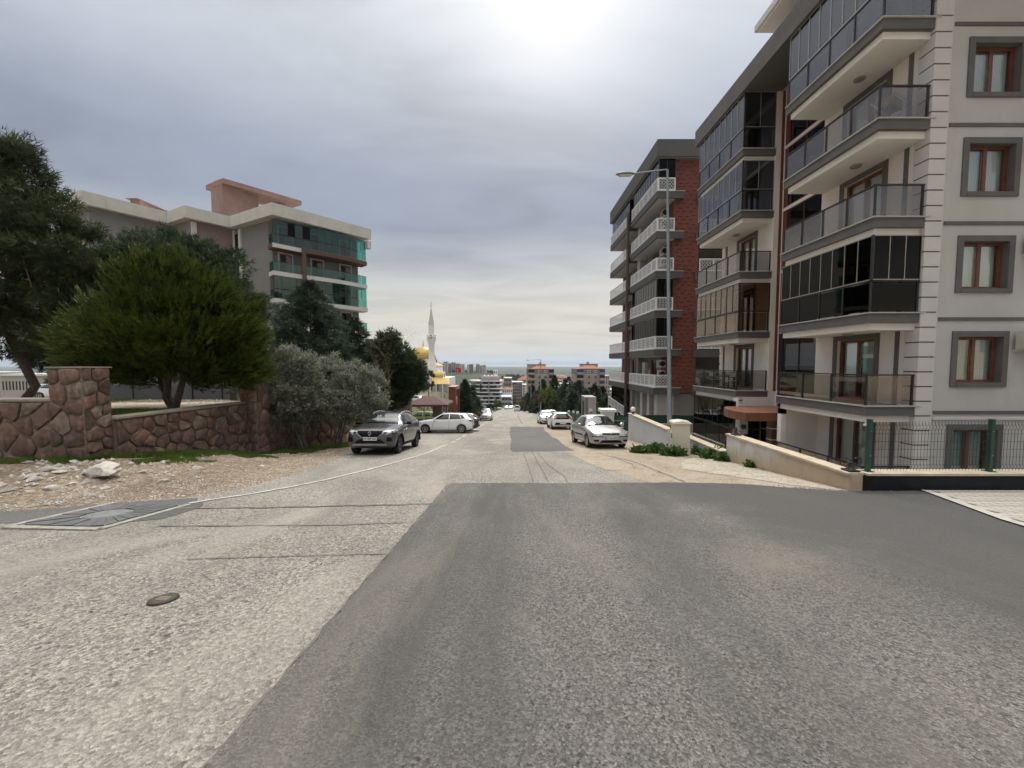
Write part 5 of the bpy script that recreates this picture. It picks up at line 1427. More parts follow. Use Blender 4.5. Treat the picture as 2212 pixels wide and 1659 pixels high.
# ------------------------------------------------------------------ cars
def pchip(xk, yk, x):
    xk, yk = np.array(xk, float), np.array(yk, float); h = np.diff(xk); d = np.diff(yk)/h
    m = np.zeros_like(yk); m[0], m[-1] = d[0], d[-1]
    for i in range(1, len(yk)-1):
        m[i] = 0 if d[i-1]*d[i] <= 0 else 2*d[i-1]*d[i]/(d[i-1]+d[i])
    i = np.clip(np.searchsorted(xk, x)-1, 0, len(h)-1); t = (x-xk[i])/h[i]
    return (1+2*t)*(1-t)**2*yk[i] + t*(1-t)**2*h[i]*m[i] + t*t*(3-2*t)*yk[i+1] + t*t*(t-1)*h[i]*m[i+1]
def chaikin(p, it=2):
    for _ in range(it):
        q = [p[0]]
        for a, b_ in zip(p, p[1:]):
            q += [tuple(lerp(a[k], b_[k], .25) for k in (0, 1)), tuple(lerp(a[k], b_[k], .75) for k in (0, 1))]
        p = q + [p[-1]]
    return p
def car_body(st, nx=46):
    st = sorted(st); X = [s[0] for s in st]
    # denser stations near the ends
    tt = np.linspace(0, math.pi, nx); xs_ = X[0] + (X[-1]-X[0])*(1-np.cos(tt))/2
    par = [pchip(X, [s[k] for s in st], xs_) for k in range(1, 7)]
    V, F = [], []
    for i, x in enumerate(xs_):
        zb, zs, zr, wl_, ws, wr = [float(p[i]) for p in par]
        cab = max(0.0, zr-zs); zt = zs + cab*(.86 if cab > .25 else .6)
        half = [(0, zb), (wl_*.75, zb), (wl_*.97, zb+.06), (max(wl_, ws)+.012, zb+.42*(zs-zb)), (ws+.012, zs-.16*(zs-zb)), (ws*.975, zs),
                (lerp(ws, wr, .25), lerp(zs, zt, .3)), (wr*1.03, lerp(zs, zt, .92)), (wr*.86, zt+.7*(zr-zt)), (wr*.45, zr-.004), (0, zr)]
        half = chaikin(half, 2)
        ring = half + [(-y, z) for y, z in half[-2:0:-1]]
        V += [(x, y, z) for y, z in ring]; n = len(ring)
    for i in range(nx-1):
        for k in range(n):
            k2 = (k+1) % n; F.append((i*n+k, (i+1)*n+k, (i+1)*n+k2, i*n+k2))
    F.append(tuple(range(n))); F.append(tuple((nx-1)*n+k for k in range(n))[::-1])
    return V, F
HATCH = [(2.03, .34, .60, .66, .56, .58, .42), (1.96, .24, .70, .77, .74, .74, .52), (1.75, .19, .78, .87, .83, .82, .58), (1.25, .17, .86, .955, .865, .85, .62),
         (.92, .17, .91, 1.005, .87, .86, .63), (.55, .17, .93, 1.20, .87, .862, .60), (.12, .17, .945, 1.405, .87, .862, .565), (-.4, .17, .96, 1.45, .87, .862, .57),
         (-1.1, .17, .985, 1.425, .87, .86, .555), (-1.55, .19, 1.0, 1.365, .865, .845, .53), (-1.80, .23, 1.0, 1.17, .85, .82, .52), (-1.96, .28, .96, 1.01, .80, .78, .52), (-2.03, .36, .74, .80, .66, .66, .45)]
SUV = [(2.11, .40, .72, .80, .60, .60, .44), (2.04, .30, .84, .91, .78, .77, .56), (1.80, .24, .92, 1.0, .87, .85, .62), (1.30, .22, .99, 1.085, .89, .875, .65),
       (1.0, .22, 1.03, 1.13, .895, .885, .66), (.60, .22, 1.05, 1.33, .895, .885, .62), (.20, .22, 1.07, 1.52, .895, .885, .585), (-.4, .22, 1.09, 1.575, .895, .885, .59),
       (-1.1, .22, 1.12, 1.545, .895, .88, .57), (-1.6, .24, 1.14, 1.45, .89, .865, .54), (-1.90, .28, 1.12, 1.22, .87, .84, .53), (-2.05, .34, 1.02, 1.08, .82, .80, .52), (-2.11, .42, .80, .86, .68, .68, .45)]
SALOON = [(2.10, .30, .55, .61, .56, .58, .42), (2.03, .21, .645, .71, .72, .72, .52), (1.80, .17, .73, .81, .80, .79, .58), (1.30, .16, .82, .91, .84, .825, .61),
          (.98, .16, .87, .965, .845, .835, .62), (.60, .16, .89, 1.15, .845, .838, .59), (.15, .16, .905, 1.37, .845, .838, .55), (-.35, .16, .92, 1.43, .845, .838, .555),
          (-.95, .16, .94, 1.40, .845, .836, .54), (-1.40, .17, .96, 1.23, .845, .83, .51), (-1.72, .20, .965, 1.035, .84, .81, .55), (-2.0, .26, .92, .97, .79, .77, .55), (-2.10, .36, .74, .78, .66, .66, .45)]
VAN = [(2.2, .36, .72, .78, .62, .62, .45), (2.1, .27, .86, .93, .80, .79, .58), (1.7, .22, .98, 1.10, .88, .86, .62), (1.35, .22, 1.02, 1.22, .89, .875, .66), (.75, .22, 1.05, 1.75, .89, .88, .66),
       (.2, .22, 1.06, 1.84, .89, .88, .68), (-1.4, .22, 1.07, 1.82, .89, .88, .68), (-2.0, .25, 1.07, 1.76, .88, .87, .66), (-2.15, .32, 1.02, 1.35, .84, .83, .62), (-2.2, .42, .80, .90, .72, .72, .55)]
BODY_CACHE = {}
WHEEL_CACHE = {}
def wheel_meshes(r, rim_mat, spokes):
    k = (r, rim_mat.name, spokes)
    if k in WHEEL_CACHE: return WHEEL_CACHE[k]
    w = .105; ri = r*.66
    tyre = MB().lathe([(ri, -w*.9), (r*.90, -w), (r*.985, -w*.72), (r, -w*.3), (r, w*.3), (r*.985, w*.72), (r*.90, w), (ri, w*.9), (ri*.98, w*.5), (ri*.98, -w*.5), (ri, -w*.9)], 28, axis='y', cap=False).mesh('tyre', TYRE, 35)
    rm = MB(); rm.lathe([(ri*1.0, .070), (ri*.99, .096), (ri*.90, .096), (ri*.88, .060)], 28, axis='y', cap=False)
    rm.lathe([(0, .088), (ri*.20, .086), (ri*.24, .062)], 14, axis='y', cap=False)
    for s in range(spokes):
        a = 2*math.pi*s/spokes
        for da in (-.16, .16):
            c0, c1 = a+da*.5, a+da*1.25
            p = [(ri*.16*math.cos(c0-.2), ri*.16*math.sin(c0-.2)), (ri*.92*math.cos(c1-.06), ri*.92*math.sin(c1-.06)), (ri*.92*math.cos(c1+.06), ri*.92*math.sin(c1+.06)), (ri*.16*math.cos(c0+.2), ri*.16*math.sin(c0+.2))]
            vs = [(x, .078, z) for x, z in p] + [(x, .055, z) for x, z in p]
            rm.add(vs, [(0, 1, 2, 3), (7, 6, 5, 4), (0, 4, 5, 1), (1, 5, 6, 2), (2, 6, 7, 3), (3, 7, 4, 0)])
    rim = rm.mesh('rim', rim_mat, 35)
    backing = MB().lathe([(0, .03), (ri*.97, .03), (ri*.97, .0)], 24, axis='y').mesh('spoke_backing', BLACK)  # black backing disc; the shade behind the spokes is put in as colour
    WHEEL_CACHE[k] = (tyre, rim, backing)
    return WHEEL_CACHE[k]
def make_car(name, label, pos, az, st, paint, wheel_r=.31, wb=2.56, axle_f=1.28, rim_mat=RIM, spokes=5, detail=2, group=None, slope=True, spec=None, cat='car', tilt=None):
    """car standing on the road at plan pos, nose pointing along az (radians from +X); local x = forward"""
    x, y = pos[0], pos[1]; z = pos[2] if len(pos) > 2 else road_z(y)
    sl = (.12 if y < 30 else .1045) if slope else 0
    if tilt is not None: sl = tilt
    nrm = Vector((0, sl, 1)).normalized(); fw = Vector((math.cos(az), math.sin(az), 0)); fw = (fw - nrm*fw.dot(nrm)).normalized()
    lf = nrm.cross(fw)
    mw = Matrix(((fw.x, lf.x, nrm.x, x), (fw.y, lf.y, nrm.y, y), (fw.z, lf.z, nrm.z, z), (0, 0, 0, 1)))
    root = thing(name, label, cat, (0, 0, 0), group, True)
    root.matrix_world = mw
    key = (id(st), wheel_r, wb, axle_f)
    if key not in BODY_CACHE:
        V, F = car_body(st, 46)
        bvh = BVHTree.FromPolygons([Vector(v_) for v_ in V], F)
        me = bpy.data.meshes.new('body'); me.from_pydata(V, [], F); me.materials.append(P_WHITE); me.materials.append(BLACK)
        o = bpy.data.objects.new('tmp', me); COL.objects.link(o)
        cut = MB()
        for ax in (axle_f, axle_f-wb):
            for s in (-1, 1): cut.lathe([(wheel_r+.055, -.22), (wheel_r+.055, .3)] if s > 0 else [(wheel_r+.055, -.3), (wheel_r+.055, .22)], 28, (ax, s*.80, wheel_r+.005), 'y')
        cm = bpy.data.meshes.new('cut'); cm.from_pydata(cut.v, [], cut.f); cm.materials.append(BLACK)
        bmc = bmesh.new(); bmc.from_mesh(cm); bmesh.ops.recalc_face_normals(bmc, faces=bmc.faces[:]); bmc.to_mesh(cm); bmc.free()
        bmo = bmesh.new(); bmo.from_mesh(me); bmesh.ops.recalc_face_normals(bmo, faces=bmo.faces[:]); bmo.to_mesh(me); bmo.free()
        co = bpy.data.objects.new('cut', cm); COL.objects.link(co)
        md = o.modifiers.new('b', 'BOOLEAN'); md.operation = 'DIFFERENCE'; md.object = co; md.solver = 'EXACT'; md.material_mode = 'TRANSFER'
        dg = bpy.context.evaluated_depsgraph_get(); dg.update()
        res = bpy.data.meshes.new_from_object(o.evaluated_get(dg))
        bpy.data.objects.remove(o); bpy.data.objects.remove(co)
        res.polygons.foreach_set('use_smooth', [True]*len(res.polygons)); res.set_sharp_from_angle(angle=R(42))
        BODY_CACHE[key] = (res, bvh)
    res, bvh = BODY_CACHE[key]
    me = res.copy(); me.name = 'body'
    mats_ = [m_ for m_ in me.materials]
    me.materials.clear()
    for m_ in mats_: me.materials.append(BLACK if (m_ and m_.name == BLACK.name) else paint)
    body = link('body', me, root)
    def hit(view, a, b_):
        o_, d_ = {'front': ((4, a, b_), (-1, 0, 0)), 'rear': ((-4, a, b_), (1, 0, 0)), 'left': ((a, 3, b_), (0, -1, 0)), 'right': ((a, -3, b_), (0, 1, 0)), 'top': ((a, b_, 4), (0, 0, -1))}[view]
        h = bvh.ray_cast(Vector(o_), Vector(d_))
        if h[0] is None:
            p0 = Vector(o_) + Vector(d_)*2.2; h = bvh.find_nearest(p0)
        return h[0] + h[1]*0 , Vector(d_)*-1
    def decal(nm, view, q, mat, n=8, m_=4, off=.008, parent=None, mirror=False):
        mb = MB(); vs = []
        for j in range(m_+1):
            for i in range(n+1):
                s, t_ = i/n, j/m_
                a = lerp(lerp(q[0][0], q[1][0], s), lerp(q[3][0], q[2][0], s), t_); b_ = lerp(lerp(q[0][1], q[1][1], s), lerp(q[3][1], q[2][1], s), t_)
                h, d_ = hit(view, a, b_)
                vs.append(h + d_*off + Vector((0, 0, off*.4)))
        fs = [(j*(n+1)+i, j*(n+1)+i+1, (j+1)*(n+1)+i+1, (j+1)*(n+1)+i) for j in range(m_) for i in range(n)]
        mb.add(vs, fs)
        return link(nm, mb.mesh(nm, mat, 50), parent or root)
    # glass
    sp = spec or {}
    W = sp
    decal('windscreen', 'top', W['ws'], CARGLASS, 8, 12, .018)
    decal('rear_window', 'rear', W['rw'], SIDEGLASS, 8, 6, .016)
    for view in ('left', 'right'):
        for q in W['side']:
            decal('side_window', view, q, SIDEGLASS, 8, 6, .010)
    # wheels
    ty, rm, hb_ = wheel_meshes(wheel_r, rim_mat, spokes)
    for ax in (axle_f, axle_f-wb):
        for s in (-1, 1):
            wo = link('wheel', ty, root, (ax, s*W.get('track', .76), wheel_r))
            if s < 0: wo.rotation_euler = (0, 0, math.pi)
            link('rim', rm, wo); link('spoke_backing', hb_, wo)
    # lamps and faces
    for nm, view, q, mat in W['decals']:
        decal(nm, view, q, mat, 8, 4, .016)
    for s in (-1, 1):
        mx = W['mirror']
        mb = MB(); bmv = bmesh.new(); bmesh.ops.create_uvsphere(bmv, u_segments=12, v_segments=8, radius=1)
        for v_ in bmv.verts: v_.co = (mx[0] + v_.co.x*.075 - .02*abs(v_.co.y), s*(mx[1] + v_.co.y*.105), mx[2] + v_.co.z*.07)
        if s < 0: bmesh.ops.reverse_faces(bmv, faces=bmv.faces[:])
        mm = bpy.data.meshes.new('mirror'); bmv.to_mesh(mm); bmv.free(); mm.materials.append(W.get('mirror_mat', paint))
        for p_ in mm.polygons: p_.use_smooth = True
        mo = link('mirror', mm, root)
        link('mirror_arm', MB().box(mx[0]-.03, mx[0]+.03, min(s*(mx[1]-.2), s*(mx[1]-.05)), max(s*(mx[1]-.2), s*(mx[1]-.05)), mx[2]-.05, mx[2]-.01).mesh('mirror_arm', CARBLACK), mo)
    if detail >= 2:
        for view in ('left', 'right'):
            for q in W.get('seams', []): decal('door_seam', view, q, CARBLACK, 1, 10, .003)
            for q in W.get('handles', []): decal('door_handle', view, q, paint if W.get('handle_body', True) else CHROME, 3, 2, .022)
            for q in W.get('trim', []): decal('side_trim', view, q, CARBLACK, 8, 2, .010)
    # plates
    for view, z0, txt in W.get('plates', []):
        s = 1 if view == 'front' else -1
        h, _ = hit(view, 0, z0); xx = h.x + s*.02
        pl = link('number_plate', MB().box(min(xx, xx+s*.012), max(xx, xx+s*.012), -.26, .26, z0-.055, z0+.055).mesh('number_plate', PLATE), root)
        yb_ = -s*.235
        link('blue_band', MB().box(min(xx, xx+s*.015), max(xx, xx+s*.015), yb_-.024, yb_+.024, z0-.054, z0+.054).mesh('blue_band', PLATEBLUE), pl)
        if txt:
            tm = text_mesh(txt, .093, INK, 'lettering', .002)
            to = link('lettering', tm, pl); to.location = (xx+s*.0145, s*.028, z0); to.rotation_euler = (math.pi/2, 0, s*math.pi/2); to.scale = (1.0, 1.12, 1)
    return root, decal, hit
def mirr(q): return [(-a, b_) for a, b_ in q]
def both(nm, view, q, mat): return [(nm, view, q, mat), (nm, view, mirr(q), mat)]
HATCH_SPEC = dict(ws=[(.90, -.67), (.90, .67), (.20, .50), (.20, -.50)], rw=[(-.52, 1.04), (.52, 1.04), (.44, 1.32), (-.44, 1.32)],
    side=[[(.70, .965), (-.35, .985), (-.35, 1.36), (.13, 1.325)], [(-.41, .985), (-1.22, 1.015), (-1.05, 1.325), (-.41, 1.36)], [(-1.26, 1.02), (-1.50, 1.05), (-1.30, 1.27), (-1.10, 1.315)]],
    mirror=(.62, .99, 1.0), track=.765,
    seams=[[(.78, .30), (.79, .30), (.70, .93), (.69, .93)], [(-.38, .26), (-.37, .26), (-.37, .96), (-.38, .96)], [(-1.16, .60), (-1.15, .60), (-1.24, 1.0), (-1.25, 1.0)], [(.75, .80), (-1.5, .84), (-1.5, .835), (.75, .795)]],
    handles=[[(-.08, .80), (-.28, .805), (-.28, .835), (-.08, .83)], [(-.95, .82), (-1.13, .825), (-1.13, .855), (-.95, .85)]],
    plates=[('front', .42, ''), ('rear', .62, '')],
    decals=both('headlight', 'front', [(.34, .63), (.68, .66), (.74, .76), (.42, .70)], LENS) + both('headlight', 'left', [(1.96, .64), (1.62, .68), (1.60, .77), (1.92, .72)], LENS)[:1]
        + [('headlight', 'right', [(1.96, .64), (1.62, .68), (1.60, .77), (1.92, .72)], LENS), ('grille', 'front', [(-.36, .62), (.36, .62), (.40, .67), (-.40, .67)], CARBLACK), ('lower_grille', 'front', [(-.45, .30), (.45, .30), (.38, .40), (-.38, .40)], CARBLACK),
           ('tail_light', 'left', [(-1.80, .86), (-1.98, .80), (-1.95, .95), (-1.72, .97)], REDLENS), ('tail_light', 'right', [(-1.80, .86), (-1.98, .80), (-1.95, .95), (-1.72, .97)], REDLENS)]
        + both('tail_light', 'rear', [(.46, .80), (.72, .80), (.74, .94), (.46, .92)], REDLENS) + [('rear_bumper', 'rear', [(-.6, .36), (.6, .36), (.6, .46), (-.6, .46)], CARBLACK)])
SUV_SPEC = dict(ws=[(.97, -.70), (.97, .70), (.27, .52), (.27, -.52)], rw=[(-.54, 1.16), (.54, 1.16), (.46, 1.42), (-.46, 1.42)],
    side=[[(.74, 1.10), (-.32, 1.125), (-.32, 1.475), (.20, 1.44)], [(-.39, 1.125), (-1.18, 1.16), (-1.02, 1.43), (-.39, 1.475)], [(-1.22, 1.17), (-1.42, 1.20), (-1.30, 1.36), (-1.06, 1.42)]],
    mirror=(.66, 1.02, 1.13), mirror_mat=CARBLACK, track=.775,
    seams=[[(.82, .40), (.83, .40), (.74, 1.06), (.73, 1.06)], [(-.35, .36), (-.34, .36), (-.34, 1.10), (-.35, 1.10)], [(-1.10, .72), (-1.09, .72), (-1.2, 1.14), (-1.21, 1.14)]],
    handles=[[(-.06, .94), (-.26, .945), (-.26, .975), (-.06, .97)], [(-.92, .97), (-1.10, .975), (-1.10, 1.005), (-.92, 1.0)]], handle_body=False,
    trim=[[(.86, .27), (-.86, .27), (-.86, .38), (.86, .38)]],
    plates=[('front', .60, '35 BPP 587'), ('rear', .70, '')],
    decals=[('grille', 'front', [(-.62, .80), (.62, .80), (.60, .885), (-.60, .885)], CARBLACK), ('lower_grille_upper', 'front', [(-.28, .66), (.28, .66), (.44, .80), (-.44, .80)], CARBLACK)]
        + both('headlight', 'front', [(.44, .80), (.74, .83), (.76, .93), (.46, .875)], LENS) + both('light_signature', 'front', [(.60, .745), (.76, .80), (.765, .835), (.58, .775)], CHROME)
        + both('chrome_strip', 'front', [(.27, .645), (.30, .66), (.50, .80), (.46, .80)], CHROME) + [('chrome_strip', 'front', [(-.28, .645), (.28, .645), (.28, .662), (-.28, .662)], CHROME)]
        + [('lower_grille', 'front', [(-.58, .44), (.58, .44), (.38, .58), (-.38, .58)], CARBLACK), ('skid_plate', 'front', [(-.64, .345), (.64, .345), (.60, .42), (-.60, .42)], M('satin silver plastic', (0.36, 0.36, 0.36), 0.4, 0.6))]
        + both('fog_recess', 'front', [(.60, .50), (.78, .50), (.78, .64), (.62, .66)], CARBLACK)
        + [('headlight', v_, [(2.0, .80), (1.66, .86), (1.64, .935), (1.98, .90)], LENS) for v_ in ('left', 'right')]
        + both('tail_light', 'rear', [(.44, .95), (.72, .92), (.74, 1.06), (.44, 1.05)], REDLENS))
SALOON_SPEC = dict(ws=[(.97, -.66), (.97, .66), (.24, .49), (.24, -.49)], rw=[(-.50, 1.02), (.50, 1.02), (.42, 1.26), (-.42, 1.26)],
    side=[[(.72, .925), (-.28, .945), (-.28, 1.335), (.17, 1.30)], [(-.35, .945), (-1.05, .97), (-.92, 1.28), (-.35, 1.335)], [(-1.09, .975), (-1.34, 1.0), (-1.16, 1.17), (-.96, 1.26)]],
    mirror=(.66, .98, .98), track=.735,
    seams=[[(.80, .28), (.81, .28), (.72, .90), (.71, .90)], [(-.31, .25), (-.30, .25), (-.30, .93), (-.31, .93)], [(-1.0, .60), (-.99, .60), (-1.07, .96), (-1.08, .96)]],
    handles=[[(-.02, .78), (-.22, .785), (-.22, .815), (-.02, .81)], [(-.80, .80), (-.98, .805), (-.98, .835), (-.80, .83)]],
    trim=[[(.72, .50), (-.80, .52), (-.80, .57), (.72, .55)]],
    plates=[('front', .46, '35 AA 6297'), ('rear', .72, '')],
    decals=[('grille', 'front', [(-.36, .60), (.36, .60), (.38, .665), (-.38, .665)], CARBLACK), ('lower_grille', 'front', [(-.50, .26), (.50, .26), (.38, .37), (-.38, .37)], CARBLACK)]
        + both('headlight', 'front', [(.36, .60), (.74, .63), (.74, .745), (.46, .70)], LENS) + both('fog_lamp', 'front', [(.54, .31), (.70, .31), (.74, .39), (.50, .39)], CARBLACK)
        + both('bumper_strip', 'front', [(.34, .50), (.78, .505), (.78, .535), (.34, .53)], CARBLACK)
        + [('headlight', v_, [(1.98, .61), (1.66, .65), (1.60, .735), (1.93, .70)], LENS) for v_ in ('left', 'right')]
        + both('tail_light', 'rear', [(.44, .80), (.72, .80), (.72, .92), (.44, .90)], REDLENS))
VOLVO_SPEC = dict(HATCH_SPEC); VOLVO_SPEC.update(mirror_mat=CARBLACK, rw=[(-.56, .98), (.56, .98), (.46, 1.33), (-.46, 1.33)], plates=[('rear', .52, '')],
    decals=both('tail_light', 'rear', [(.57, .93), (.74, .90), (.70, 1.06), (.52, 1.20)], REDLENS) + both('tail_light', 'rear', [(.57, .86), (.75, .84), (.745, .93), (.57, .95)], REDLENS)
        + [('rear_glass_panel', 'rear', [(-.53, .86), (.53, .86), (.55, .98), (-.55, .98)], CARBLACK), ('rear_bumper', 'rear', [(-.66, .38), (.66, .38), (.60, .58), (-.60, .58)], CARBLACK),
           ('skid_plate', 'rear', [(-.52, .385), (.52, .385), (.48, .45), (-.48, .45)], M('satin grey skid', (0.40, 0.39, 0.38), 0.4, 0.5))] + both('exhaust', 'rear', [(.36, .36), (.50, .36), (.50, .42), (.36, .42)], BLACK))
FACE2_SPEC = dict(HATCH_SPEC); FACE2_SPEC.update(plates=[('front', .50, '')], decals=[('grille', 'front', [(-.26, .50), (.26, .50), (.40, .64), (-.40, .64)], CARBLACK), ('lower_grille', 'front', [(-.60, .26), (.60, .26), (.48, .36), (-.48, .36)], CARBLACK)]
        + both('headlight', 'front', [(.42, .645), (.74, .69), (.74, .76), (.44, .69)], LENS) + both('fog_recess', 'front', [(.50, .36), (.74, .34), (.76, .44), (.66, .42)], CARBLACK)
        + [('headlight', v_, [(1.96, .66), (1.6, .70), (1.60, .77), (1.92, .73)], LENS) for v_ in ('left', 'right')]
        + both('tail_light', 'rear', [(.46, .80), (.72, .80), (.74, .94), (.46, .92)], REDLENS))
VAN_SPEC = dict(ws=[(1.30, -.68), (1.30, .68), (.82, .60), (.82, -.60)], rw=[(-.62, 1.10), (.62, 1.10), (.58, 1.62), (-.58, 1.62)], side=[[(1.0, 1.12), (.1, 1.12), (.1, 1.68), (.72, 1.68)], [(0, 1.12), (-.9, 1.12), (-.9, 1.68), (0, 1.68)]],
    mirror=(1.05, 1.0, 1.2), track=.77, plates=[('rear', .68, '')], decals=both('tail_light', 'rear', [(.70, .9), (.82, .9), (.80, 1.25), (.70, 1.25)], REDLENS) + [('rear_bumper', 'rear', [(-.7, .36), (.7, .36), (.7, .50), (-.7, .50)], CARBLACK)])

# dark SUV under the olives
suv, decal, hit = make_car('parked_car', 'dark grey compact SUV with black roof parked beside the stone wall', (-5.12, 15.75), R(-90), SUV, P_GREY, .335, 2.64, 1.30, RIMDARK, 5, 2, None, spec=SUV_SPEC)
decal('roof_panel', 'top', [(.24, -.50), (.24, .50), (-1.45, .46), (-1.45, -.46)], P_BLACK, 6, 12, .006)
for s in (-1, 1):
    link('roof_rail', MB().tube([(.25, s*.56, 1.47), (.1, s*.565, 1.545), (-.4, s*.57, 1.60), (-1.0, s*.56, 1.585), (-1.35, s*.55, 1.53)], .022, 6).mesh('roof_rail', CHROME, 50), suv)
    for ax in (1.30, 1.30-2.64):
        mb = MB(); pts = [(ax+.415*math.cos(a), s*.885, .34+.415*math.sin(a)) for a in [R(-8+i*19.6) for i in range(11)]]
        link('arch_trim', MB().tube(pts, .036, 6).mesh('arch_trim', CARBLACK, 50), suv)
h, _ = hit('front', 0, .80); xe = h.x + .03
em = MB(); D_ = [(0, .80+.085), (.05, .80), (0, .80-.085), (-.05, .80)]
for a, b_ in zip(D_, D_[1:] + D_[:1]): em.tube([(xe, a[0], a[1]), (xe, b_[0], b_[1])], .014, 5)
link('emblem', em.mesh('emblem', CHROME), suv)
link('aerial_fin', MB().prism([(-1.28, -.02), (-1.28, .02), (-1.45, .02), (-1.45, -.02)], 1.5, lambda x, y: 1.56 if x > -1.4 else 1.61).mesh('aerial_fin', P_GREY), suv)
# white hatchback across the verge
make_car('parked_car', 'white hatchback parked side-on across the verge, nose to the stone wall', (-4.83, 27.75), R(180), HATCH, P_WHITE, .31, 2.56, 1.30, RIM, 6, 2, None, spec=HATCH_SPEC)
make_car('parked_car', 'black hatchback mostly hidden behind the side-on white hatchback', (-4.6, 30.0), R(180), HATCH, P_BLACK, .31, 2.56, 1.30, RIM, 6, 1, None, spec=HATCH_SPEC)
# silver car facing the camera
foc, decal, hit = make_car('parked_car', 'silver saloon facing the camera, parked before the pale bluish wall', (4.0, 18.0), R(-86), SALOON, P_SILVER, .30, 2.60, 1.30, RIM, 6, 2, None, spec=SALOON_SPEC)
h, _ = hit('front', 0, .632)
link('emblem', MB().lathe([(0, 0.03), (.06, .028), (.07, .02), (.07, 0)], 20, (0, 0, 0), 'x').mesh('emblem', M('blue oval', (0.10, 0.12, 0.2), 0.3, 0.4)), foc)
eo = [c for c in foc.children if c.name.startswith('emblem')][0]; eo.location = (h.x+.0, 0, .632); eo.scale = (1, 1, .45)
link('aerial', MB().tube([(.16, 0, 1.38), (-.12, 0, 1.72)], .006, 5).mesh('aerial', BLACK), foc)
for s in (-1, 1): link('wiper', MB().tube([(.98, s*.05, .985), (.93, s*.55-.1, 1.0)], .012, 5).mesh('wiper', BLACK), foc)
# white cars farther down on the right
vol, decal, hit = make_car('parked_car', 'white crossover seen from behind, next to the silver saloon', (4.1, 33.3), R(92), HATCH, P_WHITE, .33, 2.62, 1.30, RIMDARK, 5, 2, None, spec=VOLVO_SPEC)
h, _ = hit('rear', 0, .92)
to = link('lettering', text_mesh('V O L V O', .09, CHROME, 'lettering', .002), vol); to.location = (h.x-.02, 0, .92); to.rotation_euler = (math.pi/2, 0, -math.pi/2)
make_car('parked_car', 'white car facing the camera behind the white crossover, left of it', (3.75, 41.6), R(-88), HATCH, P_WHITE, .31, 2.56, 1.30, RIM, 5, 1, None, spec=FACE2_SPEC)
make_car('parked_car', 'white car whose roof shows above the white crossover', (4.75, 47.8), R(90), HATCH, P_WHITE, .31, 2.56, 1.30, RIM, 5, 1, None, spec=HATCH_SPEC)
# left side
make_car('parked_car', 'white hatchback facing the camera by the left edge line, beyond the portal', (-3.45, 50.0), R(-90), HATCH, P_WHITE, .31, 2.56, 1.30, RIM, 5, 1, None, spec=FACE2_SPEC)
make_car('parked_car', 'white car right behind the white hatchback at the left edge line', (-3.9, 57.5), R(-90), HATCH, P_WHITE, .31, 2.56, 1.30, RIM, 5, 1, None, spec=FACE2_SPEC)
make_car('driving_van', 'white van driving away down the middle of the road', (1.45, 112), R(90), VAN, P_WHITE, .31, 2.7, 1.35, RIM, 5, 1, None, spec=VAN_SPEC, cat='van')
for i, (x, y, az, m_) in enumerate([(-2.2, 152, -90, P_WHITE), (-.6, 165, -90, P_WHITE), (.2, 185, 90, P_SILVER), (-5.2, 150, -80, P_WHITE)]):
    make_car('distant_car', ['small white car far down the road, left of the van', 'small white car far down the road centre', 'small silver car farthest down the road', 'small white car at the far left kerb of the road'][i],
             (x, y), R(az), HATCH, m_, .31, 2.56, 1.30, RIM, 5, 1, 'cars far down the road', spec=FACE2_SPEC)
# cars behind the kiosk and on the mosque terrace
make_car('parked_car', 'lime green car seen through the kiosk windows', (-9.0, 37.6, road_z(37.6)), R(180), HATCH, P_LIME, .31, 2.56, 1.30, RIM, 5, 1, None, spec=HATCH_SPEC, tilt=.06)
c1_ = make_car('parked_car', 'white car at the left of the terrace in front of the mosque', (-15.6, 62, terrain_z(-15.6, 62)+.03), R(150), HATCH, P_WHITE, .31, 2.56, 1.30, RIM, 5, 1, None, spec=HATCH_SPEC, tilt=.07)
c2_, decal, hit = make_car('parked_car', 'silver car with its bonnet up on the terrace before the mosque', (-11.8, 62, terrain_z(-11.8, 62)+.03), R(180), HATCH, P_SILVER, .31, 2.56, 1.30, RIM, 5, 1, None, spec=HATCH_SPEC, tilt=.07)
link('bonnet', MB().add([(.85, -.7, 1.0), (.85, .7, 1.0), (1.5, .62, 1.78), (1.5, -.62, 1.78), (.80, -.7, 1.03), (.80, .7, 1.03), (1.46, .62, 1.82), (1.46, -.62, 1.82)],
    [(0, 1, 2, 3), (7, 6, 5, 4), (0, 4, 5, 1), (1, 5, 6, 2), (2, 6, 7, 3), (3, 7, 4, 0)]).mesh('bonnet', BLACK), c2_)
for i, (x, y, az, m_) in enumerate([(-42, 36, 20, P_WHITE), (-37.5, 36.5, 160, P_BLACK)]):
    make_car('parked_car', ['white car glimpsed under the big left pine', 'dark car glimpsed under the big left pine'][i], (x, y, terrain_z(x, y)+.04 if y > 37 else left_z(y)), R(az), HATCH, m_, .31, 2.56, 1.30, RIM, 5, 1, None, spec=HATCH_SPEC, tilt=.07)

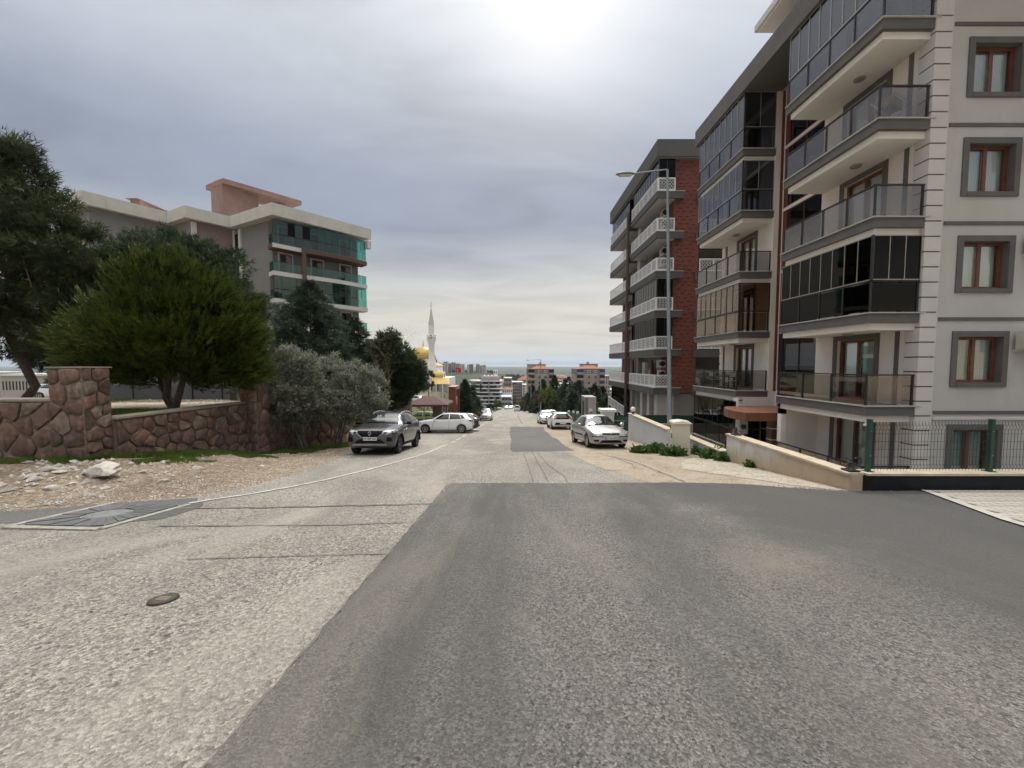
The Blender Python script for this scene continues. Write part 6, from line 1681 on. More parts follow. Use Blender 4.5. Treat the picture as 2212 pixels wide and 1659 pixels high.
# ------------------------------------------------------------------ trees and plants
def unit(a): return a/np.maximum(np.linalg.norm(a, axis=-1, keepdims=True), 1e-9)
def blades(pos, dirs, k, length, width, spread, rng, droop=0.0):
    """k slim triangles at every point, fanned round its direction"""
    p = np.repeat(pos, k, 0); d = unit(np.repeat(dirs, k, 0) + rng.normal(0, spread, (len(p), 3)))
    d[:, 2] -= droop; d = unit(d)
    ln = length*rng.uniform(.6, 1.25, (len(p), 1)); sd_ = unit(np.cross(d, rng.normal(0, 1, (len(p), 3))))*width*rng.uniform(.7, 1.3, (len(p), 1))
    base = p + rng.normal(0, length*.12, (len(p), 3))
    return np.stack([base-sd_, base+sd_, base+d*ln], 1)
def leaf_quads(pos, dirs, k, length, width, spread, rng):
    p = np.repeat(pos, k, 0); d = unit(np.repeat(dirs, k, 0) + rng.normal(0, spread, (len(p), 3)))
    ln = length*rng.uniform(.6, 1.25, (len(p), 1)); sd_ = unit(np.cross(d, rng.normal(0, 1, (len(p), 3))))*width*rng.uniform(.7, 1.3, (len(p), 1))
    base = p + rng.normal(0, length*.5, (len(p), 3)); mid = base + d*ln*.5
    return np.concatenate([np.stack([base, mid+sd_, mid-sd_], 1), np.stack([mid-sd_, mid+sd_, base+d*ln], 1)], 0)
def tri_mesh(name, tris, mat):
    n = len(tris); me = bpy.data.meshes.new(name)
    me.vertices.add(n*3); me.vertices.foreach_set('co', tris.reshape(-1).astype(np.float32))
    me.loops.add(n*3); me.loops.foreach_set('vertex_index', np.arange(n*3, dtype=np.int32))
    me.polygons.add(n); me.polygons.foreach_set('loop_start', np.arange(0, n*3, 3, dtype=np.int32))
    me.materials.append(mat); me.update(calc_edges=True)
    return me
def blob_points(blobs, n, rng, lo=.62, jitter=.16, clump=0.55, ppc=46):
    """points clustered into clumps near the surface of a union of ellipsoids (c, r); returns points and outward directions"""
    C = np.array([b_[0] for b_ in blobs], float); Rr = np.array([b_[1] for b_ in blobs], float)
    vol = np.prod(Rr, 1)**(2/3); pr = vol/vol.sum()
    ncl = max(8, n//ppc)
    idx = rng.choice(len(blobs), ncl*3, p=pr); d = unit(rng.normal(0, 1, (ncl*3, 3))); rad = rng.uniform(lo, 1.0, (ncl*3, 1))**.7
    cc = C[idx] + d*Rr[idx]*rad
    # drop clump centres that lie deep inside another blob
    deep = np.zeros(len(cc), bool)
    for c, r in zip(C, Rr): deep |= (np.sum(((cc-c)/r)**2, 1) < .34)
    keep = np.where(~deep)[0][:ncl]; cc, d = cc[keep], d[keep]
    cs = clump*rng.uniform(.6, 1.3, len(cc))
    j = rng.integers(0, len(cc), n); off = unit(rng.normal(0, 1, (n, 3)))*(rng.uniform(0, 1, (n, 1))**.5)*cs[j][:, None]
    off[:, 2] *= .72
    p = cc[j] + off; dirs = unit(d[j] + .9*unit(off + 1e-6) + np.array([0, 0, .35]))
    return p, dirs
def limb(a, b_, r0, r1, rng, n=6, sag=.12):
    a, b_ = np.array(a, float), np.array(b_, float); L = np.linalg.norm(b_-a)
    pts = [a + (b_-a)*t_ + (rng.normal(0, .035*L, 3)*(1 if 0 < t_ < 1 else 0)) + np.array([0, 0, sag*L*math.sin(math.pi*t_)]) for t_ in np.linspace(0, 1, n)]
    return pts, [lerp(r0, r1, t_) for t_ in np.linspace(0, 1, n)]
def dblob(xd, yd, rx, ry, Y, depth=.9, dy=0.0):
    c = P(xd, yd, Y); k = Y/FD
    return ((c.x, Y+dy, c.z), (rx*k, rx*k*depth, ry*k))
def tree(name, label, base, blobs, n, mat, kind, bark, trunk_r, seed, group=None, stems=1, k=9, length=.3, width=.012, spread=.5, clump=.55, limbs=14, cat='tree', lo=.62, ppc=46):
    rng = np.random.default_rng(seed)
    t = thing(name, label, cat, base, group)
    base = np.array(base, float)
    p, d = blob_points(blobs, n, rng, lo, clump=clump, ppc=ppc)
    if kind == 'spray':
        cen = np.array([np.mean([b_[0][0] for b_ in blobs]), np.mean([b_[0][1] for b_ in blobs]), min(b_[0][2]-b_[1][2] for b_ in blobs)])
        d = unit(unit(p-cen)*1.2 + .35*d + np.array([0, 0, .25]))
        # every point carries a flat feather: blades to both sides of a short rising axis
        L_ = length*rng.uniform(.8, 1.5, (len(p), 1)); side = unit(np.cross(d, rng.normal(0, 1, (len(p), 3)) + np.array([0, 0, .6])))
        acc = []
        for j in range(k):
            s_ = (j+.5)/k; sg = 1 if j % 2 else -1
            dj = unit(d*(.75+.5*s_) + side*sg*(.75-.55*s_) + rng.normal(0, .10, d.shape))
            acc.append(blades(p + d*L_*s_, dj, 1, length*(.52-.22*s_), width, .05, rng))
        tris = np.concatenate(acc, 0)
    else:
        tris = (leaf_quads if kind == 'leaf' else blades)(p, d, k, length, width, spread, rng)
    link('crown', tri_mesh('crown', tris, mat), t)
    mb = MB()
    C = [np.array(b_[0]) for b_ in blobs]
    top = max(C, key=lambda c: c[2]); mid = np.mean(C, 0)
    for s in range(stems):
        b0 = base + (np.array([rng.uniform(-.12, .12), rng.uniform(-.1, .1), -.1]) if stems > 1 else np.array([0, 0, -.15]))
        end = (top if stems == 1 else C[s % len(C)])
        pts, rs = limb(b0, end, trunk_r*(1 if stems == 1 else rng.uniform(.6, .9)), trunk_r*.22, rng, 9, .03)
        mb.tube(pts, rs, 9)
        for i in range(limbs//stems):
            a = pts[rng.integers(3, 8)]; q = p[rng.integers(0, len(p))]
            l_, r_2 = limb(a, q, trunk_r*.34, trunk_r*.05, rng, 6, rng.uniform(-.05, .12)); mb.tube(l_, r_2, 5)
    mb.build('trunk', bark, t, 60)
    return t
def gpt(xd, Y): c = P(xd, 800, Y); return (c.x, Y, left_z(Y))
# big pine at the left edge
Y = 22.0
tree('pine_tree', 'tall dark umbrella pine cut by the left picture edge', gpt(42, Y),
     [dblob(5, 400, 70, 95, Y), dblob(75, 480, 85, 85, Y), dblob(140, 560, 88, 90, Y), dblob(60, 620, 120, 110, Y), dblob(170, 655, 68, 85, Y), dblob(-70, 540, 130, 170, Y), dblob(90, 720, 110, 48, Y), dblob(160, 735, 75, 45, Y), dblob(25, 345, 34, 42, Y)],
     19000, F_PINE, 'needle', BARK, .24, 101, k=6, length=.40, width=.026, spread=.6, clump=.8, limbs=40, lo=.35)
# round pine behind the bright conifer
Y = 24.0
tree('pine_tree', 'dark round-crowned pine behind the bright green conifer', gpt(505, Y),
     [dblob(390, 590, 125, 80, Y), dblob(310, 615, 85, 85, Y), dblob(475, 665, 75, 85, Y), dblob(400, 700, 150, 80, Y), dblob(515, 740, 45, 60, Y), dblob(290, 720, 65, 60, Y)],
     20000, F_PINE2, 'needle', BARK, .22, 102, k=6, length=.34, width=.028, ppc=60, spread=.6, clump=.8, limbs=26, lo=.35)
# bright green conifer just behind the rubble wall
Y = 13.4
bx = P(370, 800, Y).x
tree('conifer_tree', 'bright yellow-green conifer with feathery sprays just behind the rubble wall', (bx, Y, .1),
     [dblob(365, 650, 100, 75, Y), dblob(365, 600, 50, 36, Y), dblob(270, 720, 85, 75, Y), dblob(460, 700, 85, 80, Y), dblob(370, 745, 165, 60, Y), dblob(225, 765, 62, 55, Y), dblob(508, 765, 50, 60, Y), dblob(300, 800, 80, 36, Y), dblob(445, 802, 78, 34, Y), dblob(215, 808, 50, 30, Y), dblob(520, 812, 38, 26, Y)],
     9500, F_CYPRESS, 'spray', BARK, .16, 103, stems=3, k=12, ppc=11, length=.44, width=.021, spread=.26, clump=.30, limbs=24, lo=.4)
# small garden trees glimpsed at the left
tree('sapling', 'crooked small tree with sparse foliage before the left pine', gpt(112, 17.5), [dblob(150, 800, 26, 16, 17.5), dblob(122, 815, 22, 12, 17.5), dblob(138, 785, 22, 16, 17.5)], 260, F_PINE, 'needle', BARK, .10, 104, k=9, length=.22, width=.010, clump=.25, limbs=6, cat='tree')
tree('pine_tree', 'second dark pine trunk and crown between the stone pillar and the bright conifer', gpt(200, 27), [dblob(150, 720, 70, 50, 27), dblob(225, 760, 55, 40, 27), dblob(100, 770, 50, 30, 27)], 4200, F_PINE2, 'needle', BARK, .2, 105, k=9, length=.34, width=.02, clump=.7, limbs=14, lo=.35)
# spruce with layered branches
def spruce_tris(h, r, rng, layers=17, per=13, tuft=11, k=8, length=.2, width=.011, droop=.25, bare=.06):
    ps, ds = [], []
    for L in range(layers):
        f_ = L/(layers-1); z = h*(bare + (1-bare)*f_); rr = r*(1-f_)**.7 + .08
        for b_ in range(max(4, int(per*(1-.5*f_)))):
            a = rng.uniform(0, 2*math.pi); ln = rr*rng.uniform(.62, 1.1)
            for j in range(max(3, int(tuft*(1-.45*f_)))):
                s = rng.uniform(.18, 1.0); lat = rng.normal(0, .10*ln)*s
                ps.append((math.cos(a)*ln*s - math.sin(a)*lat, math.sin(a)*ln*s + math.cos(a)*lat, z + ln*(.22*math.sin(s*2.4) - droop*s*s) + rng.normal(0, .04)))
                ds.append((math.cos(a)*1.0, math.sin(a)*1.0, .18 - droop*.3))
    return blades(np.array(ps), np.array(ds), k, length, width, .42, rng)
def spruce(name, label, base, h, r, mat, seed, group=None, **kw):
    rng = np.random.default_rng(seed); t = thing(name, label, 'tree', base, group, True)
    link('crown', tri_mesh('crown', spruce_tris(h, r, rng, **kw), mat), t)
    mb = MB(); mb.tube([(0, 0, -.3), (0, 0, h*.5), (.03, 0, h*.97)], [.028*h*.55, .016*h*.6, .01], 8); link('trunk', mb.mesh('trunk', BARK, 60), t)
    return t
Y = 23.0; c = P(668, 612, Y)
spruce('spruce_tree', 'blue-green cedar with layered boughs rising behind the olive bushes', (c.x, Y, left_z(Y)), c.z-left_z(Y), 3.9, F_SPRUCE, 111, layers=26, per=22, tuft=20, k=6, length=.34, width=.026, droop=.16)
c = P(765, 690, 25.5)
spruce('spruce_tree', 'smaller blue-green cedar touching the taller one on its right', (c.x, 25.5, left_z(25.5)), c.z-left_z(25.5), 2.3, F_SPRUCE, 112, layers=20, per=18, tuft=15, k=6, length=.32, width=.026, droop=.15)
# round pine by the kiosk, leaning branch
Y = 27.5
tree('pine_tree', 'dense round dark pine left of the golden dome', gpt(868, Y),
     [dblob(852, 765, 42, 48, Y), dblob(818, 790, 40, 55, Y), dblob(880, 812, 36, 50, Y), dblob(850, 840, 52, 45, Y), dblob(800, 770, 24, 32, Y)], 11000, F_PINE2, 'needle', BARK, .17, 121, k=6, length=.27, width=.028, clump=.5, limbs=22, lo=.35)
# bare twiggy bush before it
def bare_tree(name, label, base, h, spread, seed, mat, tw=9, r0=.05, cat='tree', lean=0):
    rng = np.random.default_rng(seed); t = thing(name, label, cat, base); mb = MB(); tw_ = MB()
    b0 = np.array(base, float)
    for s in range(tw):
        a = rng.uniform(0, 6.28); end = b0 + np.array([math.cos(a)*spread*rng.uniform(.4, 1)+lean, math.sin(a)*spread*rng.uniform(.4, 1), h*rng.uniform(.65, 1.0)])
        pts, rs = limb(b0 + [0, 0, -.1], end, r0, r0*.2, rng, 7, .06); mb.tube(pts, rs, 5)
        for q in range(7):
            p0 = pts[rng.integers(2, 7)]; e2 = p0 + rng.normal(0, .28*h*.6, 3)*np.array([1, 1, .7]) + np.array([0, 0, .12*h]); l_, r_2 = limb(p0, e2, r0*.28, r0*.06, rng, 4, .04); tw_.tube(l_, r_2, 4)
            for _ in range(3):
                p1 = l_[rng.integers(1, 4)]; e3 = p1 + rng.normal(0, .12*h, 3) + np.array([0, 0, .05*h]); tw_.tube([p1, (p1+e3)/2 + rng.normal(0, .01*h, 3), e3], [r0*.12, r0*.08, r0*.04], 3)
    mb.build('trunk', mat, t); tw_.build('twigs', mat, t)
    return t
TWIG = M('bare twigs', (0.20, 0.155, 0.105), 0.9, var=0.2)
c = P(838, 860, 25.8); bare_tree('bare_shrub', 'bare brown twiggy shrub in front of the round dark pine', (c.x, 25.8, left_z(25.8)), 4.2, 1.5, 131, TWIG, 9, .035, 'shrub')
c = P(962, 850, 70); bare_tree('bare_tree', 'bare brown tree between the mosque and the rust-brown portal', (c.x, 70, terrain_z(c.x, 70)), 5.2, 3.6, 132, TWIG, 12, .06)
c = P(925, 845, 64)
tree('pine_tree', 'slim young pine in front of the mosque wall', (c.x, 64, terrain_z(c.x, 64)), [dblob(927, 822, 9, 13, 64), dblob(921, 832, 7, 8, 64), dblob(931, 812, 5, 8, 64)], 900, F_PINE2, 'needle', BARK, .09, 133, k=8, length=.28, width=.018, clump=.35, limbs=6)
# olives
Y = 15.7; b_ = G(652, 962); 
tree('olive_bush', 'grey-green olive bush with thin stems below the second stone pillar', (P(652, 950, Y).x, Y, terrain_z(P(652, 950, Y).x, Y)),
     [dblob(628, 795, 38, 45, Y), dblob(655, 850, 52, 48, Y), dblob(602, 840, 32, 42, Y), dblob(622, 890, 46, 34, Y), dblob(668, 800, 26, 36, Y)], 9500, F_OLIVE, 'leaf', BARK2, .055, 141, stems=3, k=3, length=.12, width=.021, spread=.8, clump=.22, limbs=24, cat='bush', lo=.45)
Y = 17.2
tree('olive_bush', 'wide grey-green olive bush directly behind the dark SUV', (P(732, 950, Y).x, Y, terrain_z(P(732, 950, Y).x, Y)),
     [dblob(715, 815, 46, 52, Y), dblob(765, 835, 46, 55, Y), dblob(735, 870, 66, 44, Y), dblob(690, 860, 36, 46, Y), dblob(808, 850, 30, 52, Y), dblob(790, 890, 40, 36, Y)], 12500, F_OLIVE, 'leaf', BARK2, .06, 142, stems=4, k=3, length=.12, width=.021, spread=.8, clump=.23, limbs=28, cat='bush', lo=.45)
# conifers beyond the portal on the left
c = P(1004, 822, 45); spruce('spruce_tree', 'dark spruce with several trunks right of the rust-brown portal', (c.x, 45, road_z(45)+.2), c.z-road_z(45)-.2, 1.55, F_SPRUCE, 151, layers=19, per=18, tuft=14, k=6, length=.30, width=.032, bare=.18)
c = P(1020, 838, 48.5); spruce('spruce_tree', 'dark spruce just behind the spruce beside the portal', (c.x, 48.5, road_z(48.5)+.2), c.z-road_z(48.5)-.2, 1.5, F_SPRUCE, 152, layers=18, per=17, tuft=13, k=6, length=.30, width=.032, bare=.16)
c = P(985, 850, 50); spruce('spruce_tree', 'dark spruce half hidden behind the rust-brown portal', (c.x, 50, road_z(50)+.4), c.z-road_z(50)-.4, 1.5, F_SPRUCE, 153, layers=16, per=16, tuft=12, k=6, length=.30, width=.032, bare=.16)
c = P(1032, 890, 46.5); tree('dry_bush', 'dry orange bush at the foot of the dark spruce', (c.x, 46.5, road_z(46.5)), [((c.x, 46.5, road_z(46.5)+.55), (.55, .5, .5))], 420, foliage('dry straw', (0.20, 0.11, 0.035), (0.34, 0.20, 0.07), 4), 'needle', BARK2, .03, 154, stems=3, k=7, length=.22, width=.010, clump=.2, limbs=6, cat='bush')
# tree belt on the right beyond the brick house
GRP = 'trees along the right side of the road'
belt = [(1197.7, 813, 70, 1.5, 'slim'), (1226.4, 817, 62, 2.6, ''), (1249.6, 824, 58, 2.7, ''), (1284, 832, 60, 2.6, ''), (1172.6, 822, 84, 1.9, ''), (1150, 833, 104, 2.0, ''), (1213, 838, 66, 2.3, ''), (1238, 846, 54, 2.0, ''), (1266, 846, 56, 2.1, ''),
        (1302, 838, 66, 2.6, ''), (1160, 846, 92, 2.0, ''), (1140, 850, 120, 2.0, ''), (1133, 857, 140, 2.0, ''), (1262, 862, 50, 1.7, ''), (1312, 858, 58, 2.0, '')]
ORD = ['first', 'second', 'third', 'fourth', 'fifth', 'sixth', 'seventh', 'eighth', 'ninth', 'tenth', 'eleventh', 'twelfth', 'thirteenth', 'fourteenth', 'fifteenth']
order = sorted(range(len(belt)), key=lambda i: belt[i][0])
for rank, i in enumerate(order):
    xd, yd, Y, r, kd = belt[i]; c = P(xd, yd, Y); zb = terrain_z(c.x, Y); h = c.z - zb
    spruce('conifer_tree', 'dark pointed conifer, %s from the left in the belt right of the road' % ORD[rank], (c.x, Y, zb), h, r*1.25, F_SPRUCE if i % 3 else F_PINE2, 160+i, GRP,
           layers=18, per=18, tuft=13, k=6, length=.36*min(1.5, Y/60), width=.042*min(1.5, Y/60), droop=.12, bare=.02)
for i, (xd, yd, rr, Y, mt, lab) in enumerate([(1186, 853, 17, 63, F_BROAD, 'pale green leafing tree behind the second lamp post'), (1163, 856, 11, 78, F_BROWN, 'brownish budding tree left of the second lamp post'),
        (1115, 868, 10, 125, F_BROWN, 'russet bare tree right of the white van'), (1075, 872, 9, 150, F_BROAD, 'small green tree at the left of the far road'), (1060, 880, 8, 135, F_FAR, 'low dark tree below the banded apartment block'),
        (1130, 872, 8, 118, F_BROAD, 'small green tree beside the far lamp posts'), (1200, 872, 13, 56, F_PINE2, 'low dark shrub under the pale green tree')]):
    c = P(xd, yd, Y); k_ = Y/FD; zb = terrain_z(c.x, Y)
    tree('leafy_tree' if mt is not F_BROWN else 'bare_tree', lab, (c.x, Y, zb), [((c.x, Y, c.z), (rr*k_, rr*k_*.9, rr*k_*1.05)), ((c.x+rr*k_*.3, Y, c.z-rr*k_*.5), (rr*k_*.8, rr*k_*.8, rr*k_*.7)), ((c.x-rr*k_*.4, Y, c.z-rr*k_*.3), (rr*k_*.7, rr*k_*.7, rr*k_*.8))],
         1700 if mt is not F_BROWN else 900, mt, 'leaf' if mt is not F_BROWN else 'needle', BARK2, .12*k_*10, 190+i, GRP if xd > 1100 else None, k=4, length=.012*rr*k_*10, width=.0035*rr*k_*10, spread=.8, clump=rr*k_*.3, limbs=16, lo=.3)
for i, (xd, Y, s_) in enumerate([(1290, 47, .9), (1306, 45, .8), (1318, 46, 1.0)]):
    c = P(xd, 890, Y); z = road_z(Y)
    tree('garden_shrub', ['round green shrub left of the stair railing', 'green shrub in the middle before the stair railing', 'green shrub nearest the sloping stair railing'][i], (c.x, Y, z), [((c.x, Y, z+.8*s_), (.8*s_, .8*s_, .75*s_))], 700, F_BROAD if i == 0 else F_WEED, 'leaf', BARK2, .04, 210+i, 'shrubs below the brick house', k=4, length=.2, width=.035, clump=.3, limbs=6, cat='shrub', lo=.3)
# grass: short blades in strips, one mass per place
def grass(label, pts, hgt, rng, w=.006, mat=F_GRASS):
    p = np.array(pts); d = np.tile(np.array([[0, 0, 1.0]]), (len(p), 1))
    o = link('grass', tri_mesh('grass', blades(p, d, 3, hgt, w, .38, rng), mat)); stuff(o); tag(o, label, 'grass')
rng = np.random.default_rng(77); pts = []
edge_pts = [(-17, 9.3), (-12, 9.3), (-10.6, 9.4), (-10.25, 10.4), (-9.8, 14.1), (-9.3, 15.3), (-8.7, 17.5), (-8.2, 20)]
while len(pts) < 30000:
    i = rng.integers(0, len(edge_pts)-1); t_ = rng.random(); a = np.array(edge_pts[i]); b2 = np.array(edge_pts[i+1]); q = a + (b2-a)*t_
    dn = np.array([(b2-a)[1], -(b2-a)[0]]); dn /= np.linalg.norm(dn)
    wd_ = (1.3 if i >= 3 else .5)*rng.random()**.9
    q = q + dn*wd_ + rng.normal(0, .05, 2)
    pat = math.sin(q[0]*2.1+1)*math.sin(q[1]*1.7) + .6*math.sin(q[0]*4.3+q[1]*3.1)
    if pat < (-1.7 if i >= 3 else -.6) + wd_*1.25: continue
    if i <= 1 and rng.random() < .35: continue
    pts.append((q[0], q[1], terrain_z(q[0], q[1])-.005))
grass('short green grass along the foot of the left stone walls', pts, .11, rng)
pts = []
while len(pts) < 7000:
    y = rng.uniform(8.3, 12.6); x = -9.35 + .28*(y-8.3) + rng.normal(0, .20)
    if math.sin(y*2.6 + .8) + .5*math.sin(x*7+y*5) < .1: continue
    pts.append((x, y, terrain_z(x, y)))
grass('patchy grass tufts on the dirt verge right of the boulder', pts, .06, rng)
pts = [(rng.uniform(-13.8, -10.75), rng.uniform(10.3, 12.6), .12) for _ in range(5200)]
grass('bright grass patch in the garden below the bright conifer', pts, .10, rng)
pts = []
while len(pts) < 3000:
    x, y = rng.uniform(-30, -10), rng.uniform(13, 30)
    if math.sin(x*.7)*math.sin(y*.6) > .72: pts.append((x, y, left_z(y)))
grass('thin grass tufts in the sandy garden', pts, .12, rng)
pts = []
for _ in range(5200):
    y = rng.uniform(48, 150); x = 5.7 + abs(rng.normal(0, 1.4)); pts.append((x, y, terrain_z(x, y)))
grass('rough grass along the right edge of the far road', pts, .30, rng, .03)
# weeds by the walls on the right
def weed(label, c, r, h, n, seed):
    rng = np.random.default_rng(seed); t = thing('weed_clump', label, 'weeds', c, 'weeds at the foot of the right-hand walls')
    a = rng.uniform(0, 6.28, n); rad = r*rng.random(n)**.6
    p = np.stack([c[0]+np.cos(a)*rad, c[1]+np.sin(a)*rad*.8, np.array([road_z(c[1])]*n)+rng.uniform(0, h*.55, n)*(1-rad/r*.6)], 1)
    d = np.stack([np.cos(a)*.7, np.sin(a)*.7, np.full(n, .75)], 1)
    link('leaves', tri_mesh('leaves', leaf_quads(p, d, 3, .17*h/.35, .038, .5, rng), F_WEED), t)
    mb = MB()
    for i in range(10):
        q = p[rng.integers(0, n)]; mb.tube([(c[0]+(q[0]-c[0])*.3, c[1]+(q[1]-c[1])*.3, road_z(c[1])-.02), q], .006, 4)
    mb.build('stems', F_WEED, t)
for i, (xd, yd, r, h, lab) in enumerate([(1385, 978, .30, .28, 'weed clump left of the lamp post foot'), (1420, 978, .34, .34, 'bright weed clump in front of the lamp post foot'), (1455, 984, .34, .32, 'weed clump in front of the cable cabinet'),
        (1520, 982, .28, .36, 'broad-leaved weed nearest the cable cabinet on its right'), (1545, 990, .32, .36, 'broad-leaved weed in the middle before the low beige wall'), (1567, 996, .22, .30, 'broad-leaved weed at the end of the rust-stained wall'), (1625, 1010, .13, .2, 'small lone weed at the foot of the rust-stained wall')]):
    weed(lab, tuple(G(xd, yd)), r, h, int(240*r/.3), 300+i)

# ------------------------------------------------------------------ street furniture
def street_lamp(label, x, y, h, arm, lean=0.0, scale=1.0, dirx=-1):
    z = road_z(y) if abs(x) < 7 else terrain_z(x, y)
    t = thing('street_lamp', label, 'street lamp', (x, y, z), 'street lamps along the right side', True)
    t.rotation_euler = (0, lean, 0)
    link('pole', MB().tube([(0, 0, -.2), (0, 0, 2.2), (0, 0, 2.25), (0, 0, h)], [.115*scale, .105*scale, .09*scale, .05*scale], 12).mesh('pole', GALV, 40), t)
    link('base_flange', MB().box(-.17, .17, -.17, .17, -.02, .03).mesh('base_flange', GALV), t)
    s = dirx
    link('arm', MB().tube([(0, 0, h-.05), (s*.05, 0, h), (s*(arm-.5), 0, h-.10), (s*(arm-.35), 0, h-.13)], .032*scale, 8).mesh('arm', GALV, 40), t)
    hd = MB(); bmv = bmesh.new(); bmesh.ops.create_uvsphere(bmv, u_segments=14, v_segments=8, radius=1)
    for v_ in bmv.verts: v_.co = (s*(arm+.05) + v_.co.x*.42, v_.co.y*.15, h-.13 + v_.co.z*(.085 if v_.co.z > 0 else .07))
    me = bpy.data.meshes.new('lamp_head'); bmv.to_mesh(me); bmv.free(); me.materials.append(LAMPHEAD)
    for p_ in me.polygons: p_.use_smooth = True
    hd = link('lamp_head', me, t)
    link('lens', MB().box(s*(arm+.05)-.26, s*(arm+.05)+.26, -.09, .09, h-.215, h-.19).mesh('lens', OPAL), hd)
    link('inspection_door', MB().box(-.06, .06, -.122*scale, -.100*scale, .5, .85).mesh('inspection_door', GALV), t)
    return t
b_ = G(1447, 966); hp = P(1430, 366, b_.y).z - b_.z
street_lamp('tall galvanised street lamp beside the cable cabinet', b_.x, b_.y, hp, 1.75, R(-1.7))
street_lamp('second street lamp down the road, before the pink apartment tower', 5.9, 79, 11.3, 2.6, R(0), 1.25)
for i, (xd, yd, Y) in enumerate([(1147, 835, 98), (1131.5, 843, 124), (1120, 850, 150)]):
    c = P(xd, yd, Y); street_lamp(['third', 'fourth', 'fifth'][i] + ' street lamp along the right side of the road', c.x, Y, 9.0, 1.8, 0, 1.3)
# ivory cable cabinet with stickers
c = G(1468, 978); c.y = 14.35
t = thing('cable_cabinet', 'ivory street cable cabinet with yellow warning sticker by the lamp post', 'cabinet', (6.25, 14.3, road_z(14.3)), None, True, (0, 0, R(-10)))
link('plinth', MB().box(-.27, .33, -.32, .30, -.1, .28).mesh('plinth', IVORY), t)
link('body', MB().box(-.25, .31, -.30, .28, .28, 1.18).mesh('body', IVORY), t)
link('lid', MB().add([(-.30, -.35, 1.18), (.36, -.35, 1.18), (.36, .33, 1.18), (-.30, .33, 1.18), (-.27, -.32, 1.235), (.33, -.32, 1.235), (.33, .30, 1.235), (-.27, .30, 1.235), (.03, -.32, 1.275), (.03, .30, 1.275)],
    [(3, 2, 1, 0), (0, 1, 5, 8, 4), (2, 3, 7, 9, 6), (1, 2, 6, 5), (3, 0, 4, 7), (4, 8, 9, 7), (8, 5, 6, 9)]).mesh('lid', IVORY), t)
link('door', MB().box(-.262, -.25, -.28, .26, .32, 1.14).mesh('door', IVORY), t)
link('warning_sticker', MB().box(-.267, -.262, -.02, .09, .90, 1.08).mesh('warning_sticker', YELLOW), t)
link('black_sticker', MB().box(-.267, -.262, .12, .25, .93, 1.05).mesh('black_sticker', INK), t)
link('white_sticker', MB().box(-.267, -.262, -.16, .10, .55, .82).mesh('white_sticker', PAPER), t)
link('sticker_print', MB().box(-.270, -.267, -.13, .07, .58, .78).mesh('sticker_print', M('grey blue print', (0.10, 0.12, 0.14), 0.7, var=0.3, vs=20)), t)
for i in range(6): link('vent_slot', MB().box(-.267, -.262, -.24, -.20, .62+i*.075, .66+i*.075).mesh('vent_slot', M('vent grey', (0.36, 0.33, 0.28), 0.7)), t)
# globe lamps
def globe(x, y, z, label, group=None, r=.14, stem=.1, post=0.0, cube=False):
    t = thing('globe_lamp', label, 'lamp', (x, y, z), group, True)
    if post: link('post', MB().tube([(0, 0, 0), (0, 0, post)], .03, 8).mesh('post', GALV), t)
    link('socket', MB().lathe([(.09, post), (.07, post+.03), (.05, post+.05), (.05, post+stem), (.08, post+stem+.02)], 14).mesh('socket', BLACKIRON, 40), t)
    if cube: link('globe', MB().box(-r*.8, r*.8, -r*.8, r*.8, post+stem, post+stem+r*1.6).mesh('globe', OPAL), t)
    else: link('globe', MB().lathe([(r*math.sin(a), post+stem+r-r*math.cos(a)) for a in [math.pi*i/10 for i in range(11)]], 18).mesh('globe', OPAL, 60), t)
globe(6.57, 20.8, -1.05, 'white globe lamp on the far end of the pale bluish wall')
globe(6.62, 22.6, road_z(22.6)+.45, 'white cube lamp in the planting behind the silver saloon', cube=True, r=.18, stem=.15)
c = P(1282, 886, 34); globe(7.0, 34, road_z(34)+.45, 'white cube lamp right of the grey portal', 'cube lamps on the green fence', .15, .1, .9, True)
for i, y in enumerate((40.2, 43.0, 46.6)):
    globe(6.9, y, road_z(y)+1.05, 'white cube lamp on the green fence, %s from the grey portal' % ['first', 'second', 'third'][i], 'cube lamps on the green fence', .15, .06, 0, True)
# grey entrance portal and green fence of the next plot
t = thing('entrance_portal', 'tall grey entrance portal beside the green fence', 'gateway', (7.2, 36.4, road_z(36)))
zt = P(1262, 858, 36).z
MB().box(6.75, 7.0, 35.3, 37.3, road_z(37)-.2, zt).build('pier', BGREY2, t)
MB().box(7.0, 7.75, 35.3, 35.5, road_z(37)-.2, zt-.02).build('side_panel', BLIGHT, t)
MB().box(6.73, 7.77, 35.28, 37.35, zt, zt+.08).build('top', BLIGHT, t)
MB().box(6.72, 6.75, 35.9, 36.7, road_z(37)-.1, zt-.35).build('door', BLACK, t)
t = thing('green_fence', 'green slatted fence with pale posts beyond the grey portal', 'fence', (6.9, 43, road_z(43)))
for i in range(4):
    a, q = 37.6+i*2.7, 37.6+(i+1)*2.7
    MB().box(6.86, 6.94, a-.04, a+.04, road_z(a)-.2, road_z(a)+1.25).build('post', BLIGHT, t)
    for j in range(14):
        y = lerp(a+.1, q-.1, j/13); MB().box(6.88, 6.92, y-.05, y+.05, road_z(y)+.15, road_z(y)+1.05).build('slat', GREENPOST, t)
    MB().prism([(6.8, a), (7.0, a), (7.0, q), (6.8, q)], lambda x, y: road_z(y)-.3, lambda x, y: road_z(y)+.15).build('plinth', BLIGHT, t)
t = thing('planter', 'white flat-topped planter pillar behind the silver saloon', 'pillar', (6.4, 24.5, road_z(24.5)))
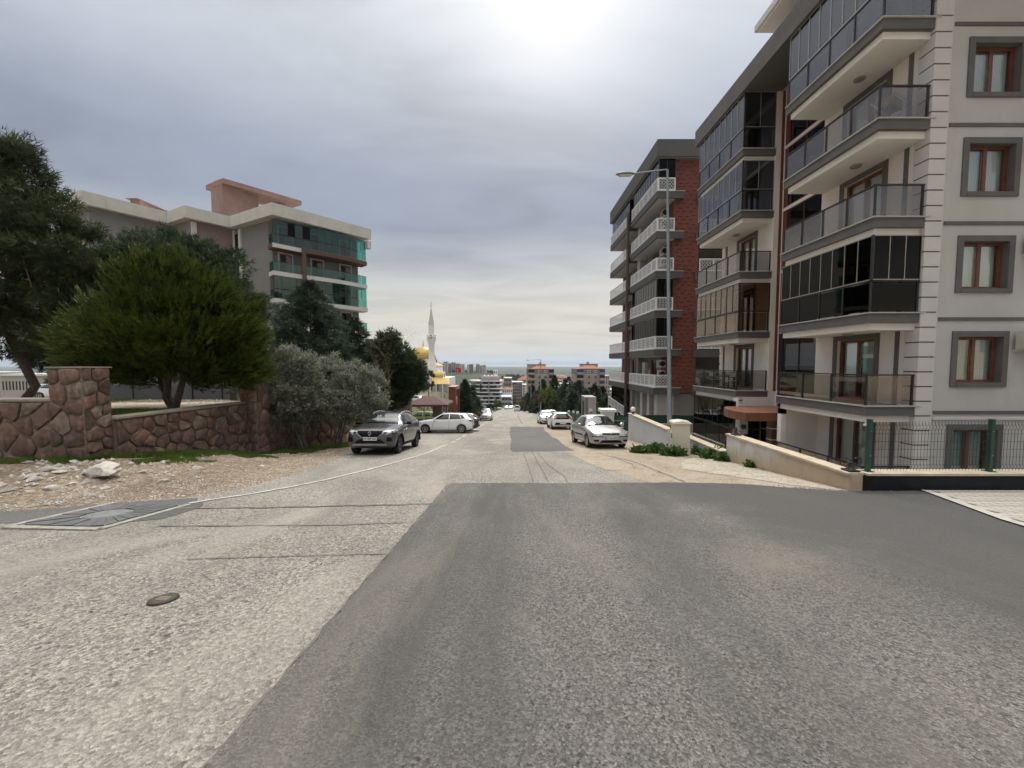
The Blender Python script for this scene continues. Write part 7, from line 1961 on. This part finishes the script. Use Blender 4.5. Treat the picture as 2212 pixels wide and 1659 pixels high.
z = road_z(24.5); MB().box(5.75, 6.45, 24.2, 24.9, z-.1, z+1.55).build('shaft', WHITE, t); MB().box(5.62, 6.58, 24.07, 25.03, z+1.55, z+1.72).build('cap', WHITE, t)
t = thing('handrail', 'dark double handrail on the steps behind the silver saloon', 'railing', (6.3, 21.6, road_z(21.6)))
mb = MB()
for y in (21.4, 22.4, 23.4): mb.tube([(6.3, y, road_z(y)-.1), (6.3, y, road_z(y)+1.0)], .03, 6)
mb.build('posts', BLACK, t)
for dz in (.72, 1.0): MB().tube([(6.3, 21.3, road_z(21.3)+dz), (6.3, 23.5, road_z(23.5)+dz)], .03, 6).build('rail', BGREY, t)

# kiosk with hipped roof at the end of the stone wall
ky = 33.0
z0 = road_z(33)+.25; kx0, kx1 = P(886, 900, ky).x, P(957, 900, ky).x
t = thing('kiosk', 'glazed kiosk with hipped dark red roof behind the side-on white car', 'kiosk', ((kx0+kx1)/2, ky+1.2, z0))
zr0, zr1 = P(925, 877, ky).z, P(920, 856, ky+1.2).z
MB().box(kx0, kx1, ky, ky+2.6, z0-.8, z0+.35).build('base', MORTAR, t)
mb = MB()
for x in (kx0, kx0+(kx1-kx0)*.40, kx1-.1): mb.box(x, x+.1, ky, ky+.1, z0+.35, zr0)
mb.box(kx1-.1, kx1, ky+1.2, ky+1.3, z0+.35, zr0); mb.box(kx1-.1, kx1, ky+2.5, ky+2.6, z0+.35, zr0); mb.box(kx0, kx1, ky+.01, ky+.09, z0+.35, z0+.42)
mb.build('frame', WHITEFASCIA, t)
w_ = kx1-kx0
pane(t, (kx0+.1+(w_*.40-.1)/2, ky+.05, (z0+.42+zr0)/2), w_*.40-.12, zr0-z0-.44, G_CLEAR)
pane(t, (kx0+w_*.40+.1+(w_*.6-.2)/2, ky+.05, (z0+.42+zr0)/2), w_*.6-.22, zr0-z0-.44, G_CLEAR)
pane(t, (kx1-.05, ky+.65, (z0+.42+zr0)/2), 1.05, zr0-z0-.44, G_CLEAR, math.pi/2)
pane(t, (kx1-.05, ky+1.9, (z0+.42+zr0)/2), 1.15, zr0-z0-.44, G_CLEAR, math.pi/2)
MB().box(kx0+w_*.5, kx1-.1, ky+2.5, ky+2.55, z0+.35, zr0).build('back_panel', BLIGHT, t)
e_ = .45
MB().box(kx0-e_, kx1+e_, ky-e_, ky+2.6+e_, zr0-.02, zr0+.16).build('eaves', KIOSKROOF, t)
cx_, cy_ = (kx0+kx1)/2, ky+1.3
MB().add([(kx0-e_, ky-e_, zr0+.16), (kx1+e_, ky-e_, zr0+.16), (kx1+e_, ky+2.6+e_, zr0+.16), (kx0-e_, ky+2.6+e_, zr0+.16), (cx_-.4, cy_, zr1), (cx_+.4, cy_, zr1)],
    [(0, 1, 5, 4), (1, 2, 5), (2, 3, 4, 5), (3, 0, 4)]).build('roof', KIOSKROOF, t)
# wall lamp post balls by the stone wall
globe(-8.4, 30.25, P(898, 864, 30).z+.03, 'dark globe lamp on the stone pillar by the kiosk', None, .16, .1)
globe(-8.6, 24.6, -.27, 'pale globe lamp above the stone wall beneath the round pine', None, .17, .14)
# rust-brown entrance portal
py_ = 40.0
xa, xb_ = P(970, 890, py_).x, P(984, 890, py_).x; zt = P(976, 836, py_).z
t = thing('entrance_portal', 'rust-brown entrance portal with coral disc sign', 'gateway', (xa, py_, road_z(py_)))
MB().box(xa, xb_, py_, py_+.6, road_z(py_)-.4, zt-.35).build('pier', RUST, t)
MB().box(xa, xb_, py_+2.6, py_+3.2, road_z(py_)-.7, zt-.35).build('pier', RUST, t)
MB().box(xa-.02, xb_+.02, py_-.02, py_+3.25, zt-.35, zt).build('lintel', RUST, t)
MB().box(xa-.02, xb_+.02, py_-.02, py_+3.25, zt, zt+.03).build('lintel_top', M('pale copper', (0.40, 0.22, 0.13), 0.6), t)
MB().box(xb_+.02, xb_+.035, py_+.3, py_+2.8, zt-.30, zt-.06).build('sign_panel', M('sign grey', (0.33, 0.32, 0.31), 0.6), t)
for y_, w_ in ((.62, .10), (.95, .16), (1.35, .10)): MB().box(xb_+.035, xb_+.042, py_+y_, py_+y_+w_, zt-.27, zt-.08).build('worn_sign_mark', INK, t)
zc_ = P(984, 867, py_).z
MB().lathe([(0, .08), (.42, .08), (.45, .04), (.45, 0)], 28, (xb_+.01, py_+.55, zc_), 'x').build('disc_sign', CORAL, t, 40)
MB().box(xa+.1, xb_-.1, py_+.6, py_+2.6, road_z(py_)-.5, zt-.4).build('inner_wall', M('dark rust', (0.075, 0.028, 0.018), 0.8), t)

# ------------------------------------------------------------------ mosque
my = 115.0
km = my/FD
mz = terrain_z(-27, my)
mo = thing('mosque', 'white mosque with golden domes and a slim minaret', 'mosque', (P(925, 850, my).x, my, mz))
def D3(xd, yd, Y=my): return P(xd, yd, Y)
dc = D3(907.7, 775); rdm = 27.8*km
MB().lathe([(rdm*1.05, dc.z-1.15), (rdm*1.05, dc.z-.1)], 24, (dc.x, my+4, 0)).build('drum', MOSQUE, mo, 40)
prof = [(rdm*math.cos(a)*1.0, dc.z + rdm*.98*math.sin(a)) for a in [math.pi/2*i/12 for i in range(13)]]
dm = MB().lathe([(rdm*1.09, dc.z-.12), (rdm*1.09, dc.z)] + prof, 32, (dc.x, my+4, 0)).build('dome', GOLD, mo, 40)
for i in range(16):
    a = 2*math.pi*i/16
    MB().tube([(dc.x+math.cos(a)*r, my+4+math.sin(a)*r, z) for r, z in prof[::2]], .06, 4).build('dome_rib', GOLD, dm)
MB().lathe([(.15, dc.z+rdm*.98), (.1, dc.z+rdm+.4), (.22, dc.z+rdm+.7), (.05, dc.z+rdm+1.0), (.12, dc.z+rdm+1.25), (0, dc.z+rdm+1.9)], 10, (dc.x, my+4, 0)).build('dome_finial', GOLD, dm, 40)
for i in range(14):
    a = 2*math.pi*i/14; MB().box(dc.x+math.cos(a)*rdm*1.05-.16, dc.x+math.cos(a)*rdm*1.05+.16, my+4+math.sin(a)*rdm*1.05-.16, my+4+math.sin(a)*rdm*1.05+.16, dc.z-1.0, dc.z-.3).build('drum_window', FARGLASS, mo)
a_, b2 = D3(880, 800), D3(945, 790)
MB().box(a_.x, b2.x, my+.3, my+9, D3(0, 818).z, D3(0, 790).z).build('upper_block', MOSQUE, mo)
mb = MB(); zt_ = D3(0, 790).z
mb.add([(a_.x-.3, my, zt_), (b2.x+.3, my, zt_), (b2.x+.3, my+9.3, zt_), (a_.x-.3, my+9.3, zt_), (dc.x-rdm, my+1.2, dc.z-1.1), (dc.x+rdm, my+1.2, dc.z-1.1), (dc.x+rdm, my+7.5, dc.z-1.1), (dc.x-rdm, my+7.5, dc.z-1.1)],
       [(0, 1, 5, 4), (1, 2, 6, 5), (2, 3, 7, 6), (3, 0, 4, 7)]); mb.build('upper_roof', GOLD, mo)
# arched gable
gx, gz = D3(938, 812).x, D3(0, 812).z; gr = 12*km
pts = [(gx+gr*1.15*math.cos(a), gz+gr*1.55*math.sin(a)) for a in [math.pi*i/16 for i in range(17)]]
vs = [(x, my-.4, z) for x, z in pts] + [(x, my+.5, z) for x, z in pts]
MB().add(vs, [tuple(range(17))[::-1], tuple(range(17, 34))] + [(i, i+1, 18+i, 17+i) for i in range(16)]).build('gable', MOSQUE, mo)
pts2 = [(gx+gr*.75*math.cos(a), gz+gr*1.1*math.sin(a)) for a in [math.pi*i/12 for i in range(13)]]
MB().add([(x, my-.42, z) for x, z in pts2], [tuple(range(13))[::-1]]).build('gable_window', M('gable glass', (0.36, 0.36, 0.34), 0.4), mo)
# barrel-vaulted side hall, seen end-on
vx0, vx1, vz, vr = D3(941, 815).x, D3(964, 815).x, D3(0, 815).z, 13*km
sec = [(my-3+vr*math.cos(a), vz+vr*math.sin(a)) for a in [math.pi*i/14 for i in range(15)]]
vs = [(vx0, y, z) for y, z in sec] + [(vx1, y, z) for y, z in sec]
MB().add(vs, [(i, i+1, 16+i, 15+i) for i in range(14)] + [tuple(range(15))[::-1]]).build('barrel_roof', GOLD, mo, 40)
MB().add([(vx1+.01, lerp(my-3, y, 1.04), vz+(z-vz)*1.06) for y, z in sec], [tuple(range(15))]).build('barrel_end', MOSQUE, mo)
for dy in (-.5, .5): MB().box(vx1+.02, vx1+.06, my-3+dy-.22, my-3+dy+.22, vz+.2, vz+1.2).build('end_window', FARGLASS, mo)
MB().box(D3(885, 840).x, vx1+1.4, my-5.2, my+9, mz-2, vz).build('hall', MOSQUE, mo)
mb = MB(); q0, q1 = D3(955, 830), D3(980, 838)
mb.add([(vx0, my-5.2, vz), (vx1+1.6, my-5.2, vz), (vx1+2.4, my-8, vz-1.6), (vx0, my-8, vz-1.6)], [(0, 3, 2, 1)]); mb.build('porch_roof', GOLD, mo)
for i in range(4): MB().tube([(lerp(vx0, vx1+2, i/3), my-7.8, mz-1), (lerp(vx0, vx1+2, i/3), my-7.8, vz-1.6)], .2, 8).build('porch_column', MOSQUE, mo)
for i in range(6): MB().box(D3(890+i*12, 840).x, D3(894+i*12, 840).x, my-5.26, my-5.2, mz+1.0, mz+3.0).build('hall_window', FARGLASS, mo)
# minaret
mx = D3(935, 730).x
def mzz(y): return D3(935, y).z
rw = 6.35*km
mi = MB().lathe([(rw*1.35, mz-1), (rw*1.35, mzz(785)), (rw, mzz(780)), (rw, mzz(746)), (rw*1.42, mzz(737)), (rw*1.42, mzz(734)), (rw*.95, mzz(734)), (rw*.92, mzz(703)), (rw*1.0, mzz(702.5))], 16, (mx, my-2, 0)).build('minaret', MOSQUE, mo, 30)
MB().lathe([(rw*1.0, mzz(702.5)), (rw*.55, mzz(685)), (.10, mzz(668)), (.06, mzz(664)), (.2, mzz(662)), (.05, mzz(659)), (.12, mzz(657)), (0, mzz(652))], 16, (mx, my-2, 0)).build('spire', M('pale lead spire', (0.52, 0.52, 0.52), 0.7, var=0.06), mi, 30)
mb = MB()
for i in range(16):
    a = 2*math.pi*i/16; mb.box(mx+rw*1.4*math.cos(a)-.12, mx+rw*1.4*math.cos(a)+.12, my-2+rw*1.4*math.sin(a)-.12, my-2+rw*1.4*math.sin(a)+.12, mzz(734), mzz(729))
mb.lathe([(rw*1.45, mzz(729)), (rw*1.45, mzz(728))], 16, (mx, my-2, 0)); mb.build('gallery_railing', MOSQUE, mi)
MB().box(mx-.25, mx+.25, my-2-rw*1.0, my-2-rw*.85, mzz(733), mzz(726)).build('gallery_door', FARGLASS, mi)
for s in (-1, 1): MB().box(mx+s*rw*1.25-.25, mx+s*rw*1.25+.25, my-2.2, my-1.8, mzz(727), mzz(725.5)).build('loudspeaker', FARGREY, mi)
# flag
fy = 108.0
fx, fz0 = P(984, 800, fy).x, P(984, 793, fy).z
t = thing('flag', 'red flag with white crescent and star flying beside the mosque', 'flag', (fx, fy, terrain_z(fx, fy)))
MB().tube([(fx, fy, terrain_z(fx, fy)-.2), (fx, fy, fz0+.1)], [.07, .04], 8).build('pole', GALV, t)
fw_, fh_ = 11*fy/FD, 9.5*fy/FD
vs, fs = [], []
def fl(u_, v_): return (fx+.05+fw_*u_, fy - .12*math.sin(u_*7), fz0-.1-fh_*v_ - .28*u_ + .07*math.sin(u_*8+1))
for j in range(7):
    for i in range(13): vs.append(fl(i/12, j/6))
for j in range(6):
    for i in range(12): fs.append((j*13+i, (j+1)*13+i, (j+1)*13+i+1, j*13+i+1))
fo = MB().add(vs, fs).build('cloth', FLAGRED, t, 60)
def off(p): return (p[0], p[1]-.03, p[2])
cr = [(.38+.17*math.cos(a)*fh_/fw_, .5+.25*math.sin(a)) for a in [R(40+i*28) for i in range(11)]]
ci = [(.425+.14*math.cos(a)*fh_/fw_, .5+.20*math.sin(a)) for a in [R(40+i*28) for i in range(11)]]
MB().add([off(fl(*p)) for p in cr+ci], [(i, i+1, 12+i, 11+i) for i in range(10)]).build('crescent', WHITE, t)
st5 = [(.56+(.12 if i % 2 == 0 else .05)*math.cos(math.pi*i/5+math.pi)*fh_/fw_, .5+(.12 if i % 2 == 0 else .05)*math.sin(math.pi*i/5+math.pi)) for i in range(10)]
MB().add([off(fl(*p)) for p in st5], [tuple(range(10))]).build('star', WHITE, t)
w = thing('terrace_wall', 'low pale terrace wall under the cars before the mosque', 'wall', (-13, 58, -4.5))
MB().box(-22, -8.8, 57.6, 57.9, -7, terrain_z(-13, 60)+.3).build('body', FARWHITE, w)

# ------------------------------------------------------------------ distant town
def far_house(name, label, x0, x1, y0, y1, zb, zt, mat, cat='building', group=None, windows=None, roof=None, wmat=FARGLASS, parts=True):
    t = thing(name, label, cat, ((x0+x1)/2, (y0+y1)/2, zb), group)
    MB().box(x0, x1, y0, y1, zb, zt).build('wall', mat, t)
    if roof == 'flat': MB().box(x0-.4, x1+.4, y0-.4, y1+.4, zt, zt+.6).build('roof', FARWHITE, t)
    elif roof == 'hip':
        cx, cy, e = (x0+x1)/2, (y0+y1)/2, .6; hh = (x1-x0)*.16
        MB().add([(x0-e, y0-e, zt), (x1+e, y0-e, zt), (x1+e, y1+e, zt), (x0-e, y1+e, zt), (lerp(x0, cx, .6), cy, zt+hh), (lerp(x1, cx, .6), cy, zt+hh)], [(0, 1, 5, 4), (1, 2, 5), (2, 3, 4, 5), (3, 0, 4), (3, 2, 1, 0)]).build('roof', ROOFTILE, t)
    if windows:
        nxw, nzw, fwx, fwz = windows
        for i in range(nxw):
            for j in range(nzw):
                cx = lerp(x0, x1, (i+.5)/nxw); cz = lerp(zb, zt, (j+.55)/nzw); hw, hz = (x1-x0)/nxw*fwx/2, (zt-zb)/nzw*fwz/2
                MB().box(cx-hw, cx+hw, y0-.06, y0-.001, cz-hz, cz+hz).build('window', wmat, t)
    return t
# two pink towers with tiled roofs
def pink_tower(label, xa, xc, Y, roof_y, blue, side):
    a, c = P(xa, roof_y, Y), P(xc, roof_y, Y); zt = a.z; zb = terrain_z((a.x+c.x)/2, Y)-3; W_ = c.x-a.x; dep = 13
    t = thing('apartment_tower', label, 'building', ((a.x+c.x)/2, Y+6, zb))
    MB().box(a.x, c.x, Y, Y+dep, zb, zt-2.95).build('wall', PINKWALL, t)
    MB().box(a.x-.05, c.x+.05, Y-.05, Y+dep, zt-2.95, zt).build('top_storey', TAUPE, t)
    e = .3; zr = zt+1.7; m_ = (a.x+c.x)/2
    MB().add([(a.x+W_*.12, Y-e, zt), (c.x-W_*.12, Y-e, zt), (c.x-W_*.12, Y+dep, zt), (a.x+W_*.12, Y+dep, zt), (m_-W_*.14, Y+5, zr), (m_+W_*.14, Y+5, zr)], [(0, 1, 5, 4), (1, 2, 5), (2, 3, 4, 5), (3, 0, 4)]).build('roof', ROOFTILE, t)
    x0, x1 = (a.x+.3, c.x-W_*.28) if side < 0 else (a.x+W_*.28, c.x-W_*.16)
    MB().box(x0, x1, Y+6, Y+dep-.5, zt, zt+2.3).build('roof_room', PINKWALL, t)
    MB().box(x0-.2, x1+.2, Y+5.8, Y+dep-.3, zt+2.3, zt+2.55).build('roof_room_cap', CROSE, t)
    MB().box(m_-.3, m_+1.0, Y+8, Y+9, zt+2.5, zt+3.6).build('water_tank', FARGREY, t)
    n = int((zt-zb)/2.95)
    for k in range(min(n, 7)):
        z = zt-2.95*(k+1)
        for s in (.46, .68):
            fr = MB().box(a.x+W_*s-.75, a.x+W_*s+.75, Y-.12, Y-.05, z+.75, z+2.2).build('window', FARWHITE if k == 0 else PINKWALL, t)
            MB().box(a.x+W_*s-.5, a.x+W_*s-.06, Y-.16, Y-.12, z+.95, z+2.0).build('pane', FARGLASS, fr); MB().box(a.x+W_*s+.06, a.x+W_*s+.5, Y-.16, Y-.12, z+.95, z+2.0).build('pane', FARGLASS, fr)
        for s0, s1 in ((.03, .27), (.80, .98)):
            sl = MB().box(a.x+W_*s0, a.x+W_*s1, Y-1.3, Y-.05, z-.15, z+.12).build('balcony', TAUPE, t)
            MB().box(a.x+W_*s0, a.x+W_*s1, Y-1.3, Y-1.2, z+.12, z+1.05).build('parapet', PINKWALL if k % 2 else FARGREY, sl)
            MB().box(a.x+W_*s0+.1, a.x+W_*s1-.1, Y-1.26, Y-1.22, z+(1.05 if k % 2 == 0 else 1.05), z+2.6).build('glazing', BLUEGLASS if (k % 2 == 0 and blue) else FARGLASS, sl)
        MB().box(a.x+W_*.30, c.x-W_*.22, Y-.12, Y-.04, z-.1, z+.08).build('string_course', FARWHITE if k == 0 else PINKWALL, t)
        if side > 0:
            for dy in (3, 8): MB().box(a.x-.08, a.x-.05, Y+dy, Y+dy+1.2, z+.8, z+2.1).build('side_window', FARGLASS, t)
    return t
pink_tower('pink apartment tower with orange roof behind the second lamp post', 1139, 1197, 205, 797, False, -1)
pink_tower('pink apartment tower with blue glazing nearest the brick house', 1243, 1307, 200, 796.5, True, 1)
# banded black and white block
Y = 300.0
a, c = P(1034, 822, Y), P(1081, 822, Y)
zt = a.z; zb = terrain_z(a.x, Y)-3
t = thing('apartment_block', 'apartment block with wavy white bands and black glazing', 'building', ((a.x+c.x)/2, Y+8, zb))
MB().box(a.x+.8, c.x-.8, Y+.8, Y+16, zb, zt).build('wall', BGREY, t)
x_l = P(1013, 822, Y+10).x
for k in range(8):
    z = zt - 2.95*k
    bl = [(a.x-1+.0, Y+1.2+.8*math.sin(k)), (lerp(a.x, c.x, .3), Y-.2), (lerp(a.x, c.x, .55), Y+.4), (lerp(a.x, c.x, .8), Y-.4), (c.x, Y+.6), (c.x+1.2, Y+5), (c.x+1.2, Y+16), (x_l, Y+16), (x_l, Y+12), (x_l+2, Y+8)]
    bd = MB().prism(bl, z-.85, z).build('balcony_band', FARWHITE, t)
    for i in range(6):
        s0, s1 = i/6+.01, (i+1)/6-.01
        MB().box(lerp(a.x+.8, c.x-.8, s0), lerp(a.x+.8, c.x-.8, s1), Y+.7, Y+.79, z-2.9, z-.9).build('glazing', FARGLASS if (i*3+k) % 4 else TAUPE, bd)
    MB().box(x_l+2.2, a.x+.7, Y+3.0, Y+15, z-2.9, z-.86).build('side_wall', FARGLASS if k % 2 else TAUPE, bd)
MB().box(lerp(a.x, c.x, .45), lerp(a.x, c.x, .49), Y-.6, Y, zb, zt).build('fin', FARGREY, t)
MB().box(lerp(a.x, c.x, .1), lerp(a.x, c.x, .92), Y+4, Y+12, zt, zt+3.2).build('roof_room', FARCREAM, t)
for i in range(4): MB().lathe([(.9, zt+3.2), (.7, zt+3.9), (0, zt+4.3)], 10, (lerp(a.x, c.x, .25+.17*i), Y+7, 0)).build('water_tank', FARWHITE, t)
# mid-distance blocks
mid = [(1089, 1105, 817, 345, FARGREY, 'grey mid-rise tower right of the banded block', (5, 7, .6, .5), 'flat'), (1107, 1128, 826, 330, TAUPE, 'taupe apartment block with balconies left of the pink tower', (5, 9, .7, .5), 'flat'),
       (1127, 1137, 832, 345, FARWHITE, 'narrow white slab block beside the taupe block', (1, 9, .3, .5), 'flat'), (1085, 1107, 841, 310, FARWHITE, 'white villa with stepped roof between banded and taupe blocks', (5, 5, .4, .45), 'hip'),
       (1084, 1104, 858, 290, FARGREY, 'low banded building at the end of the road', (3, 3, .8, .4), 'flat'), (1066, 1074, 800, 620, FARWHITE, 'white block standing alone behind the banded block roof', (2, 5, .4, .4), None),
       (1200, 1214, 822, 380, FARCREAM, 'cream block between the two pink towers', (4, 6, .5, .5), 'hip'), (1212, 1236, 830, 330, PINKWALL, 'salmon apartment block left of the blue-glazed tower', (6, 6, .4, .5), 'flat'),
       (1303, 1318, 812, 420, PINKWALL, 'pink block peeping out beside the brick house', (3, 6, .4, .5), 'flat'), (1199, 1210, 838, 300, FARWHITE, 'small white block behind the conifers between the pink towers', (3, 4, .5, .5), 'flat')]
for (xa, xc, yt, Y, mt, lab, wn_, rf) in mid:
    a, c = P(xa, yt, Y), P(xc, yt, Y); far_house('apartment_block', lab, a.x, c.x, Y, Y+14, terrain_z(a.x, Y)-3, a.z, mt, windows=wn_, roof=rf)
# tower blocks on the hill
r_ = random.Random(3)
tw = [(942, 950, 783), (951, 960, 786), (957, 967, 781.5), (966, 975, 785), (975, 984, 783), (984, 993, 785.5), (993, 1003, 787), (944, 952, 793), (962, 970, 792), (970, 978, 790), (1009, 1013, 788), (1013, 1022, 787), (1028, 1036, 787), (1035, 1042, 790), (1042, 1050, 789)]
for i, (xa, xc, yt) in enumerate(tw):
    Y = 1000 + (i % 5)*35; a, c = P(xa, yt, Y), P(xc-.6, yt, Y); zb = terrain_z(a.x, Y)-4
    lab = 'apartment tower on the far hill, %s from the left' % (ORD + ['sixteenth'])[sorted(range(len(tw)), key=lambda q: tw[q][0]).index(i)]
    far_house('hill_tower', lab, a.x, c.x, Y, Y+14, min(zb, a.z-22), a.z, (FARGREY, PINKWALL, FARCREAM, TAUPE)[i % 4], group='apartment towers on the far hill', windows=(3, 9, .5, .4) if i % 2 else (2, 8, .35, .5), roof='flat')
# houses of the town on the plain
HM = {}
for k_, (mt, hh) in enumerate([(FARWHITE, 9), (FARCREAM, 12), (FARGREY, 15), (PINKWALL, 11), (FARWHITE, 6)]):
    w_, d_ = 14+3*k_, 12+2*k_
    mb = MB(); mb.box(-w_/2, w_/2, -d_/2, d_/2, -6, hh, 0)
    if k_ in (1, 3): mb.add([(-w_/2-1, -d_/2-1, hh), (w_/2+1, -d_/2-1, hh), (w_/2+1, d_/2+1, hh), (-w_/2-1, d_/2+1, hh), (-w_/4, 0, hh+3.5), (w_/4, 0, hh+3.5)], [(0, 1, 5, 4), (1, 2, 5), (2, 3, 4, 5), (3, 0, 4)], 2)
    for f_ in range(int(hh/3)):
        for i in range(5): mb.box(lerp(-w_/2, w_/2, (i+.25)/5), lerp(-w_/2, w_/2, (i+.7)/5), -d_/2-.08, -d_/2-.01, f_*3+.9, f_*3+2.3, 1)
    HM[k_] = mb.mesh('house', [mt, FARGLASS, ROOFTILE])
n_h = 0
while n_h < 150:
    Y = r_.choice((r_.uniform(430, 900), r_.uniform(700, 1700), r_.uniform(1200, 2600))); xd = r_.uniform(1050, 1340) if r_.random() < .8 else r_.uniform(0, 1050); x = (xd-CXD)/FD*Y
    if hill(x, Y) > 9: continue
    k5 = r_.randrange(5); o = link('house', HM[k5], None, (x, Y, terrain_z(x, Y)), r_.uniform(-.5, .5)); s_ = r_.uniform(.8, 1.5); o.scale = (s_, s_, s_*r_.uniform(.8, 1.2))
    kd = ['small white', 'cream red-roofed', 'grey flat-roofed', 'pink red-roofed', 'low white'][k5]
    zn_ = 'left of the banded block' if xd < 1020 else ('behind the banded block' if xd < 1085 else ('left of the pink towers' if xd < 1137 else ('between the pink towers' if xd < 1240 else 'right of the blue-glazed tower')))
    dn_ = 'nearer edge of the distant town' if Y < 800 else ('middle of the distant town' if Y < 1500 else 'far edge of the distant town')
    tag(o, '%s house at the %s, %s' % (kd, dn_, zn_), 'house', 'houses of the distant town'); n_h += 1
# pale houses glimpsed left under the pine
for i, (xa, xc, yt, Y) in enumerate([(2, 60, 812, 120), (62, 108, 810, 150), (-60, 0, 806, 170)]):
    a, c = P(xa, yt, Y), P(xc, yt, Y)
    far_house('house', ['pale long house glimpsed left of the pine trunk', 'pale house glimpsed right of the left pine trunk', 'pale house at the extreme left edge'][i], a.x, c.x, Y, Y+10, terrain_z(a.x, Y)-2, a.z, FARCREAM, windows=(8, 2, .4, .4), roof='flat')
# wooded patches on the hill and scattered far trees: masses
rng = np.random.default_rng(5); ps = []
while len(ps) < 2600:
    Y = rng.uniform(420, 2600); x = rng.uniform(-.75, .35)*Y
    if math.sin(x*.012+1)*math.sin(Y*.009) + .5*math.sin(x*.03)*math.sin(Y*.02+2) < .38: continue
    ps.append((x, Y, terrain_z(x, Y)))
ps = np.array(ps); d = np.tile(np.array([[0, 0, 1.0]]), (len(ps), 1))
cl = np.repeat(ps, 10, 0) + rng.normal(0, 1, (len(ps)*10, 3))*np.array([5, 5, 1.4]) + np.array([0, 0, 3])
o = link('woodland', tri_mesh('woodland', blades(cl, np.tile(np.array([[0, 0, 1.0]]), (len(cl), 1)), 2, 5.0, 1.8, .5, rng), F_FAR)); stuff(o); tag(o, 'dark scrub and woodland patches on the far slopes', 'woodland')
# ------------------------------------------------------------------ air
HZ = bpy.data.materials.new('haze'); HZ.use_nodes = True
hn = HZ.node_tree; hn.nodes.clear()
ho = hn.nodes.new('ShaderNodeOutputMaterial'); hv_ = hn.nodes.new('ShaderNodeVolumePrincipled')
hv_.inputs['Color'].default_value = (0.74, 0.85, 1.0, 1); hv_.inputs['Density'].default_value = 0.00006; hv_.inputs['Anisotropy'].default_value = 0.3
hn.links.new(hv_.outputs[0], ho.inputs['Volume'])
stuff(MB().box(-32000, 32000, -140, 33500, -135, 420).build('haze', HZ))
tag(bpy.data.objects['haze'], 'pale haze in the air over the plain', 'haze')
# drop helper marks
for o in bpy.data.objects:
    if '_local' in o: del o['_local']
